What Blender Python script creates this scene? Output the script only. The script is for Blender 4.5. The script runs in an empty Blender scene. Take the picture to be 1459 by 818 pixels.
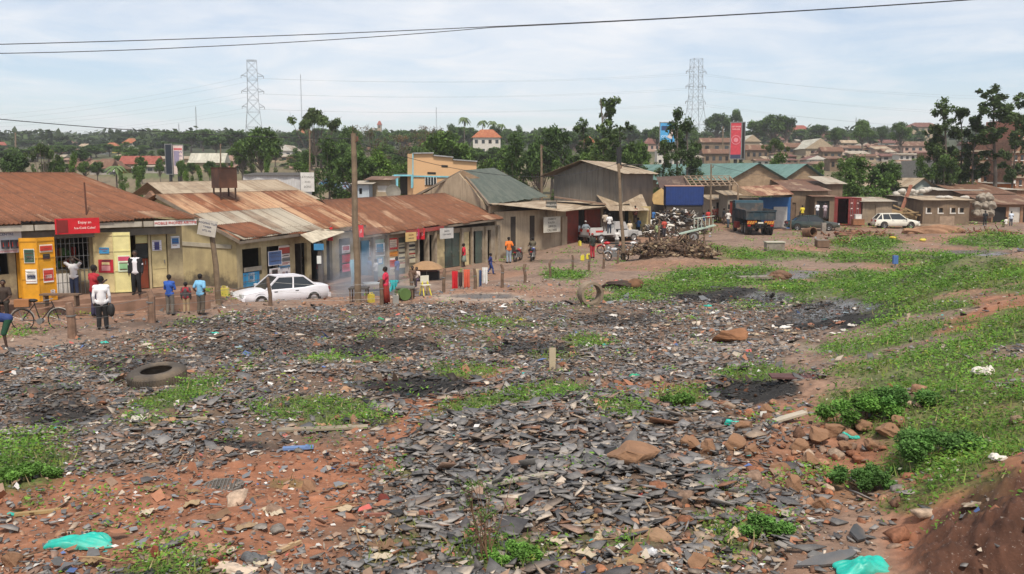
import bpy, math, random
import numpy as np
from mathutils import Vector, Matrix
R=math.radians
S=bpy.context.scene; COL=S.collection
rnd=random.Random(7); rng=np.random.default_rng(7)
# ---------------- camera, light, exposure ----------------
F=1300.0; PITCH=math.atan(159/1300.0); EYE=5.0
cp,sp=math.cos(PITCH),math.sin(PITCH)
cam=bpy.data.cameras.new('camera'); camo=bpy.data.objects.new('camera',cam); COL.objects.link(camo)
cam.sensor_width=36; cam.lens=36*F/1459; cam.clip_end=9000; cam.clip_start=.1
camo.location=(0,0,EYE); camo.rotation_euler=(math.pi/2-PITCH,0,0); S.camera=camo
S.view_settings.view_transform='Standard'; S.view_settings.look='None'; S.view_settings.gamma=1; S.view_settings.exposure=0.5
SUN_EL,SUN_AZ=R(58),R(172)      # azimuth measured clockwise from +Y
w=bpy.data.worlds.new('World'); S.world=w; w.use_nodes=True
nt=w.node_tree; nt.nodes.clear()
out=nt.nodes.new('ShaderNodeOutputWorld'); bg=nt.nodes.new('ShaderNodeBackground'); bg.inputs[1].default_value=0.1
sky=nt.nodes.new('ShaderNodeTexSky'); sky.sky_type='NISHITA'; sky.sun_disc=False; sky.sun_elevation=SUN_EL; sky.sun_rotation=SUN_AZ
sky.altitude=1100; sky.air_density=1.0; sky.dust_density=1.6; sky.ozone_density=1.2
tc=nt.nodes.new('ShaderNodeTexCoord'); sep=nt.nodes.new('ShaderNodeSeparateXYZ'); nt.links.new(tc.outputs['Generated'],sep.inputs[0])
def wm(op,a,b=None,clamp=False):
    n=nt.nodes.new('ShaderNodeMath'); n.operation=op; n.use_clamp=clamp
    for i,v in enumerate((a,b)):
        if v is None: continue
        if isinstance(v,(int,float)): n.inputs[i].default_value=v
        else: nt.links.new(v,n.inputs[i])
    return n.outputs[0]
zz=wm('ADD',wm('MAXIMUM',sep.outputs[2],0.0),0.07)
cx=wm('DIVIDE',sep.outputs[0],zz); cy=wm('DIVIDE',sep.outputs[1],zz)
cmb=nt.nodes.new('ShaderNodeCombineXYZ'); nt.links.new(cx,cmb.inputs[0]); nt.links.new(cy,cmb.inputs[1])
def wnoise(sc,det,rough,dist):
    n=nt.nodes.new('ShaderNodeTexNoise'); nt.links.new(cmb.outputs[0],n.inputs['Vector']); n.inputs['Scale'].default_value=sc
    n.inputs['Detail'].default_value=det; n.inputs['Roughness'].default_value=rough; n.inputs['Distortion'].default_value=dist; return n.outputs[0]
c1=wm('MULTIPLY',wm('SUBTRACT',wnoise(.30,9,.56,.6),.37),4.0,True)
c2=wm('MULTIPLY',wm('SUBTRACT',wnoise(1.3,8,.6,.9),.40),2.6,True)
cl=wm('ADD',wm('MULTIPLY',c2,.45),wm('MULTIPLY',c1,.85),True)
hz=wm('SUBTRACT',1.0,wm('MULTIPLY',sep.outputs[2],6.5),True)
cl=wm('MAXIMUM',cl,wm('MULTIPLY',hz,.52),True); cl=wm('ADD',wm('MULTIPLY',cl,.95),.03,True)
mx=nt.nodes.new('ShaderNodeMix'); mx.data_type='RGBA'; nt.links.new(cl,mx.inputs[0]); nt.links.new(sky.outputs[0],mx.inputs[6]); mx.inputs[7].default_value=(7.3,7.35,7.5,1)
nt.links.new(mx.outputs[2],bg.inputs[0]); nt.links.new(bg.outputs[0],out.inputs[0])
sl=bpy.data.lights.new('sun','SUN'); sl.energy=2.9; sl.angle=R(9); sl.color=(1,.90,.77)
so=bpy.data.objects.new('sun',sl); COL.objects.link(so)
sd=Vector((math.sin(SUN_AZ)*math.cos(SUN_EL),math.cos(SUN_AZ)*math.cos(SUN_EL),math.sin(SUN_EL)))
so.rotation_euler=sd.to_track_quat('Z','Y').to_euler(); so.location=(0,0,60)

# ---------------- projection between plan and photograph ----------------
def ray(px,py):
    xc=(px-729.5)/F; yc=-(py-409)/F
    return xc, cp+yc*sp, -sp+yc*cp
def W(px,py,Y):
    a,b,c=ray(px,py); s=Y/b
    return Vector((a*s,Y,EYE+c*s))
def proj(x,y,z):
    dz=z-EYE; d=np.maximum(y*cp-dz*sp,.1); u=y*sp+dz*cp
    return 729.5+F*x/d, 409-F*u/d
# ---------------- value noise and terrain ----------------
_T=rng.random((256,256))
def vn(x,y,s=0):
    x=np.asarray(x,float)+s*17.3; y=np.asarray(y,float)+s*9.7
    xi=np.floor(x).astype(int); yi=np.floor(y).astype(int); fx=x-xi; fy=y-yi
    fx=fx*fx*(3-2*fx); fy=fy*fy*(3-2*fy)
    g=lambda a,b:_T[a%256,b%256]
    return (g(xi,yi)*(1-fx)+g(xi+1,yi)*fx)*(1-fy)+(g(xi,yi+1)*(1-fx)+g(xi+1,yi+1)*fx)*fy
def fbm(x,y,s=0,o=4):
    v=0;a=.5
    for i in range(o): v=v+a*vn(x*2**i,y*2**i,s+i); a*=.5
    return v/(1-.5**o)
def sst(t): t=np.clip(t,0,1); return t*t*(3-2*t)
BUMPS=[]   # (x,y,h,rx,ry)
def H(x,y):
    x=np.asarray(x,float); y=np.asarray(y,float)
    u=x/np.maximum(y,5)*1300+729.5
    n=np.interp(y,[-20,5,9,17,24,35,45,55,65,76,93,100],[2.3,1.9,1.6,1.1,.45,0,-.35,-.6,-.6,-.2,0,0])
    row=np.interp(np.log(np.maximum(y,60)),np.log([60,100,130,160,200,260,350,500,700,1000,1400,2600]),[315,315,286,267,247,231,216,204,197,194,196,235])
    row=row+5*sst((520-u)/400)*sst((y-180)/200)+5*sst((500-np.abs(u-730))/300)*sst((y-300)/200)
    z=np.where(y<100,n,5+(250-row)*y/1300)
    cy=np.interp(x,[-30,-14,-12.5,-10.8,-6.8,-3.4,0,6],[16,25,28,36,38.5,40,46,52])
    D=np.interp(x,[-30,-14,-10.5,-5,0,6,9],[0,.15,.85,.65,.5,.2,0])
    z=z-D*sst((y-cy)/3.5)*(1-sst((y-68)/12))
    xl=np.interp(y,[0,9,20,35,55],[3.0,3.7,6.6,12.0,24])
    t=np.maximum(0,x-xl); z=z+(3.2*(1-np.exp(-t*.11)))*(1-sst((y-40)/14))
    fld=(1-sst((y-34)/10))*sst((y-2)/5)
    z=z+fld*(.28*(fbm(x*.35,y*.35,3,3)-.5)+.13*(fbm(x*1.3,y*1.3,5,3)-.5))
    z=z+(1-fld)*sst((y-44)/10)*(1-sst((y-110)/30))*.22*(fbm(x*.3,y*.3,8,3)-.5)
    for (bx,by,bh,rx,ry) in BUMPS:
        z=z+bh*np.exp(-((x-bx)/rx)**2-((y-by)/ry)**2)
    return z
_ys=np.exp(np.linspace(math.log(4),math.log(1800),5000))
def G(px,py,sink=0):
    a,b,c=ray(px,py); s=_ys/b; h=H(a*s,_ys); zr=EYE+c*s
    k=np.argmax(zr<h)
    if zr[k]>=h[k]: k=len(_ys)-1
    if k>0:
        d0=zr[k-1]-h[k-1]; d1=h[k]-zr[k]; t=d0/(d0+d1+1e-9)
    else: t=0
    Y=_ys[k-1]+(_ys[k]-_ys[k-1])*t
    p=W(px,py,Y); return Vector((p.x,p.y,float(H(p.x,p.y))-sink))
def Hz(x,y): return float(H(x,y))
for (px,py,h,r) in [(1440,800,.35,.8),(1459,700,.3,1.0),(960,372,.5,2.2),(990,360,.4,2.0),(1225,338,.4,2.0),(1140,352,.25,3),(1380,338,.25,4),(1290,373,.5,4),(1180,560,.3,1.2),(1270,600,.3,1.3),(940,700,.22,1.2),(1120,640,.2,1.0),(1400,380,.5,3),(1060,335,.15,3),(1100,395,.35,3.0),(700,640,.18,1.6)]:
    p=G(px,py); BUMPS.append((p.x,p.y,h,r,r*.8))
# ---------------- object helpers ----------------
def link(o,parent=None):
    COL.objects.link(o)
    if parent is not None: o.parent=parent
    return o
def tag(o,label=None,cat=None,group=None,kind=None):
    if label: o['label']=label
    if cat: o['category']=cat
    if group: o['group']=group
    if kind: o['kind']=kind
    return o
def thing(name,label,cat,loc=(0,0,0),rz=0,group=None,scale=1):
    o=bpy.data.objects.new(name,None); o.empty_display_size=.2; link(o); o.location=loc; o.rotation_euler=(0,0,rz); o.scale=(scale,)*3
    tag(o,label,cat,group); return o
def dup(root,loc=None,rz=None,label=None,group=None,scale=None):
    r=root.copy(); COL.objects.link(r)
    if loc is not None: r.location=loc
    if rz is not None: r.rotation_euler=(0,0,rz)
    if scale is not None: r.scale=scale if hasattr(scale,'__len__') else (scale,)*3
    if label: r['label']=label
    if group: r['group']=group
    for ch in list(root.children):
        c=ch.copy(); COL.objects.link(c); c.parent=r
        for g in list(ch.children):
            d=g.copy(); COL.objects.link(d); d.parent=c
    return r
class MB:
    def __init__(s): s.v=[];s.f=[];s.m=[];s.uv=None
    def add(s,vs,fs,mi=0):
        n=len(s.v); s.v+= [tuple(v) for v in vs]; s.f+=[tuple(i+n for i in f) for f in fs]; s.m+=[mi]*len(fs); return s
    def box(s,c,d,rz=0,mi=0,mat=None,taper=1):
        hx,hy,hz=d[0]/2,d[1]/2,d[2]/2
        vs=[Vector((x*hx*(taper if z>0 else 1),y*hy*(taper if z>0 else 1),z*hz)) for z in(-1,1) for y in(-1,1) for x in(-1,1)]
        m=mat if mat is not None else Matrix.Rotation(rz,3,'Z')
        vs=[m@v+Vector(c) for v in vs]
        return s.add(vs,[(0,2,3,1),(4,5,7,6),(0,1,5,4),(2,6,7,3),(1,3,7,5),(0,4,6,2)],mi)
    def beam(s,p,q,w,h,mi=0):
        p=Vector(p);q=Vector(q);d=q-p;L=d.length
        if L<1e-6:return s
        m=d.to_track_quat('Y','Z').to_matrix(); return s.box((p+q)/2,(w,L,h),mat=m,mi=mi)
    def bar(s,p,q,r,r2=None,n=8,mi=0,caps=True):
        p=Vector(p);q=Vector(q);r2=r if r2 is None else r2
        m=(q-p).to_track_quat('Z','Y').to_matrix(); vs=[]
        for c,rr in((p,r),(q,r2)):
            for i in range(n):
                a=2*math.pi*i/n; vs.append(c+m@Vector((math.cos(a)*rr,math.sin(a)*rr,0)))
        fs=[(i,(i+1)%n,n+(i+1)%n,n+i) for i in range(n)]
        if caps: fs+=[tuple(range(n))[::-1],tuple(range(n,2*n))]
        return s.add(vs,fs,mi)
    def tube(s,pts,r,n=6,mi=0):
        pts=[Vector(p) for p in pts]; rs=r if hasattr(r,'__len__') else [r]*len(pts); vs=[]
        for k,p in enumerate(pts):
            d=(pts[min(k+1,len(pts)-1)]-pts[max(k-1,0)]).normalized()
            a=d.orthogonal().normalized() if k==0 else (a-d*a.dot(d)).normalized()
            b=d.cross(a)
            for i in range(n):
                t=2*math.pi*i/n; vs.append(p+(a*math.cos(t)+b*math.sin(t))*rs[k])
        fs=[(k*n+i,k*n+(i+1)%n,(k+1)*n+(i+1)%n,(k+1)*n+i) for k in range(len(pts)-1) for i in range(n)]
        fs+=[tuple(range(n))[::-1],tuple(range((len(pts)-1)*n,len(pts)*n))]
        return s.add(vs,fs,mi)
    def lathe(s,prof,n=16,c=(0,0,0),m=None,mi=0,close=False):
        c=Vector(c); vs=[];K=len(prof)
        for r,z in prof:
            for i in range(n):
                t=2*math.pi*i/n; v=Vector((r*math.cos(t),r*math.sin(t),z)); vs.append((m@v if m is not None else v)+c)
        fs=[(k*n+i,k*n+(i+1)%n,((k+1)%K)*n+(i+1)%n,((k+1)%K)*n+i) for k in range(K if close else K-1) for i in range(n)]
        return s.add(vs,fs,mi)
    def prism(s,poly,d,mi=0):   # poly: 3-D points of a planar outline, d extrusion vector
        poly=[Vector(p) for p in poly]; d=Vector(d); n=len(poly)
        fs=[tuple(range(n)),tuple(range(n,2*n))[::-1]]+[(i,n+i,n+(i+1)%n,(i+1)%n) for i in range(n)]
        return s.add(poly+[p+d for p in poly],fs,mi)
    def blob(s,c,r,seed=0,amp=.25,lv=2,mi=0,flat=1,ang=False):
        vs,fs=ico(lv); q=random.Random(seed); o=[q.uniform(0,9) for _ in range(3)]
        r=r if hasattr(r,'__len__') else (r,r,r); c=Vector(c); res=[]
        sc=1.6 if ang else 1.1
        for v in vs:
            from_=(math.sin(v[0]*2.7*sc+o[0])+math.sin(v[1]*3.1*sc+o[1])+math.sin(v[2]*2.3*sc+o[2]+v[0]*2))/3
            k=1+amp*from_+(amp*.5*math.sin(v[0]*6+v[1]*7+v[2]*5+o[1]) if ang else 0)
            res.append(c+Vector((v[0]*r[0]*k,v[1]*r[1]*k,v[2]*r[2]*k*flat)))
        return s.add(res,fs,mi)
    def build(s,name,mats,parent=None,smooth=False,world=False,uv=None):
        me=bpy.data.meshes.new(name)
        vs=s.v
        if world and parent is not None:
            mi=parent_matrix(parent).inverted(); vs=[mi@Vector(v) for v in vs]
        me.from_pydata([tuple(v) for v in vs],[],s.f)
        mats=mats if isinstance(mats,(list,tuple)) else [mats]
        for m in mats: me.materials.append(m)
        if len(mats)>1: me.polygons.foreach_set('material_index',s.m)
        if smooth: me.polygons.foreach_set('use_smooth',[True]*len(me.polygons))
        if uv is not None:
            ul=me.uv_layers.new(name='UVMap'); li=np.zeros(len(me.loops),int); me.loops.foreach_get('vertex_index',li)
            ul.data.foreach_set('uv',np.asarray(uv,float)[li].ravel())
        me.update()
        return link(bpy.data.objects.new(name,me),parent)
def parent_matrix(p):
    m=Matrix.LocRotScale(p.location,p.rotation_euler,p.scale)
    return parent_matrix(p.parent)@m if p.parent else m
_ico={}
def ico(lv):
    if lv in _ico: return _ico[lv]
    t=(1+5**.5)/2
    vs=[Vector(v).normalized() for v in[(-1,t,0),(1,t,0),(-1,-t,0),(1,-t,0),(0,-1,t),(0,1,t),(0,-1,-t),(0,1,-t),(t,0,-1),(t,0,1),(-t,0,-1),(-t,0,1)]]
    fs=[(0,11,5),(0,5,1),(0,1,7),(0,7,10),(0,10,11),(1,5,9),(5,11,4),(11,10,2),(10,7,6),(7,1,8),(3,9,4),(3,4,2),(3,2,6),(3,6,8),(3,8,9),(4,9,5),(2,4,11),(6,2,10),(8,6,7),(9,8,1)]
    for _ in range(lv):
        mid={};nf=[]
        def m(a,b):
            k=(min(a,b),max(a,b))
            if k not in mid: vs.append((vs[a]+vs[b]).normalized()); mid[k]=len(vs)-1
            return mid[k]
        for a,b,c in fs:
            x,y,z=m(a,b),m(b,c),m(c,a); nf+=[(a,x,z),(b,y,x),(c,z,y),(x,y,z)]
        fs=nf
    _ico[lv]=(vs,fs); return _ico[lv]
def mesh_np(name,verts,faces_flat,starts,mat,facecol=None,parent=None,smooth=False):
    me=bpy.data.meshes.new(name); me.vertices.add(len(verts)); me.vertices.foreach_set('co',np.asarray(verts,np.float32).ravel())
    me.loops.add(len(faces_flat)); me.loops.foreach_set('vertex_index',np.asarray(faces_flat,np.int32))
    me.polygons.add(len(starts)); me.polygons.foreach_set('loop_start',np.asarray(starts,np.int32))
    me.update(calc_edges=True)
    if facecol is not None:
        a=me.attributes.new('col','FLOAT_COLOR','FACE'); fc=np.ones((len(starts),4),np.float32); fc[:,:3]=facecol; a.data.foreach_set('color',fc.ravel())
    if smooth: me.polygons.foreach_set('use_smooth',np.ones(len(starts),bool))
    me.materials.append(mat); me.validate(); return link(bpy.data.objects.new(name,me),parent)
# ---------------- materials ----------------
_mats={}
def lin(h):
    h=h.lstrip('#'); c=[int(h[i:i+2],16)/255 for i in(0,2,4)]
    return tuple(((x+.055)/1.055)**2.4 if x>.04 else x/12.92 for x in c)
class NT:
    def __init__(s,name):
        s.m=bpy.data.materials.new(name); s.m.use_nodes=True; s.n=s.m.node_tree.nodes; s.l=s.m.node_tree.links; s.b=s.n['Principled BSDF']
    def put(s,v,i):
        if v is None: return
        if isinstance(v,(int,float)): i.default_value=v
        elif isinstance(v,tuple): i.default_value=v if len(v)==len(i.default_value) else v+(1,)
        else: s.l.new(v,i)
    def math(s,op,a,b=None,c=None,clamp=False):
        n=s.n.new('ShaderNodeMath'); n.operation=op; n.use_clamp=clamp
        for k,v in enumerate((a,b,c)): s.put(v,n.inputs[k])
        return n.outputs[0]
    def mix(s,f,a,b,mode='MIX'):
        n=s.n.new('ShaderNodeMix'); n.data_type='RGBA'; n.blend_type=mode; s.put(f,n.inputs[0]); s.put(a,n.inputs[6]); s.put(b,n.inputs[7]); return n.outputs[2]
    def noise(s,sc,det=4,rough=.55,vec=None,dist=0,out=0):
        n=s.n.new('ShaderNodeTexNoise'); n.inputs['Scale'].default_value=sc; n.inputs['Detail'].default_value=det; n.inputs['Roughness'].default_value=rough; n.inputs['Distortion'].default_value=dist
        s.put(vec if vec is not None else s.co(),n.inputs['Vector']); return n.outputs[out]
    def co(s,k='Object'):
        n=s.n.new('ShaderNodeTexCoord'); return n.outputs[k]
    def sepx(s,v):
        n=s.n.new('ShaderNodeSeparateXYZ'); s.put(v,n.inputs[0]); return n.outputs
    def scale(s,v,k):
        n=s.n.new('ShaderNodeMapping'); s.put(v,n.inputs[0]); n.inputs['Scale'].default_value=k; return n.outputs[0]
    def ramp(s,f,lo,hi):
        n=s.n.new('ShaderNodeMapRange'); n.inputs[1].default_value=lo; n.inputs[2].default_value=hi; s.put(f,n.inputs[0]); return n.outputs[0]
    def bump(s,h,st,d=.02):
        n=s.n.new('ShaderNodeBump'); n.inputs['Strength'].default_value=st; n.inputs['Distance'].default_value=d; s.put(h,n.inputs['Height']); s.l.new(n.outputs[0],s.b.inputs['Normal'])
    def attr(s,k):
        n=s.n.new('ShaderNodeAttribute'); n.attribute_name=k; return n
    def fin(s,col,rough=.8,metal=0,spec=None):
        s.put(col,s.b.inputs['Base Color']); s.put(rough,s.b.inputs['Roughness']); s.put(metal,s.b.inputs['Metallic'])
        if spec is not None: s.b.inputs['Specular IOR Level'].default_value=spec
        return s.m
def cc(c): return lin(c) if isinstance(c,str) else tuple(c)
def mul(c,k): return tuple(min(1,x*k) for x in c)
def M(name,c,rough=.8,var=.3,sc=2.5,dirt=None,dirta=.35,bump=.3,bs=30,metal=0,stain=None,streak=0,spec=None):
    key=(name,)
    if key in _mats: return _mats[key]
    t=NT(name); c=cc(c); col=t.mix(t.ramp(t.noise(sc,5,.6),.3,.7),mul(c,1-var),mul(c,1+var*.7))
    if dirt is not None: col=t.mix(t.math('MULTIPLY',t.ramp(t.noise(sc*.6,6,.65),.45,.72),dirta*2,clamp=True),col,cc(dirt))
    if streak: col=t.mix(t.math('MULTIPLY',t.ramp(t.noise(1,5,.6,vec=t.scale(t.co(),(7,7,.5))),.5,.75),streak,clamp=True),col,mul(c,.35))
    if stain:   # (z low, z high, colour): damp and dirt rising from the ground
        z=t.sepx(t.co())[2]; f=t.math('ADD',t.ramp(z,stain[1],stain[0]),t.math('MULTIPLY',t.math('SUBTRACT',t.noise(1.7,5,.6),.5),1.5))
        col=t.mix(t.math('MULTIPLY',t.ramp(f,.35,.7),.85),col,cc(stain[2]))
    if bump: t.bump(t.noise(bs,4,.6),bump,.01)
    _mats[key]=t.fin(col,rough,metal,spec); return _mats[key]
def rustroof(name,rust,pale,amt=.5,tile=.8,row=2.4,rough=.75,dirt=(.05,.035,.025)):
    if (name,) in _mats: return _mats[(name,)]
    t=NT(name); uv=t.co('UV'); x=t.sepx(uv)
    su=t.math('FLOOR',t.math('DIVIDE',x[0],tile)); sv=t.math('FLOOR',t.math('DIVIDE',t.math('ADD',x[1],t.math('MULTIPLY',t.math('MODULO',su,2),.0)),row))
    cb=t.n.new('ShaderNodeCombineXYZ'); t.put(su,cb.inputs[0]); t.put(sv,cb.inputs[1])
    wn=t.n.new('ShaderNodeTexWhiteNoise'); wn.noise_dimensions='3D'; t.l.new(cb.outputs[0],wn.inputs[0])
    big=t.noise(.5,6,.65,vec=uv); st=t.noise(1,6,.65,vec=t.scale(uv,(3.2,.45,1)))
    f=t.math('ADD',t.math('ADD',t.math('MULTIPLY',wn.outputs[0],.42),t.math('MULTIPLY',st,.75)),t.math('MULTIPLY',big,.65))
    f=t.ramp(f,.93-amt*.35+.14,1.06-amt*.35+.22)
    rc=t.mix(t.ramp(t.noise(3,6,.7,vec=t.scale(uv,(1,.6,1))),.3,.7),mul(cc(rust),.62),mul(cc(rust),1.25))
    rc=t.mix(t.math('MULTIPLY',wn.outputs[0],.35),rc,mul(cc(rust),.6))
    pc=t.mix(t.noise(9,4,.6,vec=uv),mul(cc(pale),.75),mul(cc(pale),1.15))
    col=t.mix(f,rc,pc)
    # overlap lines of the sheets
    fr=t.math('FRACT',t.math('DIVIDE',x[0],tile)); e=t.math('LESS_THAN',fr,.05); fr2=t.math('FRACT',t.math('DIVIDE',x[1],row)); e2=t.math('LESS_THAN',fr2,.025)
    col=t.mix(t.math('MULTIPLY',t.math('MAXIMUM',e,e2),.4),col,dirt)
    spk=t.ramp(t.noise(6,2,.5,vec=uv),.72,.76); col=t.mix(t.math('MULTIPLY',spk,.5),col,(.5,.42,.36))
    t.bump(t.math('SINE',t.math('MULTIPLY',x[0],2*math.pi/.15)),.35,.03)
    _mats[(name,)]=t.fin(col,rough); return _mats[(name,)]
def brickmat(name,c,mortar,bw=.24,bh=.085,rough=.9):
    if (name,) in _mats: return _mats[(name,)]
    t=NT(name); uv=t.co('UV'); b=t.n.new('ShaderNodeTexBrick'); t.l.new(uv,b.inputs[0]); b.inputs['Scale'].default_value=1
    b.inputs['Brick Width'].default_value=bw; b.inputs['Row Height'].default_value=bh; b.inputs['Mortar Size'].default_value=.012
    b.inputs['Color1'].default_value=mul(cc(c),.75)+(1,); b.inputs['Color2'].default_value=mul(cc(c),1.2)+(1,); b.inputs['Mortar'].default_value=cc(mortar)+(1,)
    col=t.mix(t.ramp(t.noise(1.2,5,.6),.4,.75),b.outputs[0],mul(cc(c),.55)); t.bump(t.math('SUBTRACT',1,b.outputs[1]),.4,.01)
    _mats[(name,)]=t.fin(col,rough); return _mats[(name,)]
def facemat(name,rough=.8,k=.3,bs=25,bump=.3,spec=.3,trans=0,orand=0):
    if (name,) in _mats: return _mats[(name,)]
    t=NT(name); a=t.attr('col').outputs[0]; g=t.co()
    col=t.mix(t.ramp(t.noise(14,5,.65,vec=g),.3,.7),t.mix(1.0,a,(1-k,1-k,1-k,1),'MULTIPLY'),t.mix(1.0,a,(1+k,1+k,1+k,1),'MULTIPLY'))
    if orand:
        oi=t.n.new('ShaderNodeObjectInfo').outputs['Random']; col=t.mix(1.0,col,t.mix(oi,(1-orand,1-orand,1-orand*.8,1),(1+orand,1+orand*.8,1,1)),'MULTIPLY')
    if bump: t.bump(t.noise(bs,4,.6,vec=g),bump,.01)
    m=t.fin(col,rough,0,spec)
    if trans:
        tr=t.n.new('ShaderNodeBsdfTranslucent'); t.l.new(col,tr.inputs[0]); mx=t.n.new('ShaderNodeMixShader'); mx.inputs[0].default_value=trans
        o=t.n['Material Output']; t.l.new(t.b.outputs[0],mx.inputs[1]); t.l.new(tr.outputs[0],mx.inputs[2]); t.l.new(mx.outputs[0],o.inputs[0])
    _mats[(name,)]=m; return m
def C(c,rough=.7,**k):   # simple coloured paint or cloth, named after its colour
    n='surface_'+(c.lstrip('#') if isinstance(c,str) else '%d_%d_%d'%tuple(int(x*999) for x in c))+'_%d'%int(rough*10)
    k.setdefault('var',.18); k.setdefault('bump',.15)
    return M(n,c,rough,**k)
GLASS=M('window_glass',(.025,.03,.035),.12,.1,bump=0,spec=.6)
DARK=M('dark_void',(.015,.013,.012),.9,.2)  # near-black; as sheets in openings it stands in for the shade inside
WOOD=M('weathered_wood',(.16,.105,.07),.9,.4,sc=4,bump=.6,bs=60)
RUBBER=M('tyre_rubber',(.022,.02,.019),.75,.3,dirt=(.16,.11,.075),dirta=.25)
STEEL=M('dull_steel',(.28,.28,.27),.5,.25,metal=.6)
CHROME=M('wheel_metal',(.42,.42,.42),.35,.2,metal=.8)
CONC=M('grey_concrete',(.27,.235,.2),.9,.3,dirt=(.12,.085,.06))
WHITE=C('#d8d6d0',.6)
BLACK=C('#1c1b1b',.6)
FOL=facemat('leaves',.7,.3,bump=0,spec=.25,trans=.25)
TFOL=facemat('tree_leaves',.7,.25,bump=0,spec=.2,trans=.3,orand=.25)
BARK=M('tree_bark',(.13,.105,.085),.95,.35,bump=.6)
# ---------------- what grows and lies where on the ground ----------------
GR=[(25,665,62,34,0,1),(45,717,22,6,0,.8),(248,566,76,13,-18,1),(215,598,42,7,0,.8),(455,586,92,19,0,1),(462,512,34,5,-8,.7),(365,506,14,5,0,.6),(720,571,92,12,-10,1),
(885,582,52,13,0,1),(968,568,28,17,0,.9),(665,530,40,11,0,.9),(690,463,88,6,0,.7),(833,488,28,9,0,.9),(795,508,42,6,0,.7),(528,515,30,4,0,.7),(567,673,16,6,0,.6),(720,797,80,24,0,.8),
(560,790,48,18,-15,.6),(590,745,22,8,0,.6),(720,700,52,8,0,.45),(1092,532,60,11,-4,1),(1240,582,80,34,0,1.15),(1370,650,100,75,0,1),(1290,705,90,32,0,.9),(1080,757,75,28,0,.85),(1200,702,66,22,0,.8),
(1310,475,75,15,-8,1),(1265,462,30,16,0,1),(1340,440,50,13,-10,1),(1390,545,115,60,0,1),(1300,535,105,38,0,.95),(1450,480,60,46,0,1),(1200,495,62,6,0,.8),(1440,620,60,60,0,.85),
(975,408,122,13,-8,1),(1030,397,75,12,0,1),(1180,412,95,14,-4,1),(1300,402,155,18,-3,1),(1410,395,130,22,0,1),(1260,426,95,18,-3,1),(1080,437,32,5,0,.7),(1235,347,50,9,0,1),(1100,364,90,6,0,.75),
(1290,369,125,6,0,.9),(1425,345,70,9,0,.9),(805,392,28,6,0,.9),(200,247,60,6,0,.8),(1500,560,90,110,0,1),(1540,400,120,25,0,1),(1020,357,55,5,0,.7),(1385,385,90,10,0,.8),(900,700,40,8,0,.4),(1040,700,40,10,0,.4),(880,770,60,14,0,.5),(240,812,60,14,0,.8),(410,690,22,6,0,.5)]
ASH=[(585,550,58,14,0,1.1),(545,495,70,14,0,.75),(350,497,90,13,0,.5),(90,593,60,12,0,.8),(340,635,55,8,0,.8),(1070,557,55,16,0,1.1),(1030,420,85,11,0,1.1),(1195,448,85,20,-8,1),(640,548,40,9,0,.9),(880,455,60,8,0,.6),(60,560,60,14,0,.5),(200,520,70,14,0,.6),(750,497,60,8,0,.7),(470,470,90,8,0,.45),(250,460,70,8,0,.4)]
SOIL=[(420,715,120,70,0,1),(200,712,240,50,0,.9),(60,770,120,50,0,.8),(330,785,200,35,0,.9),(600,592,70,16,-35,1),(650,550,85,16,-18,1),(910,553,55,11,0,.9),(1410,755,110,95,0,1.2),(1400,452,85,12,-15,1),(1240,525,40,9,0,.6),(1150,645,95,60,0,.55),(1010,560,60,18,0,.5),(1240,650,60,20,0,.8),(1450,440,60,22,0,.8),(0,800,80,30,0,.7),(520,655,40,30,0,.7)]
PALE=[(680,424,75,6,0,1),(595,438,26,4,0,.8),(1040,492,78,8,0,1),(560,405,60,6,0,.5),(830,470,60,5,0,.4),(250,795,50,12,0,.5),(1190,497,70,5,0,.5)]
WET=[(1115,393,46,5,0,1.1),(1092,426,34,10,0,1.1),(1170,441,50,13,-10,1.1),(1385,360,46,3.6,0,1.1),(1130,389,36,4,0,1.1),(1205,436,40,9,0,1.1),(690,422,40,3,0,.7),(560,418,50,4,0,.7),(1060,388,30,3,0,.7),(640,395,60,4,0,.5),(800,372,50,3,0,.5),(1345,366,20,2,0,.8)]
def mask(L,u,v,n):
    m=np.zeros_like(u)
    for cu,cv,ru,rv,a,s in L:
        a=R(a); du=u-cu; dv=v-cv
        p=(du*math.cos(a)+dv*math.sin(a))/ru; q=(-du*math.sin(a)+dv*math.cos(a))/rv
        m=np.maximum(m,s*np.clip((1.3-np.sqrt(p*p+q*q)+n)*2.2,0,1))
    return np.clip(m,0,1)
def zones(x,y):
    z=H(x,y); u,v=proj(x,y,z); k=np.maximum(y,6)
    n1=(fbm(x*.9,y*.9,11,4)-.5)*1.3; n2=(fbm(x*1.4,y*1.4,21,4)-.5)*1.3; n3=(fbm(x*.7,y*.7,31,4)-.5)*1.3
    g=mask(GR,u,v,n1); a=mask(ASH,u,v,n2); s=mask(SOIL,u,v,n3); p=mask(PALE,u,v,n1*.7); wt=mask(WET,u,v,n2*.5); g=g*(1-.9*wt*(v>410)*(v<455)); a=np.maximum(a,.8*wt*(v>410)*(v<455))
    uR=np.interp(v,[400,440,480,520,560,600,640,700,818,1000],[1000,1260,1180,1120,1110,1150,1215,1190,1130,1100])+n1*40
    vT=np.interp(u,[-300,0,150,340,500,620,800,900,1000,1150,1250],[520,503,480,440,433,430,428,418,414,418,430])
    rub=sst((uR-u)/50)*sst((v-vT)/6)*(y<50)
    hole=sst((.42-fbm(x*.9,y*.9,55,3))*9)*(y<30)*(u>1050); g=g*(1-.85*hole)*np.where((u>1290)&(v>650)&(y<20),1-.85*sst((v-(1010-.24*u))/40)*sst((u-1300)/60),1)
    rub=np.maximum(rub,.25*hole*(y<20)); return z,u,v,g,a,s,p,wt,rub
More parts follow.
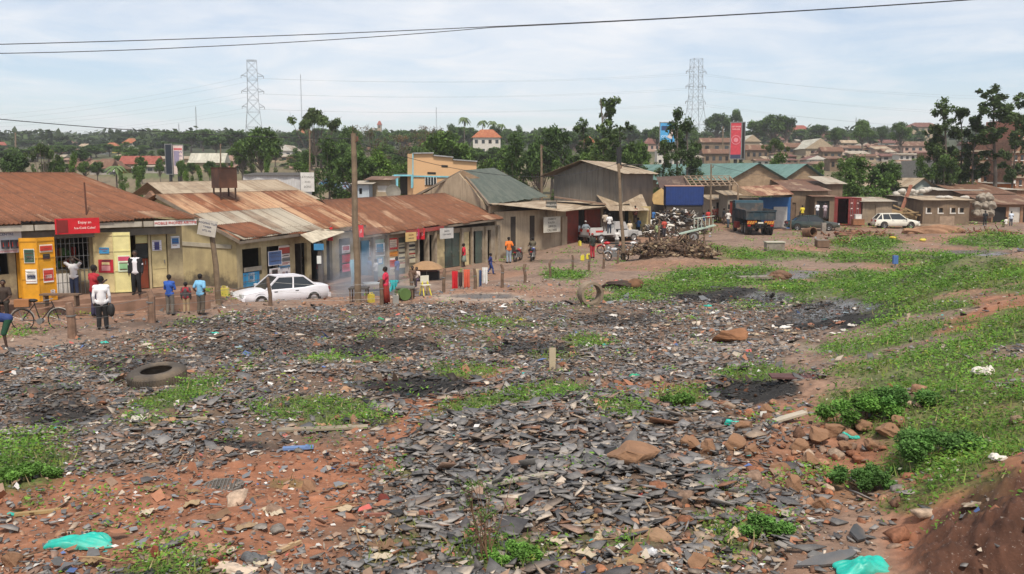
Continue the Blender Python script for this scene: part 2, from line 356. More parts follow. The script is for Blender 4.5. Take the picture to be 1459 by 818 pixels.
def ground_mesh():
    yr=np.concatenate([np.linspace(-12,4.6,10),np.exp(np.linspace(math.log(5),math.log(125),760)),np.exp(np.linspace(math.log(127),math.log(2600),120))])
    t=np.concatenate([np.linspace(-1.8,-.8,26)[:-1],np.linspace(-.8,.8,660),np.linspace(.8,1.8,26)[1:]])
    Y,T=np.meshgrid(yr,t,indexing='ij'); X=T*np.maximum(Y,7)
    z,u,v,g,a,s,p,wt,rub=zones(X,Y)
    wt=np.where(Y<120,wt,0)
    corner=mask([(1455,800,125,110,0,1.2)],u,v,(fbm(X*1.2,Y*1.2,17,3)-.5)*.8)*(Y<20)*(X>0)
    nz=fbm(X*2.2,Y*2.2,41,4)-.5; nb=fbm(X*.25,Y*.25,51,3)
    fine=(fbm(X*9,Y*9,61,3)-.5)
    z=z+corner*((fbm(X*2.5,Y*2.5,18,4)-.5)*.4+(fbm(X*8,Y*8,19,3)-.5)*.22+(fbm(X*24,Y*24,20,3)-.5)*.07)
    z=z+np.where(Y<60,fine*.05*(rub*.8+.4)+nz*.05,0)-wt*.03
    red=np.array([.29,.125,.068]); mud=np.array([.235,.163,.122]); deb=np.array([.125,.088,.062]); grs=np.array([.085,.13,.035]); ash=np.array([.02,.019,.018]); pal=np.array([.36,.30,.25]); dk=np.array([.15,.10,.075])
    c=mud[None,None]*np.ones(X.shape+(1,))
    L=lambda c,b,m: c*(1-m[...,None])+b*m[...,None]
    c=L(c,np.array([.27,.15,.095]),sst((fbm(X*.2,Y*.2,71,3)-.42)*5)*.8)
    c=L(c,dk,sst((fbm(X*.5,Y*.5,77,3)-.55)*6)*.5)
    far=sst((Y-100)/40); c=L(c,np.array([.13,.12,.06]),far*.8); c=L(c,np.array([.10,.11,.045]),far*.7*sst((fbm(X*.05,Y*.05,81,3)-.5)*8)); c=L(c,np.array([.2,.15,.1]),far*.7*sst((fbm(X*.04,Y*.04,83,3)-.5)*8))
    c=L(c,np.array([.05,.06,.025]),sst((Y-260)/100))
    c=L(c,deb,rub*(.55+.45*np.clip(nz*3+.5,0,1))); c=L(c,red,s*.95); c=L(c,pal,p*.8); c=L(c,np.array([.07,.033,.022]),corner*.9); c=L(c,grs,g*.8); c=L(c,ash,np.clip(a*1.15-g*.5,0,1)); c=L(c,np.array([.10,.08,.06]),wt*.9)  # corner: dark red soil, deepened further to hold the shade under the overhang
    br=1+nz*.5+fine*.5; c=np.clip(c*br[...,None],0,1)
    n,m=X.shape; co=np.stack([X,Y,z],-1).reshape(-1,3)
    idx=np.arange(n*m).reshape(n,m); q=np.stack([idx[:-1,:-1],idx[:-1,1:],idx[1:,1:],idx[1:,:-1]],-1).reshape(-1)
    t=NT('soil_and_mud'); A=t.attr('tint'); g0=t.co('Object')
    nz2=t.noise(6,7,.7,vec=g0); nz3=t.noise(38,4,.7,vec=g0)
    col=t.mix(t.ramp(nz2,.3,.7),t.mix(1.0,A.outputs[0],(.68,.68,.68,1),'MULTIPLY'),t.mix(1.0,A.outputs[0],(1.3,1.28,1.25,1),'MULTIPLY'))
    col=t.mix(t.math('MULTIPLY',t.ramp(nz3,.62,.68),.45),col,(.42,.36,.31,1)); col=t.mix(t.math('MULTIPLY',t.ramp(nz3,.36,.30),.5),col,(.05,.035,.025,1))
    wet=A.outputs['Alpha']; rough=t.math('SUBTRACT',.93,t.math('MULTIPLY',wet,.88))
    t.bump(t.math('ADD',t.math('MULTIPLY',nz3,.5),t.math('ADD',nz2,t.math('MULTIPLY',wet,-6.0))),.5,.04); mt=t.fin(col,rough,0,.35)
    me=bpy.data.meshes.new('ground'); me.vertices.add(n*m); me.vertices.foreach_set('co',co.astype(np.float32).ravel())
    me.loops.add(len(q)); me.loops.foreach_set('vertex_index',q.astype(np.int32)); me.polygons.add(len(q)//4); me.polygons.foreach_set('loop_start',np.arange(0,len(q),4,dtype=np.int32)); me.update(calc_edges=True)
    me.polygons.foreach_set('use_smooth',np.ones(len(q)//4,bool))
    at=me.attributes.new('tint','FLOAT_COLOR','POINT'); f4=np.ones((n*m,4),np.float32); f4[:,:3]=c.reshape(-1,3); f4[:,3]=np.clip(wt,0,1).ravel(); at.data.foreach_set('color',f4.ravel())
    me.materials.append(mt); o=link(bpy.data.objects.new('ground',me)); tag(o,kind='structure')
ground_mesh()
# ---------------- scatter ----------------
RUBM=facemat('broken_slate',.62,.28,bs=35,bump=.3,spec=.4)
ROCKM=facemat('broken_brick_and_stone',.95,.45,bs=28,bump=.8,spec=.15)
LITM=facemat('thin_litter',.6,.15,bs=20,bump=.2)
def rot_np(n,ax_tilt,yaw):   # n rotation matrices: yaw then tilt about a random level axis
    th=rng.random(n)*2*np.pi; cx,sx=np.cos(th),np.sin(th); c,s=np.cos(ax_tilt),np.sin(ax_tilt); C1=1-c; z0=np.zeros(n)
    Rt=np.stack([np.stack([c+cx*cx*C1,cx*sx*C1,sx*s],-1),np.stack([cx*sx*C1,c+sx*sx*C1,-cx*s],-1),np.stack([-sx*s,cx*s,c],-1)],-2)
    cy,sy=np.cos(yaw),np.sin(yaw); Rz=np.stack([np.stack([cy,-sy,z0],-1),np.stack([sy,cy,z0],-1),np.stack([z0,z0,z0+1],-1)],-2)
    return Rt@Rz
PAL=np.array([[.115,.12,.125],[.16,.165,.17],[.215,.22,.225],[.085,.085,.09],[.30,.30,.295],[.19,.165,.145],[.24,.17,.135],[.34,.28,.22],[.03,.03,.03],[.50,.46,.40],[.22,.12,.075]])
PAL=PAL*np.array([.98,.90,.83]); PW=np.array([.17,.19,.16,.11,.07,.10,.07,.05,.05,.025,.04]); PW/=PW.sum()
def pos_log(n,y0,y1,u0=-160,u1=1640):
    Y=np.exp(rng.uniform(math.log(y0),math.log(y1),n)); u=rng.uniform(u0,u1,n); return (u-729.5)/1300*Y,Y
def pos_area(n,y0,y1,u0=-160,u1=1640):
    Y=np.sqrt(rng.uniform(y0*y0,y1*y1,n)); u=rng.uniform(u0,u1,n); return (u-729.5)/1300*Y,Y
def shards():
    x1,y1=pos_log(72000,4.6,42); x2,y2=pos_area(62000,14,44); x=np.r_[x1,x2]; y=np.r_[y1,y2]; near=np.r_[np.ones(len(x1)),np.zeros(len(x2))]
    z,u,v,g,a,s,p,wt,rub=zones(x,y)
    dens=rub*(1-.93*g)*(1-.94*s)*(1-.5*p)*(1-.45*a); pile=fbm(x*.5,y*.5,91,3)
    dens=dens*(.25+1.2*sst((pile-.32)*3))*(1-.45*sst((v-640)/60)*(1-np.exp(-((u-830)/280)**4)))+.03*(1-rub)*(y<60)*(1-.8*g)
    # the dense slate heap in the middle foreground
    heap=np.exp(-((u-800)/260)**4-((v-650)/110)**4); dens=np.clip(dens+heap*.45*(1-g),0,1)
    k=rng.random(len(x))<dens; x,y,z,a,near,heap,u,v=[q[k] for q in(x,y,z,a,near,heap,u,v)]; n=len(x); ll=sst((v-600)/80)*sst((620-u)/120)
    size=np.clip(np.exp(rng.normal(math.log(.046),.52,n))*(1+.5*heap)*np.where(near>0,1,1.2)*(1-.3*ll),.02,.2)
    K=4; ang=(np.arange(K)[None]+rng.uniform(-.36,.36,(n,K)))*2*np.pi/K; rad=rng.uniform(.5,1.35,(n,K))*size[:,None]
    asp=rng.uniform(.3,.9,n); px=np.cos(ang)*rad; py=np.sin(ang)*rad*asp[:,None]; th=rng.uniform(.004,.009,n)
    P=np.zeros((n,2*K,3)); P[:,:K,0]=px; P[:,:K,1]=py; P[:,:K,2]=th[:,None]; P[:,K:,0]=px; P[:,K:,1]=py; P[:,K:,2]=-th[:,None]
    tilt=np.abs(rng.normal(0,R(11),n))+R(3); big=rng.random(n)<.045; tilt=np.where(big,rng.uniform(R(20),R(65),n),tilt)
    Rm=rot_np(n,tilt,rng.random(n)*6.28); P=np.einsum('nij,nkj->nki',Rm,P)
    lift=.012+size*np.sin(tilt)*.45+rng.random(n)*.05*(.4+heap)
    P+=np.stack([x,y,z+lift],-1)[:,None]
    col=PAL[rng.choice(len(PAL),n,p=PW)]*rng.uniform(.8,1.2,(n,1)); col=col*(1-.88*a[:,None])
    scr=size/y*np.where((u>-20)&(u<1480)&(v<830),1,0); o=np.argsort(-scr); return P,col,o,n,K
P,scol,order,nS,K=shards()
def shard_faces(K):
    f=[list(range(K)),list(range(2*K-1,K-1,-1))]+[[i,K+i,K+(i+1)%K,(i+1)%K] for i in range(K)]; return f
SF=shard_faces(K)
for j in order[:300]:
    c=P[j].mean(0); o=mesh_np('slate_shard',P[j]-c,np.concatenate(SF),np.cumsum([0]+[len(f) for f in SF])[:-1],RUBM,np.tile(scol[j],(len(SF),1)))
    o.location=c; tag(o,'broken flat roofing slate lying in the foreground rubble heap','slate shard','large broken slates in the foreground')
rest=order[300:]; fl=np.concatenate(SF); st=np.cumsum([0]+[len(f) for f in SF])[:-1]
ff=(fl[None]+(np.arange(len(rest))*2*K)[:,None]).ravel(); ss=(st[None]+(np.arange(len(rest))*len(fl))[:,None]).ravel()
o=mesh_np('slate_rubble',P[rest].reshape(-1,3),ff,ss,RUBM,np.repeat(scol[rest],len(SF),0)); tag(o,'countless small grey slate fragments covering the open ground','rubble',kind='stuff')
# stones and brick lumps
def rocks():
    x1,y1=pos_log(6400,4.6,42); x2,y2=pos_log(1500,40,100); x=np.r_[x1,x2];y=np.r_[y1,y2]
    z,u,v,g,a,s,p,wt,rub=zones(x,y)
    zone=np.exp(-((u-1130)/190)**4-((v-650)/95)**4)+.8*np.exp(-((u-970)/140)**4-((v-770)/50)**4)+.5*np.exp(-((u-700)/160)**4-((v-455)/14)**4)
    dens=np.clip(.10*rub+.8*zone*(1-.5*g)+.035+.05*s,0,1)*(1-.6*g*(zone<.2))
    k=rng.random(len(x))<dens; x,y,z,zone,a,u,v=[q[k] for q in(x,y,z,zone,a,u,v)]; n=len(x)
    size=np.clip(np.exp(rng.normal(math.log(.045),.5,n))*(1+.35*np.clip(zone,0,1)),.02,.15)
    return x,y,z,size,a,n,u,v
x,y,z,size,a,nR,u,v=rocks()
icv,icf=ico(1); icv=np.array([tuple(q) for q in icv]); icf=np.array(icf)
def rockverts(n,size):
    ph=rng.uniform(0,6.28,(n,3)); V=np.repeat(icv[None],n,0)
    k=1+.22*np.sin(V[...,0]*3.1+ph[:,0:1])+.2*np.sin(V[...,1]*3.7+ph[:,1:2])+.12*np.sin(V[...,2]*5+ph[:,2:3])+rng.normal(0,.05,(n,len(icv)))
    V=V*k[...,None]
    for _ in range(8):
        nn_=rng.normal(size=(n,3)); nn_/=np.linalg.norm(nn_,axis=1)[:,None]; dd_=rng.uniform(.45,.8,(n,1)); pr_=np.einsum('nki,ni->nk',V,nn_); V=V-np.maximum(pr_-dd_,0)[...,None]*nn_[:,None]
    sc=rng.uniform(.7,1.25,(n,3))*np.array([1,.85,.62]); V=V*sc[:,None]*size[:,None,None]
    Rm=rot_np(n,rng.uniform(0,.5,n),rng.random(n)*6.28); return np.einsum('nij,nkj->nki',Rm,V)
RV=rockverts(nR,size); RP=np.array([[.30,.13,.07],[.24,.11,.065],[.33,.19,.12],[.22,.15,.11],[.36,.27,.2],[.16,.09,.06],[.19,.17,.15]])
rc=RP[rng.choice(7,nR,p=[.22,.18,.17,.14,.1,.1,.09])]*rng.uniform(.8,1.2,(nR,1)); rc=rc*(1-.6*a[:,None])
scr=size/y*np.where((u>-10)&(u<1470)&(v<826),1,0); order=np.argsort(-scr); C0=np.stack([x,y,z+size*.25],-1)
for j in order[:300]:
    o=mesh_np('stone',RV[j],icf.ravel(),np.arange(0,len(icf)*3,3),ROCKM,np.tile(rc[j],(len(icf),1))); o.location=C0[j]
    tag(o,'loose reddish brown stone or brick lump lying on the waste ground','stone','loose stones and brick lumps')
rest=order[300:]; V=(RV[rest]+C0[rest][:,None]).reshape(-1,3); ff=(icf.ravel()[None]+(np.arange(len(rest))*len(icv))[:,None]).ravel()
o=mesh_np('gravel',V,ff,np.arange(0,len(ff),3),ROCKM,np.repeat(rc[rest],len(icf),0)); tag(o,'small scattered pebbles and brick crumbs too many to count','gravel',kind='stuff')
# tiny chips and flakes of paper, plastic and plaster
x1,y1=pos_log(52000,4.4,46); x2,y2=pos_area(46000,16,48); x3,y3=pos_log(7000,42,105); x=np.r_[x1,x2,x3];y=np.r_[y1,y2,y3]
z,u,v,g,a,s,p,wt,rub=zones(x,y); k=rng.random(len(x))<np.clip(.5*rub+.2-.1*s-.35*g,0.03,1); x,y,z,a_=x[k],y[k],z[k],a[k]; n=len(x)
sz=np.exp(rng.normal(math.log(.016),.55,n))*(1+y/22.); ang=(np.arange(4)[None]+rng.uniform(-.3,.3,(n,4)))*np.pi/2; rr=sz[:,None]*rng.uniform(.6,1.2,(n,4))
V=np.stack([np.cos(ang)*rr,np.sin(ang)*rr*rng.uniform(.4,1,(n,1)),rng.normal(0,.15,(n,4))*rr],-1); V=np.einsum('nij,nkj->nki',rot_np(n,np.abs(rng.normal(0,.45,n)),rng.random(n)*6.28),V)+np.stack([x,y,z+.012+sz*.4],-1)[:,None]
CP=np.array([[.62,.6,.56],[.45,.38,.3],[.3,.2,.14],[.12,.12,.12],[.2,.21,.22],[.05,.3,.28],[.5,.12,.1],[.1,.16,.35],[.35,.16,.09],[.72,.7,.68]]); ci=rng.choice(10,n,p=[.05,.15,.22,.17,.20,.012,.015,.013,.15,.02])
o=mesh_np('small_litter',V.reshape(-1,3),np.arange(n*4),np.arange(0,n*4,4),LITM,CP[ci]*rng.uniform(.75,1.1,(n,1))*(1-.8*a_[:,None])); tag(o,'fine chips and flakes of paper, plastic and plaster strewn about','litter',kind='stuff')
# ground cover: leaves of the weeds
def weeds():
    xs,ys=[],[]
    x,y=pos_log(19000,4.2,60); x2,y2=pos_area(26000,22,100); x=np.r_[x,x2];y=np.r_[y,y2]
    z,u,v,g,a,s,p,wt,rub=zones(x,y); big=fbm(x*1.1,y*1.1,101,3)
    k=rng.random(len(x))<np.clip(g*1.1-.3+(big-.5)*1.8,0,1)+.004*(y<30); x,y,big=x[k],y[k],big[k]; n=len(x)
    cs=(.10+.16*rng.random(n))*(.8+.03*y)*(.6+big*.8)   # clump radius
    L=26; ax=np.repeat(x,L)+rng.normal(0,1,n*L)*np.repeat(cs,L)*.75; ay=np.repeat(y,L)+rng.normal(0,1,n*L)*np.repeat(cs,L)*.75
    hh=np.repeat(cs,L)*rng.random(n*L)*.75*np.exp(-(((ax-np.repeat(x,L))**2+(ay-np.repeat(y,L))**2)/np.repeat(cs,L)**2)*.5)
    az=H(ax,ay)+hh+.01; N=n*L; lf=(.012+.010*rng.random(N))*(.6+np.repeat(y,L)/20.)
    base=np.array([[-1,0,0],[0,-.5,.12],[1,0,0],[0,.5,.12]]); V=np.repeat(base[None],N,0)*lf[:,None,None]*1.35
    V=np.einsum('nij,nkj->nki',rot_np(N,np.abs(rng.normal(0,.55,N)),rng.random(N)*6.28),V)+np.stack([ax,ay,az],-1)[:,None]
    t=np.clip(np.repeat(rng.random(n),L)*.6+rng.random(N)*.4,0,1)[:,None]; u_=np.repeat(rng.random(n),L)[:,None]
    c=np.array([.055,.14,.02])*(1-t)+np.array([.19,.36,.05])*t; dk_=np.repeat(sst((big-.5)*6),L)[:,None]; c=c*(.8+.35*dk_); c=np.where(u_>.86,c*np.array([1.5,1.0,1.1]),c); c=np.where(rng.random((N,1))>.975,np.array([.4,.42,.3]),c)
    o=mesh_np('weeds',V.reshape(-1,3),np.arange(N*4),np.arange(0,N*4,4),FOL,c); tag(o,'low green weeds and grass creeping over the bank and rubble','ground cover',kind='stuff')
    # upright grass blades
    x,y=pos_log(76000,4.2,30); z,u,v,g,a,s,p,wt,rub=zones(x,y); k=rng.random(len(x))<np.clip(g-.25,0,1)*.75; x,y,z=x[k],y[k],z[k]; N=len(x)
    hb=rng.uniform(.03,.13,N)*(1+y/40); wb=.004*(1+y/9); a0=rng.random(N)*6.28; lean=rng.uniform(.1,.7,N); a1=rng.random(N)*6.28
    V=np.zeros((N,3,3)); V[:,0,0]=np.cos(a0)*wb; V[:,0,1]=np.sin(a0)*wb; V[:,1]=-V[:,0]; V[:,2,0]=np.cos(a1)*lean*hb; V[:,2,1]=np.sin(a1)*lean*hb; V[:,2,2]=hb
    V+=np.stack([x,y,z+.01],-1)[:,None]; t=rng.random((N,1)); c=np.array([.10,.18,.03])*(1-t)+np.array([.28,.34,.09])*t; c=np.where(rng.random((N,1))>.86,np.array([.42,.34,.18]),c)
    o=mesh_np('grass',V.reshape(-1,3),np.arange(N*3),np.arange(0,N*3,3),FOL,c); tag(o,'short upright grass blades in the green patches','grass',kind='stuff')
weeds()
# ================= buildings along the road =================
RUST=rustroof('rusty_iron_roof',(.20,.078,.035),(.40,.25,.155),.30)
RUST1=rustroof('rusty_iron_roof_dark',(.215,.082,.038),(.36,.22,.14),.22)
RUSTP=rustroof('rusty_iron_roof_patchy',(.22,.082,.036),(.48,.30,.175),.75)
GREYR=rustroof('grey_iron_roof',(.25,.18,.125),(.42,.37,.29),1.1)
GREENR=rustroof('green_iron_roof',(.085,.105,.08),(.12,.135,.105),.7,dirt=(.04,.05,.04))
TANR=rustroof('tan_iron_roof',(.33,.245,.16),(.45,.36,.25),.8)
CREAM=M('cream_plaster',(.46,.38,.22),.85,.2,sc=1.2,dirt=(.15,.11,.07),dirta=.45,stain=(0.0,.9,(.13,.09,.065)),streak=.35)
YELW=M('stained_yellow_plaster',(.44,.36,.19),.88,.16,sc=1.2,dirt=(.2,.16,.1),dirta=.3,stain=(.2,1.75,(.06,.05,.04)),streak=.3)
BEIGE=M('beige_plaster',(.38,.30,.21),.9,.16,sc=.9,dirt=(.17,.12,.08),dirta=.3,stain=(0,.8,(.14,.095,.06)),streak=.75)
BROWNW=M('brown_mud_wall',(.21,.15,.10),.95,.25,sc=1.1,dirt=(.09,.065,.045),dirta=.3,streak=.5)
CEM=M('cement_step',(.27,.16,.11),.92,.25,dirt=(.13,.08,.05))
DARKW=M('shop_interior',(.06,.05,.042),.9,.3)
STEELD=M('grey_green_door',(.10,.12,.10),.7,.25,streak=.4)
BRICK=brickmat('brick_wall',(.28,.15,.09),(.22,.17,.13))
BRICKY=brickmat('pale_brick_wall',(.40,.27,.16),(.3,.24,.18))
def roof_sheet(mb,uv,E0,E1,T1,T0,corr=True,th=.03,over=0,pitch=.16,amp=.022):
    """corrugated sheet between the eave E0-E1 and the ridge T0-T1; returns vertices with metre uvs"""
    E0,E1,T1,T0=[Vector(p) for p in(E0,E1,T1,T0)]; L=max((E1-E0).length,(T1-T0).length); D=max((T0-E0).length,(T1-E1).length)
    nrm=(E1-E0).cross(T0-E0).normalized()
    if nrm.z<0: nrm=-nrm
    nu=int(L/(pitch/4)) if corr else max(2,int(L/.8)); nv=max(2,int(D/1.2)); base=len(mb.v); vs=[]; q=random.Random(int(L*100))
    wob=[q.uniform(-.02,.02) for _ in range(int(L/.8)+3)]
    for j in range(nv+1):
        b=j/nv
        for i in range(nu+1):
            a=i/nu; p=E0.lerp(E1,a).lerp(T0.lerp(T1,a),b); off=amp*math.sin(2*math.pi*i/4) if corr else 0
            k=int(a*L/.8); ed=wob[k]*(2.2 if j==0 else 1); pp=p+nrm*off
            if j==0: pp=pp+(E0-T0).normalized()*(ed*3)
            mb.v.append(tuple(pp)); uv.append((a*L,(1-b)*D))
    n=nu+1
    mb.f+=[(base+j*n+i,base+j*n+i+1,base+(j+1)*n+i+1,base+(j+1)*n+i) for j in range(nv) for i in range(nu)]; mb.m+=[0]*(nu*nv)
    return nrm
def add_roof(parent,E0,E1,T1,T0,mat,back=True,corr=True,name='roof',world=True,bz=None,solid=.02):
    mb=MB(); uv=[]
    roof_sheet(mb,uv,E0,E1,T1,T0,corr)
    if back:
        T0,T1,E0,E1=map(Vector,(T0,T1,E0,E1)); z=E0.z if bz is None else bz
        B0=Vector((2*T0.x-E0.x,2*T0.y-E0.y,z)); B1=Vector((2*T1.x-E1.x,2*T1.y-E1.y,z)); roof_sheet(mb,uv,B0,B1,T1,T0,False)
    o=mb.build(name,mat,parent,smooth=corr,world=world,uv=uv)
    md=o.modifiers.new('thickness','SOLIDIFY'); md.thickness=solid; return o
def colx(px,py,A,B):
    """where the pixel column crosses the plan line A-B, as metres from A"""
    a,b,c=ray(px,py); k=a/b; d=Vector((B.x-A.x,B.y-A.y)); L=d.length; d/=L
    # (A.x+t d.x) = k (A.y+t d.y)
    return (k*A.y-A.x)/(d.x-k*d.y)
def plank(mb,x0,x1,y0,y1,z0,z1,mi=0): return mb.box(((x0+x1)/2,(y0+y1)/2,(z0+z1)/2),(x1-x0,y1-y0,z1-z0),mi=mi)
def text_mesh(name,body,size,mat,parent,loc,rot,align='CENTER',sx=1,ext=.004):
    cu=bpy.data.curves.new(name,'FONT'); cu.body=body; cu.size=size; cu.align_x=align; cu.align_y='CENTER'; cu.extrude=ext; cu.resolution_u=2
    o=bpy.data.objects.new(name,cu); COL.objects.link(o); dg=bpy.context.evaluated_depsgraph_get(); me=bpy.data.meshes.new_from_object(o.evaluated_get(dg)); bpy.data.objects.remove(o)
    me.name=name; me.materials.clear(); me.materials.append(mat); n=link(bpy.data.objects.new(name,me),parent); n.location=loc; n.rotation_euler=rot; n.scale=(sx,1,1); return n
def poster(parent,x,z,w,h,bg,bits,y=-.02,name='poster'):
    """printed sheet on a wall in the building's own frame; bits=(cx,cz,w,h,colour) in fractions"""
    mats=[C(bg,.5)]; mb=MB(); mb.box((x,y,z),(w,.012,h)); qq=random.Random(int(x*100+z*10)); bits=list(bits)+[(.5+qq.uniform(-.1,.1),qq.uniform(.06,.94),qq.uniform(.3,.8),.03,qq.choice(['#3a3a40','#7a6a5a','#a04038'])) for _ in range(6)]
    for cx,cz,bw,bh,c in bits:
        m=C(c,.5)
        if m not in mats: mats.append(m)
        bw,bh=min(.94,bw*1.3),(min(.94,bh*1.3) if bh>.05 else bh); mb.box((x+(cx-.5)*w,y-.008,z+(cz-.5)*h),(bw*w,.005,bh*h),mi=mats.index(m))
    return mb.build(name,mats,parent)
def frame_thing(name,label,cat,A,B,z0,group=None):
    return thing(name,label,cat,(A.x,A.y,z0),math.atan2(B.y-A.y,B.x-A.x),group)
def facade(root,A,B,z0,z1,bays,py,wallmat,depth=3.2,lintel=None,thick=.18):
    """bays: (px0,px1,kind,material,extra). Front wall line y=0, street side -y"""
    h=z1-z0; L=(Vector((B.x,B.y))-Vector((A.x,A.y))).length; wall=MB(); res={}
    for i,(p0,p1,kind,mat,ex) in enumerate(bays):
        a=colx(p0,py,A,B); b=colx(p1,py,A,B)
        lin_=.35 if lintel is None else lintel
        if kind=='wall': plank(wall,a,b,0,thick,0,h)
        else:
            plank(wall,a,b,0,thick,h-lin_,h)
            if kind=='door':
                m=MB(); plank(m,a+.04,b-.04,.05,.09,.03,h-lin_-.01)
                for k in (.32,.64): plank(m,a+.08,b-.08,.035,.05,(h-lin_)*k,(h-lin_)*k+.05)
                d=m.build('door',mat,root); res[i]=d
                m=MB(); m.bar((b-.15,.0,1.0),(b-.15,.0,1.15),.02); m.build('handle',STEEL,d)
            if kind=='leafpair' or kind=='leafL' or kind=='leafR':
                for side in (0,1):
                    if kind=='leafL' and side: continue
                    if kind=='leafR' and not side: continue
                    hx=a+.02 if side==0 else b-.02; wd=(b-a)*.5 if kind=='leafpair' else (ex or {}).get('w',.8)
                    ang=(ex or {}).get('ang',R(70)); dx=math.cos(ang)*wd*(1 if side==0 else -1); dy=-math.sin(ang)*wd
                    m=MB(); p=Vector((hx,-.02,0)); q=Vector((hx+dx,-.02+dy,0)); n=(q-p).cross(Vector((0,0,1))).normalized()*.02
                    m.prism([p+Vector((0,0,.05)),q+Vector((0,0,.05)),q+Vector((0,0,h-lin_-.05)),p+Vector((0,0,h-lin_-.05))],n)
                    for k in(.02,.34,.66,.95):
                        zk=.05+(h-lin_-.15)*k; m.beam(p+n*1.4+Vector((0,0,zk)),q+n*1.4+Vector((0,0,zk)),.03,.04)
                    m.build('door',mat,root)
            if kind=='half':  # counter with opening above
                plank(wall,a,b,0,thick,0,.95)
            if kind=='window':
                plank(wall,a,b,0,thick,0,1.0); m=MB(); plank(m,a,b,.08,.1,1.0,h-lin_); m.build('window',GLASS,root)
    res['wall']=wall.build('wall',wallmat,root)
    # rooms behind
    r=MB(); y1=depth; plank(r,0,.15,thick,y1,0,h); plank(r,L-.15,L,thick,y1,0,h); plank(r,0,L,y1,y1+.15,0,h); plank(r,.15,L-.15,thick,y1,h-.05,h); r.build('back_wall',wallmat,root)
    f=MB(); plank(f,.15,L-.15,0,y1,-.3,.0); f.build('floor',CEM,root)
    n=int(L/3.2)
    if n: 
        d=MB()
        for k in range(1,n+1): xx=L*k/(n+1); plank(d,xx-.06,xx+.06,thick+.01,y1-.01,.001,h-.06)
        d.build('partition',DARKW,root)
    return res
def goods(root,x0,x1,y,z0,seed,rows=3,name='shelf'):
    """shelf with packed wares seen in the dark of an open shop"""
    q=random.Random(seed); m=MB()
    for k in range(rows): plank(m,x0,x1,y-.2,y+.12,z0+k*.45,z0+k*.45+.03)
    s=m.build(name,WOOD,root); cols=['#b8342b','#d9d2c4','#3c6fa5','#d8a530','#5f8f4a','#e8e2da','#8b4a2b']; mats=[C(c,.6) for c in cols]; g=MB()
    for k in range(rows):
        x=x0+.05
        while x<x1-.15:
            wd=q.uniform(.08,.2); hh=q.uniform(.12,.33)
            if q.random()<.8: g.box((x+wd/2,y-.05,z0+k*.45+.035+hh/2),(wd*.9,.16,hh),mi=q.randrange(len(mats)))
            x+=wd
    g.build('wares',mats,s)
def W2(px,py,Y): return W(px,py,Y)

# ---- left shop -------------------------------------------------------------
A=Vector((-20.6,32.6,0)); E0=W(-60,319,33-1.0); E1=W(281,307,37.6)
dd=(Vector((E1.x-E0.x,E1.y-E0.y,0))).normalized(); nn=Vector((-dd.y,dd.x,0))
ze=3.3; E0.z=ze;E1.z=ze
A=E0+nn*.85-dd*1; B=E1+nn*.85-dd*.7; z0=.40
root=frame_thing('shop','long rusty roofed shop row at the left edge with yellow and cream doors','shop',A,B,z0)
py=400
YD=C('#d89a1e',.6,dirt=(.25,.12,.03),dirta=.2); CD=C('#cdbd8c',.7,dirt=(.2,.14,.08),dirta=.25); CD2=C('#d8cf94',.7); RD=C('#8d3d22',.7,dirt=(.1,.05,.03))
facade(root,A,B,z0,ze-.12,[(-120,14,'half',None,None),(14,24,'wall',None,None),(24,68,'door',YD,None),(68,74,'wall',None,None),(74,130,'half',None,None),(130,136,'wall',None,None),(136,178,'half',None,None),(178,195,'open',None,None),(195,214,'door',RD,None),(214,217,'wall',None,None),(217,241,'door',CD,None),(241,262,'wall',None,None)],py,CREAM,lintel=.32)
c=lambda px: colx(px,py,A,B)
Lw=(B-A).length
m=MB(); plank(m,-.3,Lw+.5,-1.7,-.001,-1.2,0); plank(m,-.3,Lw+.6,-2.1,-1.701,-1.2,-.17); m.build('porch',CEM,root)
rt=E0+nn*4.0-dd*6; rt.z=5.1; rt1=E1+nn*4.0-dd*3.5; rt1.z=5.12
add_roof(root,E0-dd*6,E1,rt1,rt,RUST1,back=True)
mb=MB();uv=[]; BR=E1+nn*8.0; BR.z=ze; roof_sheet(mb,uv,E1,BR,rt1+Vector((0,0,.001)),rt1,False); hp=mb.build('roof_hip',RUST1,root,world=True,uv=uv)
m=MB(); 
xs=[c(-30),c(-12),c(39),c(42),c(88),c(91),c(127),c(198),c(201),c(213)]
fy=-.83
for i_,(a_,b_) in enumerate(((-2,c(44)),(c(46),c(88)),(c(89),c(131)),(c(132),c(196)),(c(198),c(212)))): m=MB(); plank(m,a_,b_,fy-.03,fy,2.58+.01*(i_%2),2.79); m.build('fascia',M('painted_fascia',(.45,.41,.34),.8,.25,dirt=(.2,.15,.1)),root)
m=MB(); plank(m,c(213),Lw+.66,fy-.035,fy,2.58,2.80); fb=m.build('fascia_sign',WHITE,root); text_mesh('lettering','MOBILE PHONES AIRTIME',.15,C('#c02a2a'),fb,((c(213)+Lw+.66)/2,fy-.045,2.69),(R(90),0,0))
m=MB(); plank(m,-2,Lw,-.30,-.12,2.22,2.50); m.build('beam',M('grey_beam',(.20,.18,.15),.9,.3),root)
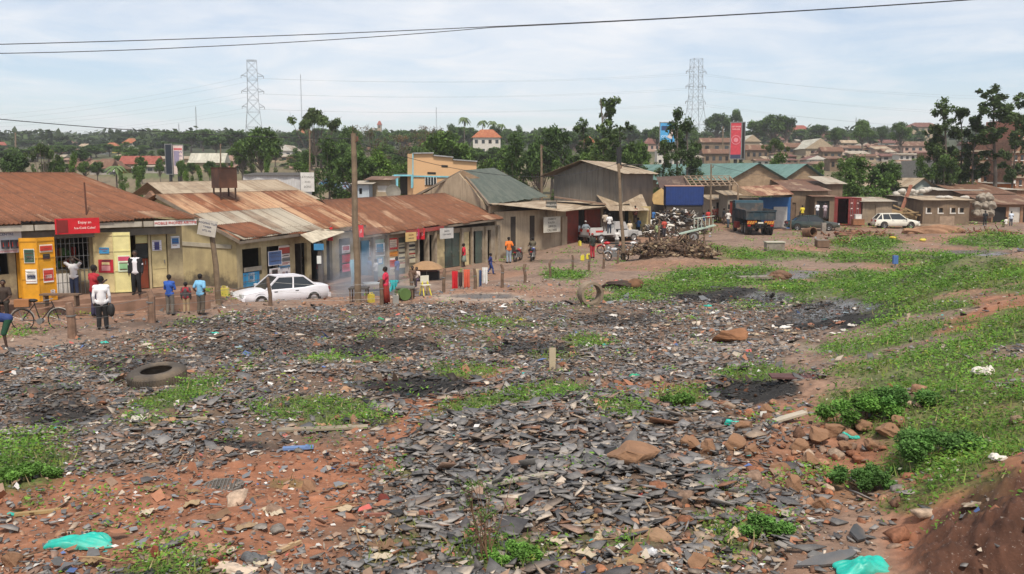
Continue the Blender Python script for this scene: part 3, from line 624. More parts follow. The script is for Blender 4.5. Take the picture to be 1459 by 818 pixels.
# mesh grille across the open shop
m=MB()
x=c(76)
while x<c(129): m.bar((x,-.05,0.02),(x,-.05,2.2),.014,n=5); x+=.16
for zk in(.5,1.0,1.5,2.0): m.bar((c(75),-.05,zk),(c(130),-.05,zk),.012,n=5)
m.build('grille',STEEL,root)
goods(root,c(76),c(128),1.3,.5,3); goods(root,c(-50),c(12),1.3,.5,4); goods(root,c(139),c(176),1.3,.7,5)
m=MB(); plank(m,c(76),c(100),-.02,.0,.05,.85); 
for k in range(8): x=c(77)+k*(c(99)-c(77))/8; plank(m,x,x+.06,-.05,-.02,.08,.8)
m.build('counter_front',WHITE,root)
# yellow doors standing open with paint posters
def leaf(root,p,q,zb,zt,mat,posters=(),name='door'):
    p=Vector((p[0],p[1],0)); q=Vector((q[0],q[1],0)); m=MB(); n=(q-p).cross(Vector((0,0,1))).normalized(); u=(q-p).normalized(); Lq=(q-p).length
    m.prism([p+Vector((0,0,zb)),q+Vector((0,0,zb)),q+Vector((0,0,zt)),p+Vector((0,0,zt))],n*-.025)
    for k in (0,.36,.7,.97): zk=zb+.02+(zt-zb-.06)*k; m.beam(p+n*.012+Vector((0,0,zk)),q+n*.012+Vector((0,0,zk)),.02,.05)
    for e in(p,q): m.beam(e+n*.012+Vector((0,0,zb)),e+n*.012+Vector((0,0,zt)),.02,.04)
    d=m.build(name,mat,root)
    for (fx,fz,fw,fh,bg,bits) in posters:
        qq=random.Random(int(fx*97+fz*31)); bits=list(bits)+[(.5+qq.uniform(-.1,.1),qq.uniform(.06,.94),qq.uniform(.3,.8),.035,qq.choice(['#3a3a40','#7a6a5a','#a04038'])) for _ in range(5)]; cc_=p+u*(fx*Lq)+n*.03; mats=[C(bg,.5)]; mb=MB(); Rm=Matrix((u,n,Vector((0,0,1)))).transposed()
        zc=zb+(zt-zb)*fz; ww=fw*Lq; hh=fh*(zt-zb); mb.box(cc_+Vector((0,0,zc)),(ww,.01,hh),mat=Rm)
        for cx,cz,bw,bh,cl_ in bits:
            mm=C(cl_,.5)
            if mm not in mats: mats.append(mm)
            bw,bh=min(.94,bw*1.3),(min(.94,bh*1.3) if bh>.05 else bh); mb.box(cc_+u*((cx-.5)*ww)+n*.008+Vector((0,0,zc+(cz-.5)*hh)),(bw*ww,.006,bh*hh),mat=Rm,mi=mats.index(mm))
        mb.build('poster',mats,d)
    return d
pail=[(.5,.55,.7,.6,'#e9e6df'),(.5,.45,.6,.25,'#2c3f6b'),(.5,.78,.62,.05,'#555')]
pail=[(a,b,cw,d,('#555555' if e=='#555' else e)) for a,b,cw,d,e in pail]
leaf(root,(c(20),-1.15),(c(41),-1.45),.02,2.35,YD,[(.55,.72,.62,.22,'#e6e0d4',[(.5,.5,.7,.7,'#3d5a4a'),(.5,.35,.5,.2,'#d9d9d9')]),(.6,.4,.65,.22,'#dcdcd8',pail)])
leaf(root,(c(41),-1.45),(c(67),-1.25),.02,2.35,YD,[(.5,.83,.75,.12,'#e8d9c0',[(.5,.5,.8,.5,'#c33a2a')]),(.5,.70,.4,.08,'#333333',[]),(.55,.4,.6,.22,'#e9e3dc',[(.5,.5,.72,.6,'#c9483c'),(.5,.42,.5,.2,'#f0ece6')]),(.75,.12,.25,.09,'#d9d9d9',[])])
leaf(root,(c(133),-.25),(c(155),-.75),.05,2.4,CD,[(.55,.70,.5,.1,'#3d8fc0',[]),(.6,.44,.75,.22,'#b72634',[(.5,.7,.4,.15,'#f0d9a0'),(.5,.35,.45,.3,'#e8a0a0')])])
leaf(root,(c(155),-.75),(c(176),-.98),.05,2.4,CD2,[(.6,.48,.72,.27,'#d8e6cc',[(.5,.8,.8,.2,'#c94f6d'),(.5,.3,.6,.3,'#8fbf8f')])])
poster(root,c(226),1.75,.38,.42,'#e8e6ee',[(.5,.45,.4,.6,'#4a4a86')],y=.02); poster(root,c(252),1.85,.36,.5,'#e6e6e6',[(.5,.6,.6,.35,'#2d6ea8')],y=-.02)
plank(mq:=MB(),c(196),c(213),.02,.05,1.25,1.85); mq.build('window',GLASS,root)
plank(mq:=MB(),c(196),c(213),.01,.05,1.87,2.4); mq.build('transom_panel',CD2,root)
m=MB(); plank(m,c(178),c(183),-.04,.22,0,2.45); plank(m,c(213),c(216),-.06,-.001,0,2.45); m.build('door_frame',C('#b9a985',.8),root)
# the two rusty rods standing through the roof edge
for px,t,b in((44,280,318),(124,262,312)):
    q=W(px,b,35.2); m=MB(); top=W(px-4,t-2,35.4); m.bar(q-Vector((0,0,.2)),top,.035,.03); 
    o=m.build('rod',M('rusty_rod',(.1,.04,.025),.9,.3),root,world=True)
# signs on the left shop: things of their own
def board(name,label,px0,px1,pt,pb,Y,mat,lines,rz=None,th=.04,group=None,cat='sign',tilt=0):
    p0=W(px0,(pt+pb)/2,Y); p1=W(px1,(pt+pb)/2,Y); cpt=(p0+p1)/2; w_=(p1-p0).length; h_=(pb-pt)/1300*Y
    if rz is None: rz=0
    w_=w_/max(.3,math.cos(rz))
    t=thing(name,label,cat,cpt-Vector((0,0,h_/2)),rz,group); t.rotation_euler=(0,tilt,rz)
    m=MB(); m.box((0,0,h_/2),(w_,th,h_)); m.build('panel',mat,t)
    for (body,fx,fz,fs,colr) in lines:
        text_mesh('lettering',body,fs*h_,C(colr,.5),t,((fx-.5)*w_,-th/2-.004,fz*h_),(R(90),0,0))
    return t,w_,h_
rzs=math.atan2(dd.y,dd.x)
t,w_,h_=board('shop_sign','red soft drink sign with white letters under the left rusty roof',88,133,311,333,34.0,C('#c81e28',.45),[('Enjoy an',.66,.72,.24,'#f4e9e0'),('Ice-Cold Coke!',.66,.36,.21,'#f4e9e0')],rz=rzs)
m=MB(); m.box((-.33*w_,-.03,.5*h_),(.22*w_,.01,.8*h_)); m.box((-.45*w_,-.034,.5*h_),(.04*w_,.01,.9*h_)); m.build('picture',C('#7d2420',.5),t)
t,w_,h_=board('paint_sign','white paint shop board reading CENTRE with two pails at left edge',-22,21,330,361,33.2,C('#e3e1e2',.5),[('CENTRE',.66,.86,.16,'#2b3f86'),('PAINTS & HARDWARE',.6,.07,.1,'#c33030')],rz=rzs)
m=MB(); 
for xx in(.12,.33): m.lathe([(0,.2*h_),(.09*w_,.2*h_),(.1*w_,.6*h_),(0,.6*h_)],12,(xx*w_,-.02,0),mi=0); m.box((xx*w_,-.13*1.0,.4*h_),(.14*w_,.01,.2*h_),mi=1)
m.build('picture',[C('#4a4a50',.5),C('#c8402f',.5)],t)
m=MB(); m.box((0,-.022,.13*h_/2+.005),(w_,.006,.12*h_)); m.build('border',C('#d8c9c9',.5),t)

# ---- second shop with patchy rusty roof ------------------------------------
Eb0=W(341,343,44); Eb1=W(521,320,54); T0=W(222,277,46); T1=W(425,271,56.5)
A=Eb0+Vector((-.35,.6,0)); B=Eb1+Vector((-.45,.3,0)); z0=-.95; zt=1.72
root=frame_thing('shop','middle shop with patchy orange roof behind the white saloon','shop',A,B,z0)
py=390; c=lambda px: colx(px,py,A,B)
BLU=C('#2f86b8',.6)
facade(root,A,B,z0,zt,[(338,346,'wall',None,None),(346,373,'half',None,None),(373,381,'wall',None,None),(381,400,'open',None,None),(400,414,'door',C('#b9b2a5',.7),None),(414,421,'wall',None,None),(421,438,'open',None,None),(438,444,'wall',None,None),(444,462,'open',None,None),(462,466,'wall',None,None),(466,474,'open',None,None),(474,484,'wall',None,None),(484,500,'open',None,None),(500,514,'wall',None,None)],py,CREAM,depth=3.6,lintel=.35)
add_roof(root,Eb0,Eb1,T1,T0,RUSTP)
# grey replacement sheets on the left end of the roof
n_=(Eb1-Eb0).cross(T0-Eb0).normalized(); n_=n_ if n_.z>0 else -n_
lerp=lambda a,b,k:a+(b-a)*k
g0=lerp(Eb0,Eb1,.02);g1=lerp(Eb0,Eb1,.62);g2=lerp(lerp(Eb0,T0,.56),lerp(Eb1,T1,.56),.60);g3=lerp(lerp(Eb0,T0,.56),lerp(Eb1,T1,.56),.01)
add_roof(root,g0+n_*.035,g1+n_*.035,g2+n_*.035,g3+n_*.035,GREYR,back=False,name='roof_patch',solid=.008)
r0=lerp(Eb0,Eb1,.05);r1=lerp(Eb0,Eb1,.30);r2=lerp(lerp(Eb0,T0,.30),lerp(Eb1,T1,.30),.24);r3=lerp(lerp(Eb0,T0,.30),lerp(Eb1,T1,.30),.0)
add_roof(root,r0+n_*.07,r1+n_*.07,r2+n_*.07,r3+n_*.07,RUST1,back=False,name='roof_patch',solid=.008)
# gable wall facing the camera
gA=A; gB=Vector((T0.x-(Eb0.x-T0.x)+.8,T0.y+(T0.y-Eb0.y),0)); 
def gable(root,P,Q,zb,ze1,ze2,apex=None,mat=None,th=.2,name='gable_wall'):
    """P,Q plan ends; ze1/ze2 wall heights at them; apex=(fraction,z)"""
    d=Vector((Q.x-P.x,Q.y-P.y,0)); n=Vector((d.y,-d.x,0)).normalized(); mb=MB(); pts=[Vector((P.x,P.y,zb)),Vector((Q.x,Q.y,zb)),Vector((Q.x,Q.y,ze2))]
    us=[0,d.length,d.length]; zs=[zb,zb,ze2]
    if apex: pts.append(Vector((P.x+d.x*apex[0],P.y+d.y*apex[0],apex[1]))); us.append(d.length*apex[0]); zs.append(apex[1])
    pts.append(Vector((P.x,P.y,ze1))); us.append(0); zs.append(ze1)
    mb.prism(pts,-n*th); uv=list(zip(us,zs))*2
    return mb.build(name,mat,root,world=True,uv=uv)
gable(root,gB,gA,z0,zt,zt,(.5,4.0),YELW)
m=MB(); p=lerp(gB,gA,.22); q=lerp(gB,gA,.97); nG=Vector((gA.y-gB.y,-(gA.x-gB.x),0)).normalized()
p=Vector((p.x,p.y,zt-.02))+nG*.03; q=Vector((q.x,q.y,zt-.2))+nG*.03; m.beam(p,q,.05,.2); m.build('band',C('#a8a08d',.8),root,world=True)
m=MB(); m.beam(Vector((Eb0.x,Eb0.y,Eb0.z-.07)),Vector((T0.x,T0.y,T0.z-.09)),.04,.16); m.beam(Vector((Eb0.x,Eb0.y,Eb0.z-.1)),Vector((Eb1.x,Eb1.y,Eb1.z-.1)),.04,.14); m.build('bargeboard',M('grey_board',(.2,.16,.12),.9,.3),root,world=True)
m=MB(); plank(m,-.2,(B-A).length+.3,-1.1,-.001,-.9,0); m.build('porch',CEM,root)
# awning
m=MB(); a0=W(428,335,47); a1=W(474,322,52.2); a2=a1+Vector((.75,-.35,-.35)); a3=a0+Vector((.7,-.4,-.4)); 
m.prism([a0,a1,a2,a3],(0,0,.03)); m.build('awning',C('#c8bda6',.8,dirt=(.2,.15,.1)),root,world=True)
x=c(346)+.05; poster(root,c(357.5),.78,(c(370)-c(347)),.72,'#2f86b8',[(.5,.5,.5,.8,'#3f9ac8'),(.5,.62,.3,.5,'#e8eef2'),(.5,.62,.16,.2,'#2f86b8')],y=-.02,name='painted_panel')
m=MB(); plank(m,c(347),c(372),-.07,-.02,1.18,1.4); m.build('shutter_panel',C('#9b9384',.7),root)
poster(root,c(390.5),1.7,1.1,.75,'#e3e3e8',[(.5,.5,.7,.7,'#5a76a8')],y=-.1); poster(root,c(407),1.75,1.0,1.05,'#dcd2cc',[(.5,.75,.8,.25,'#b5483c'),(.5,.3,.7,.15,'#777777')],y=.02)
poster(root,c(389.5),.95,.85,.45,'#dedede',[(.5,.5,.4,.5,'#333333')],y=-.1); poster(root,c(407),.72,1.1,1.0,'#3b86b4',[(.5,.45,.8,.65,'#e4e0e4'),(.35,.5,.14,.3,'#b54a48'),(.6,.5,.14,.3,'#5a4a88')],y=.02)
for zk,cl_ in((1.7,'#ece4e4'),(1.15,'#c9404f'),(.6,'#d8577a')): poster(root,c(493),zk,.8,.45,cl_,[(.5,.6,.6,.4,'#c0394b')],y=-.03)
goods(root,c(383),c(399),1.5,.3,6,2); goods(root,c(423),c(437),1.6,.4,7); goods(root,c(446),c(461),1.6,.4,8)

# ---- roof and brick gable behind (grey tan) ---------------------------------
E0=W(222,279,47.5)-Vector((0,0,.1)); E1=W(455,283,58); T0=W(206,258,50); T1=W(400,254,61)
root=thing('back_building','low tan roofed brick building behind the middle shop','building',(E0.x,E0.y,-.9))
add_roof(root,W(240,282,48),W(458,284,59),W(395,256,62),W(210,260,51.5),TANR,back=True,corr=False)
gable(root,W(193,262,53),W(238,282,48.5),-1,3.2,3.0,(.45,4.15),BRICK)
m=MB(); m.prism([Vector((a,b,-1.2)) for a,b in((-17.9,49),(-12.9,58.6),(-16.3,61.2),(-20.2,51.6))],(0,0,4.0)); m.build('wall',BRICK,root,world=True)
# rusty water box on the roof
p=W(320,270,49.5); z_=W(320,270,49.5).z; t=thing('water_tank','rusty square iron water tank standing on legs above the roofs','tank',(p.x,p.y,z_),R(42))
s=1.0; m=MB(); m.box((0,0,.62),(s,s,1.08)); 
m.build('box',M('dark_rust_iron',(.075,.035,.024),.85,.35,sc=1.3,dirt=(.17,.07,.035)),t)
m=MB(); m.box((0,0,1.17),(s+.05,s+.05,.03)); m.build('rim',M('rim_rust',(.06,.03,.02),.9,.2),t)
for sx in(-1,1):
    for sy in(-1,1): m=MB(); m.box((sx*.42,sy*.42,-.2),(.07,.07,.6)); m.build('leg',M('rim_rust',(0,0,0)),t)

# ---- third shop row ----------------------------------------------------------
E0=W(518,335,54); E1=W(718,310,66); T0=W(457,285,58); T1=W(634,275,69); 
dd=Vector((E1.x-E0.x,E1.y-E0.y,0)).normalized(); nn=Vector((-dd.y,dd.x,0)); 
Ex=E0; Tx=T0
A=E0+dd*.2+nn*.5; B=E1+nn*.5-dd*.2; z0=-1.22; zt=1.42
root=frame_thing('shop','long rusty roofed shop row with many doors beside the tall pole','shop',A,B,z0)
py=375; c=lambda px: colx(px,py,A,B)
BD=C('#3e7fa0',.7); GD=C('#4c5a52',.7,dirt=(.1,.08,.06)); LB=C('#9fb9ac',.7,dirt=(.3,.25,.15)); CR=C('#c9b98e',.7,dirt=(.25,.18,.1),dirta=.3)
facade(root,A,B,z0,zt,[(516,528,'door',BD,None),(528,535,'wall',None,None),(535,549,'door',LB,None),(549,554,'wall',None,None),(554,567,'door',CR,None),(567,568,'wall',None,None),(568,578,'door',GD,None),(578,580,'wall',None,None),(580,592,'door',C('#8f8468',.7),None),(592,595,'wall',None,None),(595,607,'open',None,None),(607,609,'wall',None,None),(609,618,'open',None,None),(618,622,'wall',None,None),(622,635,'door',CR,None),(635,645,'door',GD,None),(645,656,'door',GD,None),(656,670,'door',CR,None),(670,678,'open',None,None),(678,688,'door',GD,None),(688,694,'wall',None,None),(694,700,'open',None,None),(700,713,'wall',None,None)],py,M('pillar_plaster',(.36,.30,.22),.9,.25,dirt=(.15,.1,.07)),depth=4.2,lintel=.3)
add_roof(root,Ex,E1,T1,Tx,RUST)
m=MB(); plank(m,0,(B-A).length+.3,-1.2,-.001,-.9,0.02); m.build('porch',CEM,root)
m=MB(); m.beam(Ex-Vector((0,0,.12)),E1-Vector((0,0,.12)),.04,.13); m.build('eave_board',M('grey_board',(0,0,0)),root,world=True)
m=MB(); 
f0=lerp(Ex,E1,.26)-Vector((-.03,.05,.16)); f1=lerp(Ex,E1,.52)-Vector((-.03,.05,.16)); m.beam(f0,f1,.03,.24); m.build('red_fascia',C('#9b4038',.7,dirt=(.2,.1,.08)),root,world=True)
for px in(531,551,579,594,608,619,657,671,691,708): 
    m=MB(); x=c(px); m.box((x,-.1,1.3),(.16,.16,2.6)); m.build('pillar',M('pillar_plaster',(0,0,0)),root)
gable(root,B,B+nn*9,z0,1.7,1.7,(.5,3.4),BEIGE)
def pst(px,z,w,h,bg,bits,y=.02): poster(root,c(px),z,w,h,bg,bits,y=y)
pst(561,2.0,1.0,.75,'#c9332e',[(.5,.5,.5,.5,'#e8d8c8')]); pst(561,1.35,1.05,.3,'#d88a2a',[]); pst(561,.75,1.0,.7,'#e6e2dc',[(.5,.5,.6,.5,'#b8483c')])
pst(586,1.3,.9,1.3,'#cfc6a8',[(.5,.85,.8,.08,'#444444'),(.5,.65,.8,.06,'#555555'),(.5,.45,.8,.06,'#a03a30'),(.5,.25,.8,.06,'#555555')]); pst(573,1.2,.6,1.6,'#b9b39b',[(.5,.8,.8,.06,'#555555'),(.5,.6,.8,.06,'#444444'),(.5,.4,.8,.06,'#555555')])
pst(542,1.7,.9,.8,'#dfe3e4',[(.5,.6,.5,.5,'#4f9cc4'),(.5,.2,.7,.2,'#888888')]); pst(542,1.0,.5,.4,'#3f8fc0',[(.5,.5,.5,.5,'#dfe8ee')]); pst(531,1.5,.5,1.5,'#e2e2dc',[(.5,.8,.7,.1,'#666666'),(.5,.5,.7,.1,'#c0483c')])

for k,(a,b,l) in enumerate([(596,606,9),(610,617,10),(671,677,11)]): goods(root,c(a),c(b),1.6,.4,l)
# hanging signs on the row
rz3=math.atan2(dd.y,dd.x)
gS='small red hanging signs along the shop row'
for i,(px,pt,pb,Y,lab) in enumerate([(470.5,324,343,51,'small red sign with pale letters hanging left of the tall pole'),(514.5,321,338,53,'small red sign hanging just right of the tall wooden pole'),(594.5,326,341,58,'dark pink sign with emblem, left one of the pair over the row'),(602,325,341,58.5,'red upright sign, right one of the pair over the row')]):
    p=W(px,pb,Y); h_=(pb-pt)/1300*Y; t=thing('hanging_sign',lab,'sign',p,-.15,gS); m=MB(); m.box((0,0,h_/2),(.3,.05,h_)); m.build('panel',C(['#d42a35','#d42a35','#b02350','#c8282f'][i],.5),t)
    text_mesh('lettering','MTN'[:0]+'TEL' if i<2 else 'GO',.16,C('#f2e6e2'),t,(0,-.035,h_/2),(R(90),R(90),0)); m=MB(); m.bar((0,0,h_),(0,.25,h_+.12),.012,n=5); m.build('bracket',STEEL,t)
t,w_,h_=board('shop_sign','cream lettered sign board hung under the eave of the shop row',579,592,331,344,57,C('#cfae72',.6),[('SALON',.5,.7,.25,'#7b2f22'),('HAIR CUTS',.5,.35,.18,'#444444')],rz=rz3)
t,w_,h_=board('shop_sign','grey white weathered sign board hanging by a corner before green doors',628,645,325,340,60,C('#c2c0bb',.7),[('PHOTO',.5,.7,.22,'#55555a'),('COPY CENTRE',.5,.4,.18,'#55555a')],rz=rz3)
# ================= middle distance buildings =================
# green roofed building behind the row
root=thing('green_roof_building','green iron roofed building with brick patched gable behind the shop row','building',(-4,70,-.8))
e0=W(718,293,66); e1=W(778,282,84); t0=W(660,239,72); t1=W(700,238,92)
lf=W(592,279,72)
add_roof(root,W(697,291,66),W(781,280,80),W(704,239,93),W(657,243,72.5),GREENR,back=False,corr=False)
mb=MB();uv=[]; roof_sheet(mb,uv,W(592,277,70),W(600,277,90),W(704,239,93),W(657,243,72.5),False); o=mb.build('roof_slope',GREENR,root,world=True,uv=uv); 
gl=W(600,277,70.5); gr=W(693,291,67); gable(root,gl,gr,-1.2,3.45,2.75,(.58,5.2),BEIGE)
# brick infill high in the gable
ga=W(625,262,69.4); gb=W(688,257,67.6)
m=MB(); u0=W(640,256,69.2);u1=W(659,242.5,68.6);u2=W(684,254,67.9); m.prism([u0,u1,u2],(.03,-.12,0)); m.build('brick_infill',BRICKY,root,world=True,uv=[(0,0),(1.2,1),(2.6,0)]*2)
m=MB(); m.beam(W(592,279,69.5),W(657,244,69),.15,.14); m.beam(W(657,244,69),W(697,292,65.8),.15,.16); m.build('bargeboard',M('grey_board',(0,0,0)),root,world=True)
m=MB(); q0=W(697,300,66.2); q1=W(778,285,80); m.beam(Vector((q0.x,q0.y,.9)),Vector((q1.x,q1.y,.9)),.2,3.8); m.build('wall',BEIGE,root,world=True)
# long beige wall building with red gates

A=Vector((W(704,372,66.6).x,66.6,0)); B=Vector((W(888,340,79).x,79,0)); z0=-1.15
zt=W(704,300,66.6).z; root=frame_thing('beige_wall_building','long low beige walled building with flat sheet roof and red gates','building',A,B,z0)
py=350; c=lambda px: colx(px,py,A,B); REDG=C('#7d3222',.75,dirt=(.08,.04,.03))
facade(root,A,B,z0,zt-.1,[(704,806,'wall',None,None),(806,825,'door',REDG,None),(825,833,'open',None,None),(833,838,'door',REDG,None),(838,856,'door',REDG,None),(856,859,'wall',None,None),(859,884,'open',None,None),(884,889,'wall',None,None)],py,BEIGE,depth=5,lintel=.15)
add_roof(root,W(698,290,65.4),W(803,303,70.5)+Vector((0,0,.1)),W(850,287,79),W(712,285,76),TANR,back=False,corr=False,name='roof')
add_roof(root,W(803,302,70.3)+Vector((0,0,.05)),W(898,290,78),W(893,286,84),W(826,286,80),TANR,back=False,corr=False,name='roof')
for px in(731,758): m=MB(); x=c(px); plank(m,x-.28,x+.28,-.012,-.002,.25,3.1); m.build('damp_stain',M('damp_stain',(.045,.035,.028),.95,.3),root)
m=MB(); plank(m,c(799),c(806),-.15,.1,0,2.9); m.build('pillar',BEIGE,root)
t,w_,h_=board('wall_notice','white painted notice of rough black capitals on the beige wall',774,799,309,331,70.6,M('whitewash',(.5,.47,.4),.9,.2),[('CHARITY',.5,.85,.2,'#3b3630'),('YOUTH',.45,.62,.2,'#3b3630'),('SERVICES',.5,.38,.2,'#3b3630'),('CALL HERE',.5,.14,.2,'#3b3630')],rz=math.atan2((B-A).y,(B-A).x),th=.03)
t,w_,h_=board('roof_sign','small dark framed signboard standing at the edge of the flat roof',778,793,287,300,70.8,C('#4b4a45',.7),[('WELDING',.5,.6,.3,'#c8c4bc'),('WORKS',.5,.25,.26,'#c8c4bc')],rz=.3)
m=MB(); [m.bar((sx*w_/2,0,-.4),(sx*w_/2,0,h_+.1),.03,n=5) for sx in(-1,1)]; m.build('post',WOOD,t)
# grey metal shed
SHED=M('grey_sheet_metal',(.165,.145,.12),.6,.22,sc=.6,streak=.6,dirt=(.13,.09,.06),dirta=.2); SHEDB=M('brown_sheet_metal',(.15,.11,.08),.7,.25,sc=.6,streak=.5)
gl=W(789,285,84); gr=W(885,285,78); br=W(930,285,92)
root=thing('metal_shed','tall grey sheet metal shed with shallow tan roof and chimney','shed',(gl.x,gl.y,-.5))
zb=-1; zl=W(789,250,84).z; zr=W(885,246,78).z; za=W(836,230,81).z
gable(root,gl,gr,zb,zl,zr,(.5,za),SHED)
m=MB(); 
for k in range(1,12):
    f=k/12; p=lerp(gl,gr,f); nG=Vector((gr.y-gl.y,-(gr.x-gl.x),0)).normalized(); zt_=zl+(za-zl)*min(1,f*2) if f<.5 else za+(zr-za)*(f-.5)*2
    m.beam(Vector((p.x,p.y,zb))+nG*.02,Vector((p.x,p.y,zt_-.1))+nG*.02,.05,.05)
m.build('wall_rib',M('rib_metal',(.17,.155,.14),.7,.2),root,world=True)
mid=lerp(gl,gr,.5); nG=Vector((gr.y-gl.y,-(gr.x-gl.x),0)).normalized(); back=br-gr; back.z=0
gable(root,gr,br,zb,zr,zr,None,SHEDB,name='side_wall')
ap=Vector((mid.x,mid.y,za+.1))+nG*.8; er=Vector((gr.x,gr.y,zr-.1))+nG*.8+(gr-gl).normalized()*1.0; el=Vector((gl.x,gl.y,zl-.1))+nG*.8-(gr-gl).normalized()*1.2
add_roof(root,er,er+back*1.15,ap+back*1.15,ap,TANR,back=False,corr=False); add_roof(root,el,el+back*1.15,ap+back*1.15,ap,TANR,back=False,corr=False)
m=MB(); q=ap+back*.75+(er-ap)*.25; m.bar(q-Vector((0,0,.3)),q+Vector((0,0,1.7)),.25,n=10); m.build('chimney',BLACK,root,world=True)
m=MB(); q=ap+back*.7+(er-ap)*.35; m.beam(q+Vector((0,0,.1)),q+back*.3+Vector((.8,0,.15)),.9,.12); m.build('vent',M('dark_vent',(.05,.045,.04),.9),root,world=True)
# lean-to roof below it
root=thing('lean_to','low rusty lean-to roof with shelves leaning on the grey shed','shed',(W(880,300,77).x,77,-1))
add_roof(root,W(868,300,73),W(925,300,78),W(915,277,86),W(845,272,82),TANR,back=False,corr=False)
m=MB(); m.beam(W(790,286,76)+Vector((0,0,.3)),W(862,291,76),1.6,.12); m.build('plank_roof',M('old_boards',(.2,.13,.09),.9,.3),root,world=True)
for px,Y in((884,77),(925,79),(905,80)): m=MB(); q=W(px,300,Y); m.bar(Vector((q.x,q.y,-1)),q,.09,n=6); m.build('post',WOOD,root,world=True)
m=MB(); q=W(911,318,79); m.box((q.x,q.y,q.z),(1.9,.12,2.9)); m.build('yellow_brick_panel',M('yellow_brick_panel',(.42,.33,.16),.9,.3),root,world=True)
m=MB(); q=W(893,322,79.5); m.box((q.x,q.y,q.z),(1.6,.1,2.6)); m.build('green_panel',C('#37493c',.8),root,world=True)
t,w_,h_=board('notice','small red ringed notice on the dark green panel under the lean-to',903,909,298,306,78.6,C('#d8d0c8'),[('NO',.5,.5,.4,'#b02a2a')])
# blue container / shop and frames
root=thing('blue_container','bright blue corrugated shipping container behind the scrap heap','container',(W(975,300,86).x,86,-.4),-.08)
cw=(1003-950)/1300*86; ch=1.75
m=MB(); zc=2.9; m.box((0,1.2,zc+.6),(cw,2.4,ch)); x=-cw/2
while x<cw/2: m.box((x+.1,-.02,zc+.6),(.1,.05,ch-.2)); x+=.24
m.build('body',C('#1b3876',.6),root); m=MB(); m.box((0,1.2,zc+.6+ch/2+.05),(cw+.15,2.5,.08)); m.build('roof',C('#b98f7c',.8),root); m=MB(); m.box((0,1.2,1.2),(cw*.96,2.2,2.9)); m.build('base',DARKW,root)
root=thing('timber_frame','unfinished roof frame of bare timber battens behind blue container','roof frame',(W(990,262,92).x,92,0))
a,b,c_,d=W(975,252,100),W(1040,252,100),W(1052,265,92),W(985,266,92); m=MB()
for k in range(9): m.beam(lerp(a,b,k/8),lerp(d,c_,k/8),.12,.1)
for k in range(5): m.beam(lerp(a,d,k/4)+Vector((0,0,.1)),lerp(b,c_,k/4)+Vector((0,0,.1)),.1,.08)
for q in(a,b,c_,d): m.bar(Vector((q.x,q.y,-.5)),q,.1,n=5)
m.build('batten',M('pale_timber',(.3,.22,.15),.9,.3),root,world=True)
root=thing('timber_frame','dark stacked tile and batten roof left of the twin gables','roof',(W(950,255,98).x,98,0))
add_roof(root,W(940,268,94),W(985,270,94),W(975,250,102),W(935,252,102),rustroof('dark_brown_roof',(.1,.06,.045),(.2,.14,.1),.4),back=False,corr=False)
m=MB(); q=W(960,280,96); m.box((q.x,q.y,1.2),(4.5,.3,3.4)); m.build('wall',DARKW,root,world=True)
# twin green gables
TEAL=rustroof('teal_iron_roof',(.12,.22,.20),(.15,.26,.235),.8,dirt=(.05,.09,.085))
def gabled(name,label,pl,pr,pbase,peave,papex,Y,depth,mat,roofmat,dirx=-1,cat='building',doorw=None,group=None,back_px=None):
    """gable end towards the camera from column pl to pr; the ridge runs away and to the left (dirx<0)"""
    P=W(pl,peave,Y); Q=W(pr,peave,Y); zb=W(pl,pbase,Y).z-.6; za=W((pl+pr)/2,papex,Y).z; g=Hz(P.x,P.y)
    r=thing(name,label,cat,((P.x+Q.x)/2,Y,min(zb+.6,P.z)),0,group)
    gable(r,P,Q,zb,P.z,Q.z,(.5,za),mat)
    off=Vector((dirx,depth,0)); mid_=Vector(((P.x+Q.x)/2,Y,za+.05)); n=Vector((0,-.5,0)); ov=(Q-P).normalized()*.5
    rs=(za-P.z)/((Q.x-P.x)/2)*.5
    add_roof(r,P-ov+n-Vector((0,0,rs)),P-ov+off-Vector((0,0,rs)),mid_+off,mid_+n,roofmat,back=False,corr=False); add_roof(r,Q+ov+n-Vector((0,0,rs)),Q+ov+off-Vector((0,0,rs)),mid_+off,mid_+n,roofmat,back=False,corr=False)
    m=MB(); 
    for s_ in(P,Q): m.prism([Vector((s_.x,Y+.2,zb)),Vector((s_.x,Y+.2,s_.z)),Vector((s_.x+off.x,Y+depth,s_.z)),Vector((s_.x+off.x,Y+depth,zb))],(.15 if s_ is P else -.15,0,0))
    m.build('side_wall',mat,r,world=True)
    return r
gabled('brick_workshop','brick gabled workshop with teal roof, left one of the pair',1043,1118,272,254,233,104,16,BRICKY,TEAL,dirx=-11)
gabled('brick_workshop','brick gabled workshop with teal roof, right one of the pair',1118,1177,272,254,234,106,16,BRICKY,TEAL,dirx=-10)
root=thing('back_shed','long teal roofed shed reaching left from the twin gables','shed',(W(990,262,112).x,112,0))
add_roof(root,W(935,262,112),W(1045,262,112),W(1045,234,124),W(945,234,124),TEAL,back=False,corr=False); m=MB(); q=W(990,268,113); m.box((q.x,q.y,q.z-1),(9,.3,3)); m.build('wall',BRICKY,root,world=True)
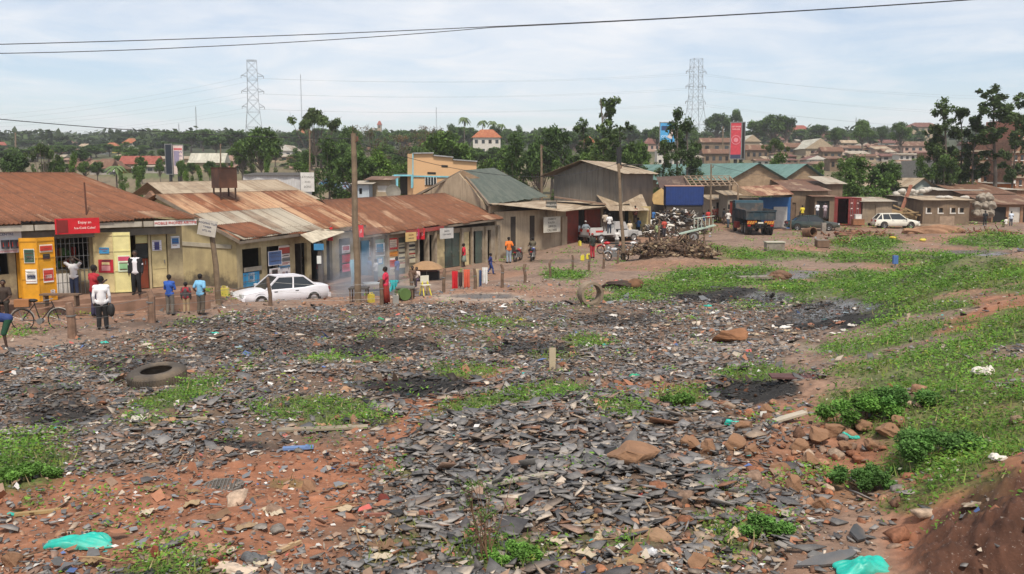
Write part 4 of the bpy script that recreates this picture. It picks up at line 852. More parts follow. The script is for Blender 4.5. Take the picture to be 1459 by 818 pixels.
# rust roofed shop behind the truck
root=thing('corner_shop','small shop with tilted rusty roof and blue front behind the truck','shop',(W(1090,315,88).x,88,-.2))
add_roof(root,W(1078,279,84),W(1132,277,86),W(1112,263,95),W(1052,266,93),RUSTP,back=False,corr=False)
zb=-.4; m=MB(); q=W(1104,300,88.5); m.box((q.x,q.y,1.3),(3.2,.2,3.2)); m.build('wall',C('#2a5d96',.7),root,world=True)
m=MB(); q=W(1112,300,88.3); m.box((q.x,q.y,1.0),(1.3,.1,2.0)); m.build('shutter',C('#c9c6c0',.7),root,world=True)
m=MB(); q=W(1085,300,93); m.box((q.x,q.y,1.2),(3.6,7,3)); m.build('back_wall',BROWNW,root,world=True)
for px in(1080,1128): m=MB(); q=W(px,282,85); m.bar(Vector((q.x,q.y,-.4)),q,.07,n=6); m.build('post',WOOD,root,world=True)
# narrow street shacks at 1020-1060
def shack(label,pl,pr,pt,pb,Y,wall,roofc,depth=4,slope=.4,openings=(),rz=0,cat='shack',name='shack',group=None,corr=False,over=.4,eave=None):
    P=W(pl,pb,Y);Q=W(pr,pb,Y); w_=Q.x-P.x; zb=P.z; zt=W(pl,pt,Y).z; h=zt-zb
    r=thing(name,label,cat,(P.x,Y,zb),rz,group); m=MB(); holes=[]; x=0
    for (a,b,z0_,z1_,mt) in sorted(openings): holes.append((a*w_,b*w_,z0_*h,z1_*h,mt))
    for (a,b,z0_,z1_,mt) in holes:
        if a>x: plank(m,x,a,0,.15,-.4,h)
        if z0_>0: plank(m,a,b,0,.15,-.4,z0_)
        plank(m,a,b,0,.15,z1_,h); x=b
    if x<w_: plank(m,x,w_,0,.15,-.4,h)
    plank(m,0,.15,.151,depth,-.4,h); plank(m,w_-.15,w_,.151,depth,-.4,h); plank(m,.151,w_-.151,depth-.15,depth,-.4,h)
    uv=[(v[0]+v[1],v[2]) for v in m.v]; m.build('wall',wall,r,uv=uv)
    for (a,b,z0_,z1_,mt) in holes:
        k=MB(); plank(k,a,b,.1,.13,z0_,z1_); nm='door' if z0_<=0 else 'window'; k.build(nm,mt,r)  # dark_void sheets are open gaps, painted black for the unlit inside
    add_roof(r,(-over,-over,h),(w_+over,-over,h),(w_+over,depth+over,h+slope),(-over,depth+over,h+slope),roofc,back=False,corr=corr,world=False)
    return r
BROWNR=rustroof('brown_iron_roof',(.17,.085,.05),(.33,.23,.15),.4)
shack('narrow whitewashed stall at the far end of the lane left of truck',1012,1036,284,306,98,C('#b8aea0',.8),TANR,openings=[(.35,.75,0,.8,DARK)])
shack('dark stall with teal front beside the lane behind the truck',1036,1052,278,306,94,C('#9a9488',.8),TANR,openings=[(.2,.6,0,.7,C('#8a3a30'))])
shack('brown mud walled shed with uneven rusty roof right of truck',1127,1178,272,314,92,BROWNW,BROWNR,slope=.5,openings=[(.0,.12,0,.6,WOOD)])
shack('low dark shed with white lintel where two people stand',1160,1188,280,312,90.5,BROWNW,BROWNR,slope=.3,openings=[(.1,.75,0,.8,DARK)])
# sheds' rusty sheets behind (upper row)
for (l,pl,pr,pt,pb,Y,wl,rf) in [('long rusty sheet roof over brown wall below the twin gables',1120,1192,266,285,99,BROWNW,BROWNR),('flat grey roofed block left of the red container',1178,1200,262,285,97,BROWNW,GREYR)]:
    shack(l,pl,pr,pt,pb,Y,wl,rf,slope=.8,depth=5)
# red container
def container(label,px0,px1,pt,pb,Y,colr):
    P=W(px0,pb,Y);Q=W(px1,pb,Y); h=(pb-pt)/1300*Y; w_=Q.x-P.x; r=thing('shipping_container',label,'container',(P.x,Y,P.z)); mt=C(colr,.65,dirt=(.1,.05,.03),dirta=.25); m=MB()
    plank(m,0,w_,0,4,h-.08,h); plank(m,0,.08,0,4,0,h-.081); plank(m,w_-.08,w_,0,4,0,h-.081); plank(m,.081,w_-.081,3.9,4,0,h-.081); plank(m,.081,w_-.081,0,3.89,0,.1); m.build('body',mt,r)
    for a,b in((.04,.2),(.56,.78),(.78,.97)):
        k=MB(); plank(k,w_*a,w_*b,-.05,-.005,.12,h-.12); 
        for zz_ in(.25,.5,.75): plank(k,w_*a,w_*b,-.07,-.051,h*zz_,h*zz_+.05)
        k.build('door',mt,r)
    k=MB()
    for f in(.63,.7,.84,.9): k.bar((w_*f,-.09,.15),(w_*f,-.09,h-.15),.02,n=5)
    k.build('lock_rod',STEEL,r)
    k=MB()
    for f in(.66,.87):
        for zf in(.35,.6,.8): plank(k,w_*f-.12,w_*f+.12,-.085,-.0721,h*zf-.03,h*zf+.07)
    k.build('marking',C('#d8b8b0'),r)
    return r
container('dark red shipping container with one door open to black inside',1184,1226,282,321,92,'#7d2a28')
shack('small wooden kiosk with whitened tilted roof right of the red container',1228,1270,287,318,92,M('kiosk_boards',(.27,.21,.15),.9,.3,streak=.5),GREYR,slope=.35,openings=[(.2,.45,0,.85,C('#8b7a64'))])
t=thing('crate','brown wooden crate standing before the red container','crate',W(1222,321,90)); m=MB(); m.box((0,0,.32),(1.1,.6,.6)); [m.box((0,-.31,z_),(1.12,.02,.06)) for z_ in(.08,.3,.55)]; m.build('side',M('crate_wood',(.3,.14,.07),.85,.3),t)
t=thing('white_box','small white box standing on the brown crate','box',W(1222,312,90)); m=MB(); m.box((0,0,.22),(.6,.45,.42)); m.box((0,0,.44),(.66,.5,.04)); m.build('shell',WHITE,t)
# grey block and small-window building
r=shack('grey rendered wall block heaped with white sacks',1278,1325,279,318,98,M('grey_render',(.19,.17,.15),.9,.2,sc=.8,streak=.5),GREYR,slope=.0,depth=3,cat='building')
WN=C('#c8c4bc',.7)
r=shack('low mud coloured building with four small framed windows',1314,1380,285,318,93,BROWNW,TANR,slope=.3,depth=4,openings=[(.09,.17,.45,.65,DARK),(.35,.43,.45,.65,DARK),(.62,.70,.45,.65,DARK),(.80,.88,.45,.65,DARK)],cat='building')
w_=(1380-1314)/1300*93*.98; h=(318-285)/1300*93
for a in(.13,.39,.66,.84): m=MB(); plank(m,a*w_-.32,a*w_+.32,-.03,.0,.4*h,.45*h); plank(m,a*w_-.32,a*w_-.2,-.03,0,.45*h,.66*h); m.build('window_frame',WN,r)
m=MB(); plank(m,w_*.38,w_*.7,-.02,-.001,-.2,h*.3); m.build('worn_patch',M('worn_patch',(.33,.24,.17),.95,.3),r)
# sacks heap on the block
q=random.Random(5)
sackm=M('white_sack',(.52,.48,.42),.9,.2,bump=.5,bs=8)
for k in range(11):
    px=1277+k*4.6+q.uniform(-1,1); p=W(px,279-(k%3)*2-(5 if k>8 else 0),98.6+q.uniform(-.4,.6)); t=thing('sack','off-white stuffed sack in the pile along the grey block roof','sack',p,q.random()*3,'white sacks piled on the grey block'); MB().blob((0,0,.2),(.42,.3,.25),k,.2).build('bag',sackm,t,smooth=True)
for k in range(9):
    px=1338+q.uniform(0,38); p=W(px,283,94+q.uniform(0,2)); t=thing('sack','pale bundle lying on the roof of the small-window building','sack',p,q.random()*3,'bundles on the mud building roof'); MB().blob((0,0,.1),(.5,.3,.2),k+40,.25).build('bag',sackm,t,smooth=True)
for k,(px,py) in enumerate([(1391,309),(1400,309),(1410,309),(1393,298),(1403,297),(1412,298),(1398,287),(1408,287)]):
    p=W(px,py,95); t=thing('sack','big grey stuffed bale in the stack right of mud building','bale',p,.1*k,'grey bales stacked beside the mud building'); MB().blob((0,0,.38),(.5,.42,.44),k+60,.28,3,ang=True).build('bag',M('grey_bale',(.30,.26,.21),.9,.3,bump=.6,bs=9),t,smooth=True)
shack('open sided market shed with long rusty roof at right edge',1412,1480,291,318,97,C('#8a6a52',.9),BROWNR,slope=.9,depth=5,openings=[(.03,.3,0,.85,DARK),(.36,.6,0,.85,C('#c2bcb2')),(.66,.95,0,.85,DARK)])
shack('brown roofed lean-to left of market shed with torn pale cover',1370,1440,276,300,104,BROWNW,BROWNR,slope=1.0,depth=6)
shack('long white sheeted flat roof shelter among the right sheds',1395,1448,270,284,108,BROWNW,C('#b5b0a6'),slope=.2,depth=4)
shack('sloping white edged roof shelter behind the small-window building',1337,1395,271,284,106,BROWNW,C('#b9b3a8'),slope=.3,depth=4)
r=gabled('small_house','small pale blue house with brown roof behind the parked hatchback',1304,1326,270,262,254,112,9,C('#a9b4ae',.8),TANR,dirx=-4)
shack('teal walled hut right of the pale blue house',1326,1352,262,274,113,C('#6f8f94',.8),GREYR,slope=.2)
shack('orange walled hut among right sheds under brick flats',1420,1446,262,272,116,C('#a8642f',.8),GREYR,slope=.2)
# leaning planks and broken frame by hatchback
t=thing('leaning_beam','long rusty beam leaning against the grey block behind hatchback','beam',W(1278,318,95)); m=MB(); m.beam((0,0,0),W(1298,264,97)-W(1278,318,95),.35,.12); m.build('timber',M('rusty_beam',(.25,.10,.06),.85,.3),t)
t=thing('broken_frame','broken yellow brown timber frame piled behind the white hatchback','scrap',W(1280,318,94)); m=MB()
q=random.Random(9)
for k in range(16):
    a=Vector((q.uniform(-2,2),q.uniform(-.5,.5),q.uniform(0,1.7))); b=a+Vector((q.uniform(-1.6,1.6),q.uniform(-.3,.3),q.uniform(-.6,.7))); m.beam(a,b,.12,.14)
m.box((.1,.2,.8),(3.6,.5,.9),mat=Matrix.Rotation(.25,3,'Y')); m.build('timber',M('yellow_timber',(.33,.23,.12),.9,.35),t)
t=thing('plank_stack','flat stack of sawn planks lying right of the hatchback','planks',G(1320,322)); m=MB()
for k in range(6): m.box((q.uniform(-.2,.2),k*.18-.5,.06+.05*(k%3)),(4.2,.16,.05),rz=q.uniform(-.03,.03))
m.build('plank',M('pale_timber',(0,0,0)),t)
# low ruined wall stub
t=thing('ruined_wall','crumbling low earth wall stub on the waste ground right','wall',G(1335,333)); m=MB(); m.blob((0,0,.15),(2.3,.4,.55),4,.18,3,ang=True); m.blob((-1.9,.1,.1),(1.0,.5,.4),5,.25,3,ang=True); m.build('wall',M('mud_stub',(.3,.17,.1),.95,.3,sc=1,bump=.8),t)

# peach building
PEACH=M('peach_plaster',(.62,.38,.20),.85,.06,sc=.6); 
Y=92; p0=W(588,262,Y); 
root=thing('peach_building','peach painted building with stepped parapet and pale blue trim','building',(p0.x,Y,-.5))
def wv(px,py,Y=Y,o=0): p=W(px,py,Y); return Vector((p.x,p.y+o,p.z))
Yr=104
def pl(px,py): # column along a wall that recedes to the right
    k=(px-588)/(682-588); return W(px,py,Y+k*2.5)
m=MB(); pts=[pl(588,280),pl(588,219),pl(617,218.5),pl(617,222),pl(645,224.5),pl(645,228),pl(679,230.5),pl(679,280)]; m.prism(pts,(-.6,.7,0)); m.build('wall',PEACH,root,world=True)
m=MB()
for a,b in(((588,219),(617,218.5)),((617,222),(645,224.5)),((645,228),(679,230.5))): m.beam(pl(*a)+Vector((0,0,.04)),pl(*b)+Vector((0,0,.04)),.5,.12)
m.build('coping',M('grey_coping',(.3,.3,.3),.8),root,world=True)
CY=C('#79b7c4',.7); m=MB(); m.beam(pl(588,251)+Vector((0,-.08,0)),pl(640,252)+Vector((0,-.08,0)),.08,.14); m.beam(pl(588.5,219)+Vector((0,-.08,0)),pl(588.5,266)+Vector((0,-.08,0)),.08,.1); m.build('trim',CY,root,world=True)
m=MB(); m.beam(pl(606,258)+Vector((0,-.1,0)),pl(622,259)+Vector((0,-.1,0)),.06,.75); wn=m.build('window',GLASS,root,world=True)
m=MB(); 
for k in range(5): q=pl(606+4*k,258); m.beam(q+Vector((0,-.16,-.38)),q+Vector((0,-.16,.38)),.05,.07)
m.build('window_bar',WHITE,wn,world=True)
for a,b,cy in((609,621,246.5),(629,638,236.5)): m=MB(); m.beam(pl(a,cy)+Vector((0,-.03,0)),pl(b,cy+.5)+Vector((0,-.03,0)),.06,.2); m.build('vent',DARK,root,world=True)
m=MB(); m.beam(wv(562,250),wv(588,250),1.2,.16)
for px in(563,566,587): m.beam(wv(px,268,Y-.6),wv(px,250,Y-.6),.18,.18)
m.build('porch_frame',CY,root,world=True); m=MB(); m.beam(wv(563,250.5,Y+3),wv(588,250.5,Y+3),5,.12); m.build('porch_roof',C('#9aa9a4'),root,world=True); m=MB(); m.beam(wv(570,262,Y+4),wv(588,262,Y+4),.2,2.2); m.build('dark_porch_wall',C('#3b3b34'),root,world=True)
m=MB(); q0=W(560,262,Y-4); q1=W(615,262,Y-4); m.beam(Vector((q0.x,q0.y,1.3)),Vector((q1.x,q1.y,1.3)),.2,3.2); m.build('yard_wall',M('yard_plaster',(.4,.34,.27),.9,.2,streak=.4),root,world=True)
# small house, dish etc between trees and row
r=shack('small white and blue hut behind the shop row under the trees',506,526,262,283,78,C('#a9b3ba',.8),GREYR,slope=.25,openings=[(.3,.5,.3,.7,DARK)])
r=shack('tan walled hut with barred window left of satellite dish',526,556,256,283,80,C('#a3927a',.85),BROWNR,slope=.3,openings=[(.4,.9,.35,.7,C('#d8d4cc'))])
t=thing('satellite_dish','round mesh satellite dish standing behind the shop row ridge','dish',W(560,284,74),0,None,.62); m=MB(); prof=[(0,.0),(.35,.03),(.7,.12),(1.0,.26)]; m.lathe(prof+[(1.0,.24),(.7,.1),(.35,.01),(0,-.02)],18,(0,0,.9),m=Matrix.Rotation(R(65),3,'X')@Matrix.Rotation(.3,3,'Y')); m.build('bowl',C('#6f6a60',.6),t); m=MB(); m.bar((0,0,-.6),(0,.1,.9),.05,n=6); m.build('post',STEEL,t)
# white shed with text
t=shack('white corrugated shed with faded black lettering at its right end',347,428,250,275,88,M('white_sheet',(.5,.5,.5),.6,.12,streak=.5),C('#4a443c'),slope=.3,depth=5,over=.2,cat='shed',name='white_shed')
w_=(428-347)/1300*88; m=MB(); x=.1
while x<w_: plank(m,x,x+.06,-.03,-.001,0,1.5); x+=.25
m.build('wall_rib',C('#b8b6b4'),t)
t,w_,h_=board('painted_sign','white gable panel with three lines of faded lettering',429,447,246,273,86,C('#c9c7c2',.7),[('KATONGO',.5,.75,.16,'#55534e'),('AND',.5,.5,.14,'#55534e'),('SONS',.5,.25,.16,'#55534e')],rz=.3,th=.2)

# ================= distant houses =================
RED=rustroof('red_tile_roof',(.28,.07,.045),(.33,.10,.07),.5,tile=.5,row=.4); ORG=rustroof('orange_tile_roof',(.36,.11,.045),(.42,.16,.07),.5,tile=.5,row=.4); DRED=rustroof('brown_red_roof',(.17,.07,.05),(.24,.13,.1),.4); PALER=rustroof('pale_cream_roof',(.45,.43,.35),(.55,.53,.44),.7)
BLUER=rustroof('blue_roof',(.08,.16,.27),(.12,.2,.3),.5)
def house(label,pl,pr,pbase,peave,papex,Y,wall,roofm,kind='hip',depth=None,win=3,storeys=1,cat='house',name='house',group=None,rz=0):
    Y=min(700,G((pl+pr)/2,pbase).y); P=W(pl,pbase,Y);Q=W(pr,pbase,Y); w_=Q.x-P.x; zb=P.z; h=W(pl,peave,Y).z-zb; ra=W(pl,papex,Y).z-zb; d=max(4,w_*.55) if kind!='gable' else (depth or 8)*Y/220
    r=thing(name,label,cat,((P.x+Q.x)/2,Y,zb),rz,group); m=MB(); m.box((0,d/2,h/2-2),(w_,d,h+4)); m.build('wall',wall,r,uv=[(v[0]+v[1],v[2]) for v in m.v])
    o=.5; a,b=-w_/2-o,w_/2+o; mb=MB(); 
    if kind=='hip':
        ins=min(w_*.28,d*.5); vs=[(a,-o,h),(b,-o,h),(b,d+o,h),(a,d+o,h),(a+ins+o,d/2,ra),(b-ins-o,d/2,ra)]; fs=[(0,1,5,4),(1,2,5),(2,3,4,5),(3,0,4)]
    elif kind=='gableside': vs=[(a,-o,h),(b,-o,h),(b,d+o,h),(a,d+o,h),(a,d/2,ra),(b,d/2,ra)]; fs=[(0,1,5,4),(1,2,5),(2,3,4,5),(3,0,4)]
    elif kind=='gable': vs=[(a,-o,h),(b,-o,h),(b,d+o,h),(a,d+o,h),(0,-o,ra),(0,d+o,ra)]; fs=[(0,4,5,3),(4,1,2,5),(0,1,4),(2,3,5)]
    else: vs=[(a,-o,h),(b,-o,h),(b,d+o,ra),(a,d+o,ra),(a,-o,h-.15),(b,-o,h-.15)]; fs=[(0,1,2,3),(4,5,1,0)]
    mb.add(vs,fs); rm=roofm
    if kind=='gable': mb.m=[0,0,1,1]; mb.build('roof',[rm,wall],r,uv=[(v[0]*1.0,v[1]) for v in vs])
    else: mb.build('roof',rm,r,uv=[(v[0],v[1]) for v in vs])
    for s_ in range(storeys):
        for k in range(win):
            x=-w_/2+w_*(k+.5)/win; zc=h*(s_+.55)/storeys; ww=min(1.3,w_/win*.45); hh=h/storeys*.4; m=MB(); m.box((x,-.03,zc),(ww,.05,hh)); m.build('window',GLASS if (k+s_)%3 else DARK,r)
    return r
TANW=M('tan_wall',(.38,.30,.21),.9,.2); PINKW=M('pink_wall',(.45,.30,.24),.9,.15); WHW=M('pale_wall',(.55,.52,.47),.85,.15); YWW=M('yellow_wall',(.50,.38,.10),.85,.15); GRW=M('grey_wall',(.33,.3,.27),.9,.2)
HS=[
('long rusty roofed warehouse with mustard end far left',128,156,249,240,228,205,GRW,BROWNR,'gableside',14,2,1,'warehouse'),
('warehouse with bright mustard yellow gable wall far left',150,176,247,241,229,200,YWW,BROWNR,'gable',24,0,1,'warehouse'),
('long house with bright red roof between yellow gable and billboard',172,222,246,234,222,190,TANW,RED,'gableside',12,3,1,'house'),
('grey flat roofed house left of the tall billboard',194,234,247,237,234,182,GRW,GREYR,'shed',8,3,1,'house'),
('tan plain block behind the red roofed house',222,270,240,226,222,215,TANW,TANR,'shed',12,2,1,'building'),
('pale cream roofed house right of the billboard',272,318,245,232,218,185,TANW,PALER,'gableside',12,3,1,'house'),
('brown roofed hut beside the cream roofed house',318,340,240,230,221,190,PINKW,BROWNR,'gable',8,1,1,'house'),
('two storey house with orange tiled roof on the left skyline',175,198,212,204,197,420,WHW,ORG,'hip',14,3,2,'house'),
('grey modern flat block on the left skyline',186,220,204,197,195.5,520,GRW,GREYR,'shed',14,4,1,'building'),
('small yellow roofed house before left skyline trees',150,166,213,208,203,400,YWW,ORG,'hip',9,2,1,'house'),
('long cream block below the orange roof on left hill',160,192,218,213,210,380,YWW,PALER,'shed',9,3,1,'building'),
('small house with red roof at the far left edge',-8,14,212,207,202,400,PINKW,RED,'hip',9,2,1,'house'),
('two storey house with orange roof behind tall umbrella tree',420,446,204,190,183,330,PINKW,ORG,'hip',12,3,2,'house'),
('pink walled house right of the umbrella tree on the hill',452,476,199,188,185,340,PINKW,DRED,'shed',12,3,1,'house'),
('white house under the big tree beside smoking yard',395,416,226,215,206,230,WHW,GREYR,'gable',10,2,1,'house'),
('low house with brown roof right of the white gabled hut',412,430,240,228,222,200,PINKW,DRED,'gableside',9,2,1,'house'),
('small blue white hut among trees left of tall pole',470,500,228,216,212,240,WHW,GREYR,'shed',9,2,1,'hut'),
('grey hut under the bare trees right of tall pole',535,560,232,224,219,210,GRW,GREYR,'gableside',8,2,1,'hut'),
('white villa with orange hipped roof above the dark round tree',674,713,222,196,184,240,WHW,ORG,'hip',12,4,2,'house'),
('house with orange brown roof among trees left of tall eucalyptus',815,850,216,204,194,270,PINKW,ORG,'hip',12,3,1,'house'),
('low house with red brown hipped roof right of eucalyptus',918,940,216,205,196,260,PINKW,DRED,'hip',10,3,1,'house'),
('long house with maroon roof left of blue billboard',905,938,205,197,192,330,WHW,DRED,'gableside',10,4,1,'house'),
('tall white building behind the blue billboard',936,962,236,214,212,190,WHW,GREYR,'shed',10,3,2,'building'),
('white walled yard building below the blue billboard',958,1000,240,224,221,185,WHW,GREYR,'shed',10,5,1,'building'),
('rusty long barn left of the red billboard',1000,1042,222,203,196,200,BROWNW,BROWNR,'gableside',12,3,1,'barn'),
('brown timber yard with rusty roof under right pylon',1003,1040,234,219,212,170,BROWNW,BROWNR,'gableside',8,4,1,'shed'),
('gabled cream roofed house just right of red billboard',1060,1082,222,202,192,185,TANW,PALER,'gable',14,1,1,'house'),
('brown shack row right of the red billboard',1062,1095,228,214,206,175,BROWNW,BROWNR,'gableside',8,4,1,'shack'),
('long maroon roofed house behind red billboard',1078,1112,203,198,191,300,PINKW,DRED,'gableside',9,3,1,'house'),
('two storey villa with red hipped roof on the right hill',1120,1158,202,188,178,300,TANW,RED,'hip',14,5,2,'villa'),
('house with pale barrel roof amid shacks below the villa',1148,1188,222,212,197,215,TANW,PALER,'gable',12,2,1,'house'),
('long rust roofed shacks under the red villa',1105,1150,220,210,203,210,BROWNW,BROWNR,'gableside',9,5,1,'shack'),
('wide house with maroon roof right of the red villa',1160,1212,208,196,186,280,PINKW,DRED,'hip',14,5,1,'house'),
('low brown house with tan roof right of barrel roof',1172,1200,228,216,209,190,BROWNW,BROWNR,'gableside',8,3,1,'house'),
('dark timber framed stall before the big bush',1182,1200,244,226,222,160,BROWNW,BROWNR,'shed',6,2,1,'stall'),
('small house with bright blue roof on the right slope',1222,1246,206,200,194,300,GRW,BLUER,'gable',10,2,1,'house'),
('pale grey roofed house right of the blue roof',1246,1276,206,199,193,290,WHW,GREYR,'gableside',10,3,1,'house'),
('long white and tan flats behind the big bush',1280,1320,240,220,218,180,WHW,GREYR,'shed',10,5,2,'building'),
('four storey brown block of flats on the right skyline',1294,1342,206,181,174,270,TANW,DRED,'hip',14,6,3,'flats'),
('low brown roofed shops below the right skyline flats',1287,1345,218,208,201,250,PINKW,BROWNR,'gableside',10,6,1,'shops'),
('cream walled building with white bands left of brick flats',1283,1335,258,232,230,140,M('cream_wall',(.5,.45,.36),.9,.15),GREYR,'shed',10,7,2,'building'),
('long row of brown shacks between blue billboard and red one',1000,1038,212,206,200,260,BROWNW,DRED,'gableside',8,4,1,'shacks'),
('tan roofed shack cluster left of the yellow gable',96,130,244,238,230,215,TANW,BROWNR,'gableside',9,3,1,'shack'),
('small terracotta roofed church house on the centre skyline',525,536,190,186,182,600,WHW,RED,'gable',10,1,1,'church hall'),
]
for h_ in HS:
    (lab,a,b,pb,pe,pa,Y,wl,rf,kd,dp,wn,st,ct)=h_
    house(lab,a,b,pb,pe,pa,Y,wl,rf,kd,dp,wn,st,ct,name='house' if ct not in('warehouse','barn','villa','flats') else ct)
t=house('slim square church tower with red cap on centre skyline',538,543,192,178,172,600,TANW,RED,'hip',2.4,1,2,'tower',name='church_tower')
# brick flats at the right edge
FL=brickmat('flats_brick',(.32,.17,.11),(.3,.22,.17),bw=.6,bh=.25)
def flats(label,pl,pr,pt,pb,Y,nx,ns,mat=FL,d=12):
    P=W(pl,pb,Y);Q=W(pr,pb,Y);w_=Q.x-P.x;h=(pb-pt)/1300*Y; r=thing('apartment_block',label,'flats',((P.x+Q.x)/2,Y,P.z)); m=MB(); m.box((0,d/2,h/2-1),(w_,d,h+2)); m.build('wall',mat,r,uv=[(v[0]+v[1],v[2]) for v in m.v])
    m=MB(); 
    for s_ in range(ns+1): m.box((0,-.15,h*s_/ns),(w_+.3,.3,.25))
    m.build('floor_band',M('band_concrete',(.36,.29,.22),.9,.2,streak=.5),r)
    for s_ in range(ns):
        for k in range(nx): m=MB(); x=-w_/2+w_*(k+.5)/nx; m.box((x,-.03,h*(s_+.55)/ns),(w_/nx*.42,.06,h/ns*.42)); f=m.build('window',GLASS if (k*3+s_)%4 else WHITE,r); m=MB(); m.box((x,-.08,h*(s_+.55)/ns-h/ns*.23),(w_/nx*.5,.1,.1)); m.build('sill',WHITE,f)
    return r
flats('long three storey brick flats behind the thin eucalypts',1358,1448,216,264,128,11,3)
flats('tall brick flats with plaster panels at the right edge',1440,1475,200,270,122,4,4)
flats('red plaster flats reaching above the right edge skyline',1450,1490,170,215,170,4,3,mat=M('red_plaster',(.35,.14,.09),.9,.15))
flats('unfinished grey concrete flats left of the brick flats',1335,1362,228,262,126,3,2,mat=GRW)

# more shacks crowding the slopes
q=random.Random(11)
def crowd(u0,u1,n,r0,r1,lab,grp,w0=12,w1=28,sk=2):
    for i in range(n):
        px=q.uniform(u0,u1); pb=q.uniform(r0,r1); w_=q.uniform(w0,w1); hh=w_*q.uniform(.22,.36)
        house(lab,px-w_/2,px+w_/2,pb,pb-hh,pb-hh-q.uniform(2.5,6),200,q.choice([TANW,PINKW,BROWNW,WHW,GRW]),q.choice([BROWNR,DRED,BROWNR,GREYR,TANR]),q.choice(['gableside','hip','shed','gable']),6,2,1,'shack',name='shack',group=grp)
crowd(1062,1320,64,202,242,'small shack with low iron roof crowded on the right hillside','shacks crowded on the right hillside')
crowd(995,1062,8,205,232,'small shack with low iron roof left of the red billboard','shacks left of the red billboard')
crowd(860,935,6,198,214,'small roof among trees between eucalyptus and blue billboard','roofs between eucalyptus and blue billboard')
crowd(250,520,22,203,240,'small pale hut scattered between trees at centre left','huts between trees at centre left')
crowd(0,240,22,206,236,'small distant house along the far left wooded band','houses along the far left wooded band',8,16)
crowd(1290,1459,18,205,250,'small brown hut packed between the right hand flats','huts between the right hand flats')
crowd(560,720,6,200,214,'small roof peeking through trees near the orange roofed villa','roofs near the orange roofed villa')
# ================= trees =================
hz_mat=bpy.data.materials.new('haze'); hz_mat.use_nodes=True; hn=hz_mat.node_tree; hn.nodes.clear(); ho=hn.nodes.new('ShaderNodeOutputMaterial'); hv=hn.nodes.new('ShaderNodeVolumePrincipled')
hv.inputs['Color'].default_value=(.93,.95,.98,1); hv.inputs['Density'].default_value=.0003; hv.inputs['Anisotropy'].default_value=.2; hn.links.new(hv.outputs[0],ho.inputs['Volume'])
m=MB(); m.box((0,1290,46),(4400,2660,100)); o=m.build('haze',hz_mat); tag(o,'thin pale haze softening the distant hillside','haze',kind='stuff')
def leaves(cl,n,ls,col,seed,flat=1,droop=0):
    g=np.random.default_rng(seed); cl=np.array(cl,float); wgt=cl[:,3]**2; k=g.choice(len(cl),n,p=wgt/wgt.sum())
    d=g.normal(size=(n,3)); d/=np.linalg.norm(d,axis=1)[:,None]; r=cl[k,3]*g.random(n)**.42*g.uniform(.8,1.15,n)
    c=cl[k,:3]+d*r[:,None]*np.array([1,1,.72*flat]); c[:,2]-=droop*g.random(n)*cl[k,3]
    L=ls*g.uniform(.6,1.4,n); base=np.array([[-1,0,0],[0,-.55,.1],[1,0,0],[0,.55,.1]]); V=np.repeat(base[None],n,0)*L[:,None,None]
    a=g.random(n)*6.28; t=g.uniform(0,1.3,n); b=g.random(n)*6.28
    ca,sa,ct,st_,cb,sb=np.cos(a),np.sin(a),np.cos(t),np.sin(t),np.cos(b),np.sin(b); o=np.zeros(n)
    Rz=np.stack([np.stack([ca,-sa,o],-1),np.stack([sa,ca,o],-1),np.stack([o,o,o+1],-1)],-2); Rx=np.stack([np.stack([o+1,o,o],-1),np.stack([o,ct,-st_],-1),np.stack([o,st_,ct],-1)],-2); Rb=np.stack([np.stack([cb,-sb,o],-1),np.stack([sb,cb,o],-1),np.stack([o,o,o+1],-1)],-2)
    V=np.einsum('nij,nkj->nki',Rb@Rx@Rz,V)+c[:,None]
    cv=g.uniform(.65,1.35,len(cl))[k][:,None]*g.uniform(.75,1.25,(n,1)); return V.reshape(-1,3),np.array(col)*cv
def crown(name,cl,n,ls,col,seed,parent,**kw):
    V,c=leaves(cl,n,ls,col,seed,**kw); N=len(V); return mesh_np(name,V,np.arange(N),np.arange(0,N,4),TFOL,c,parent)
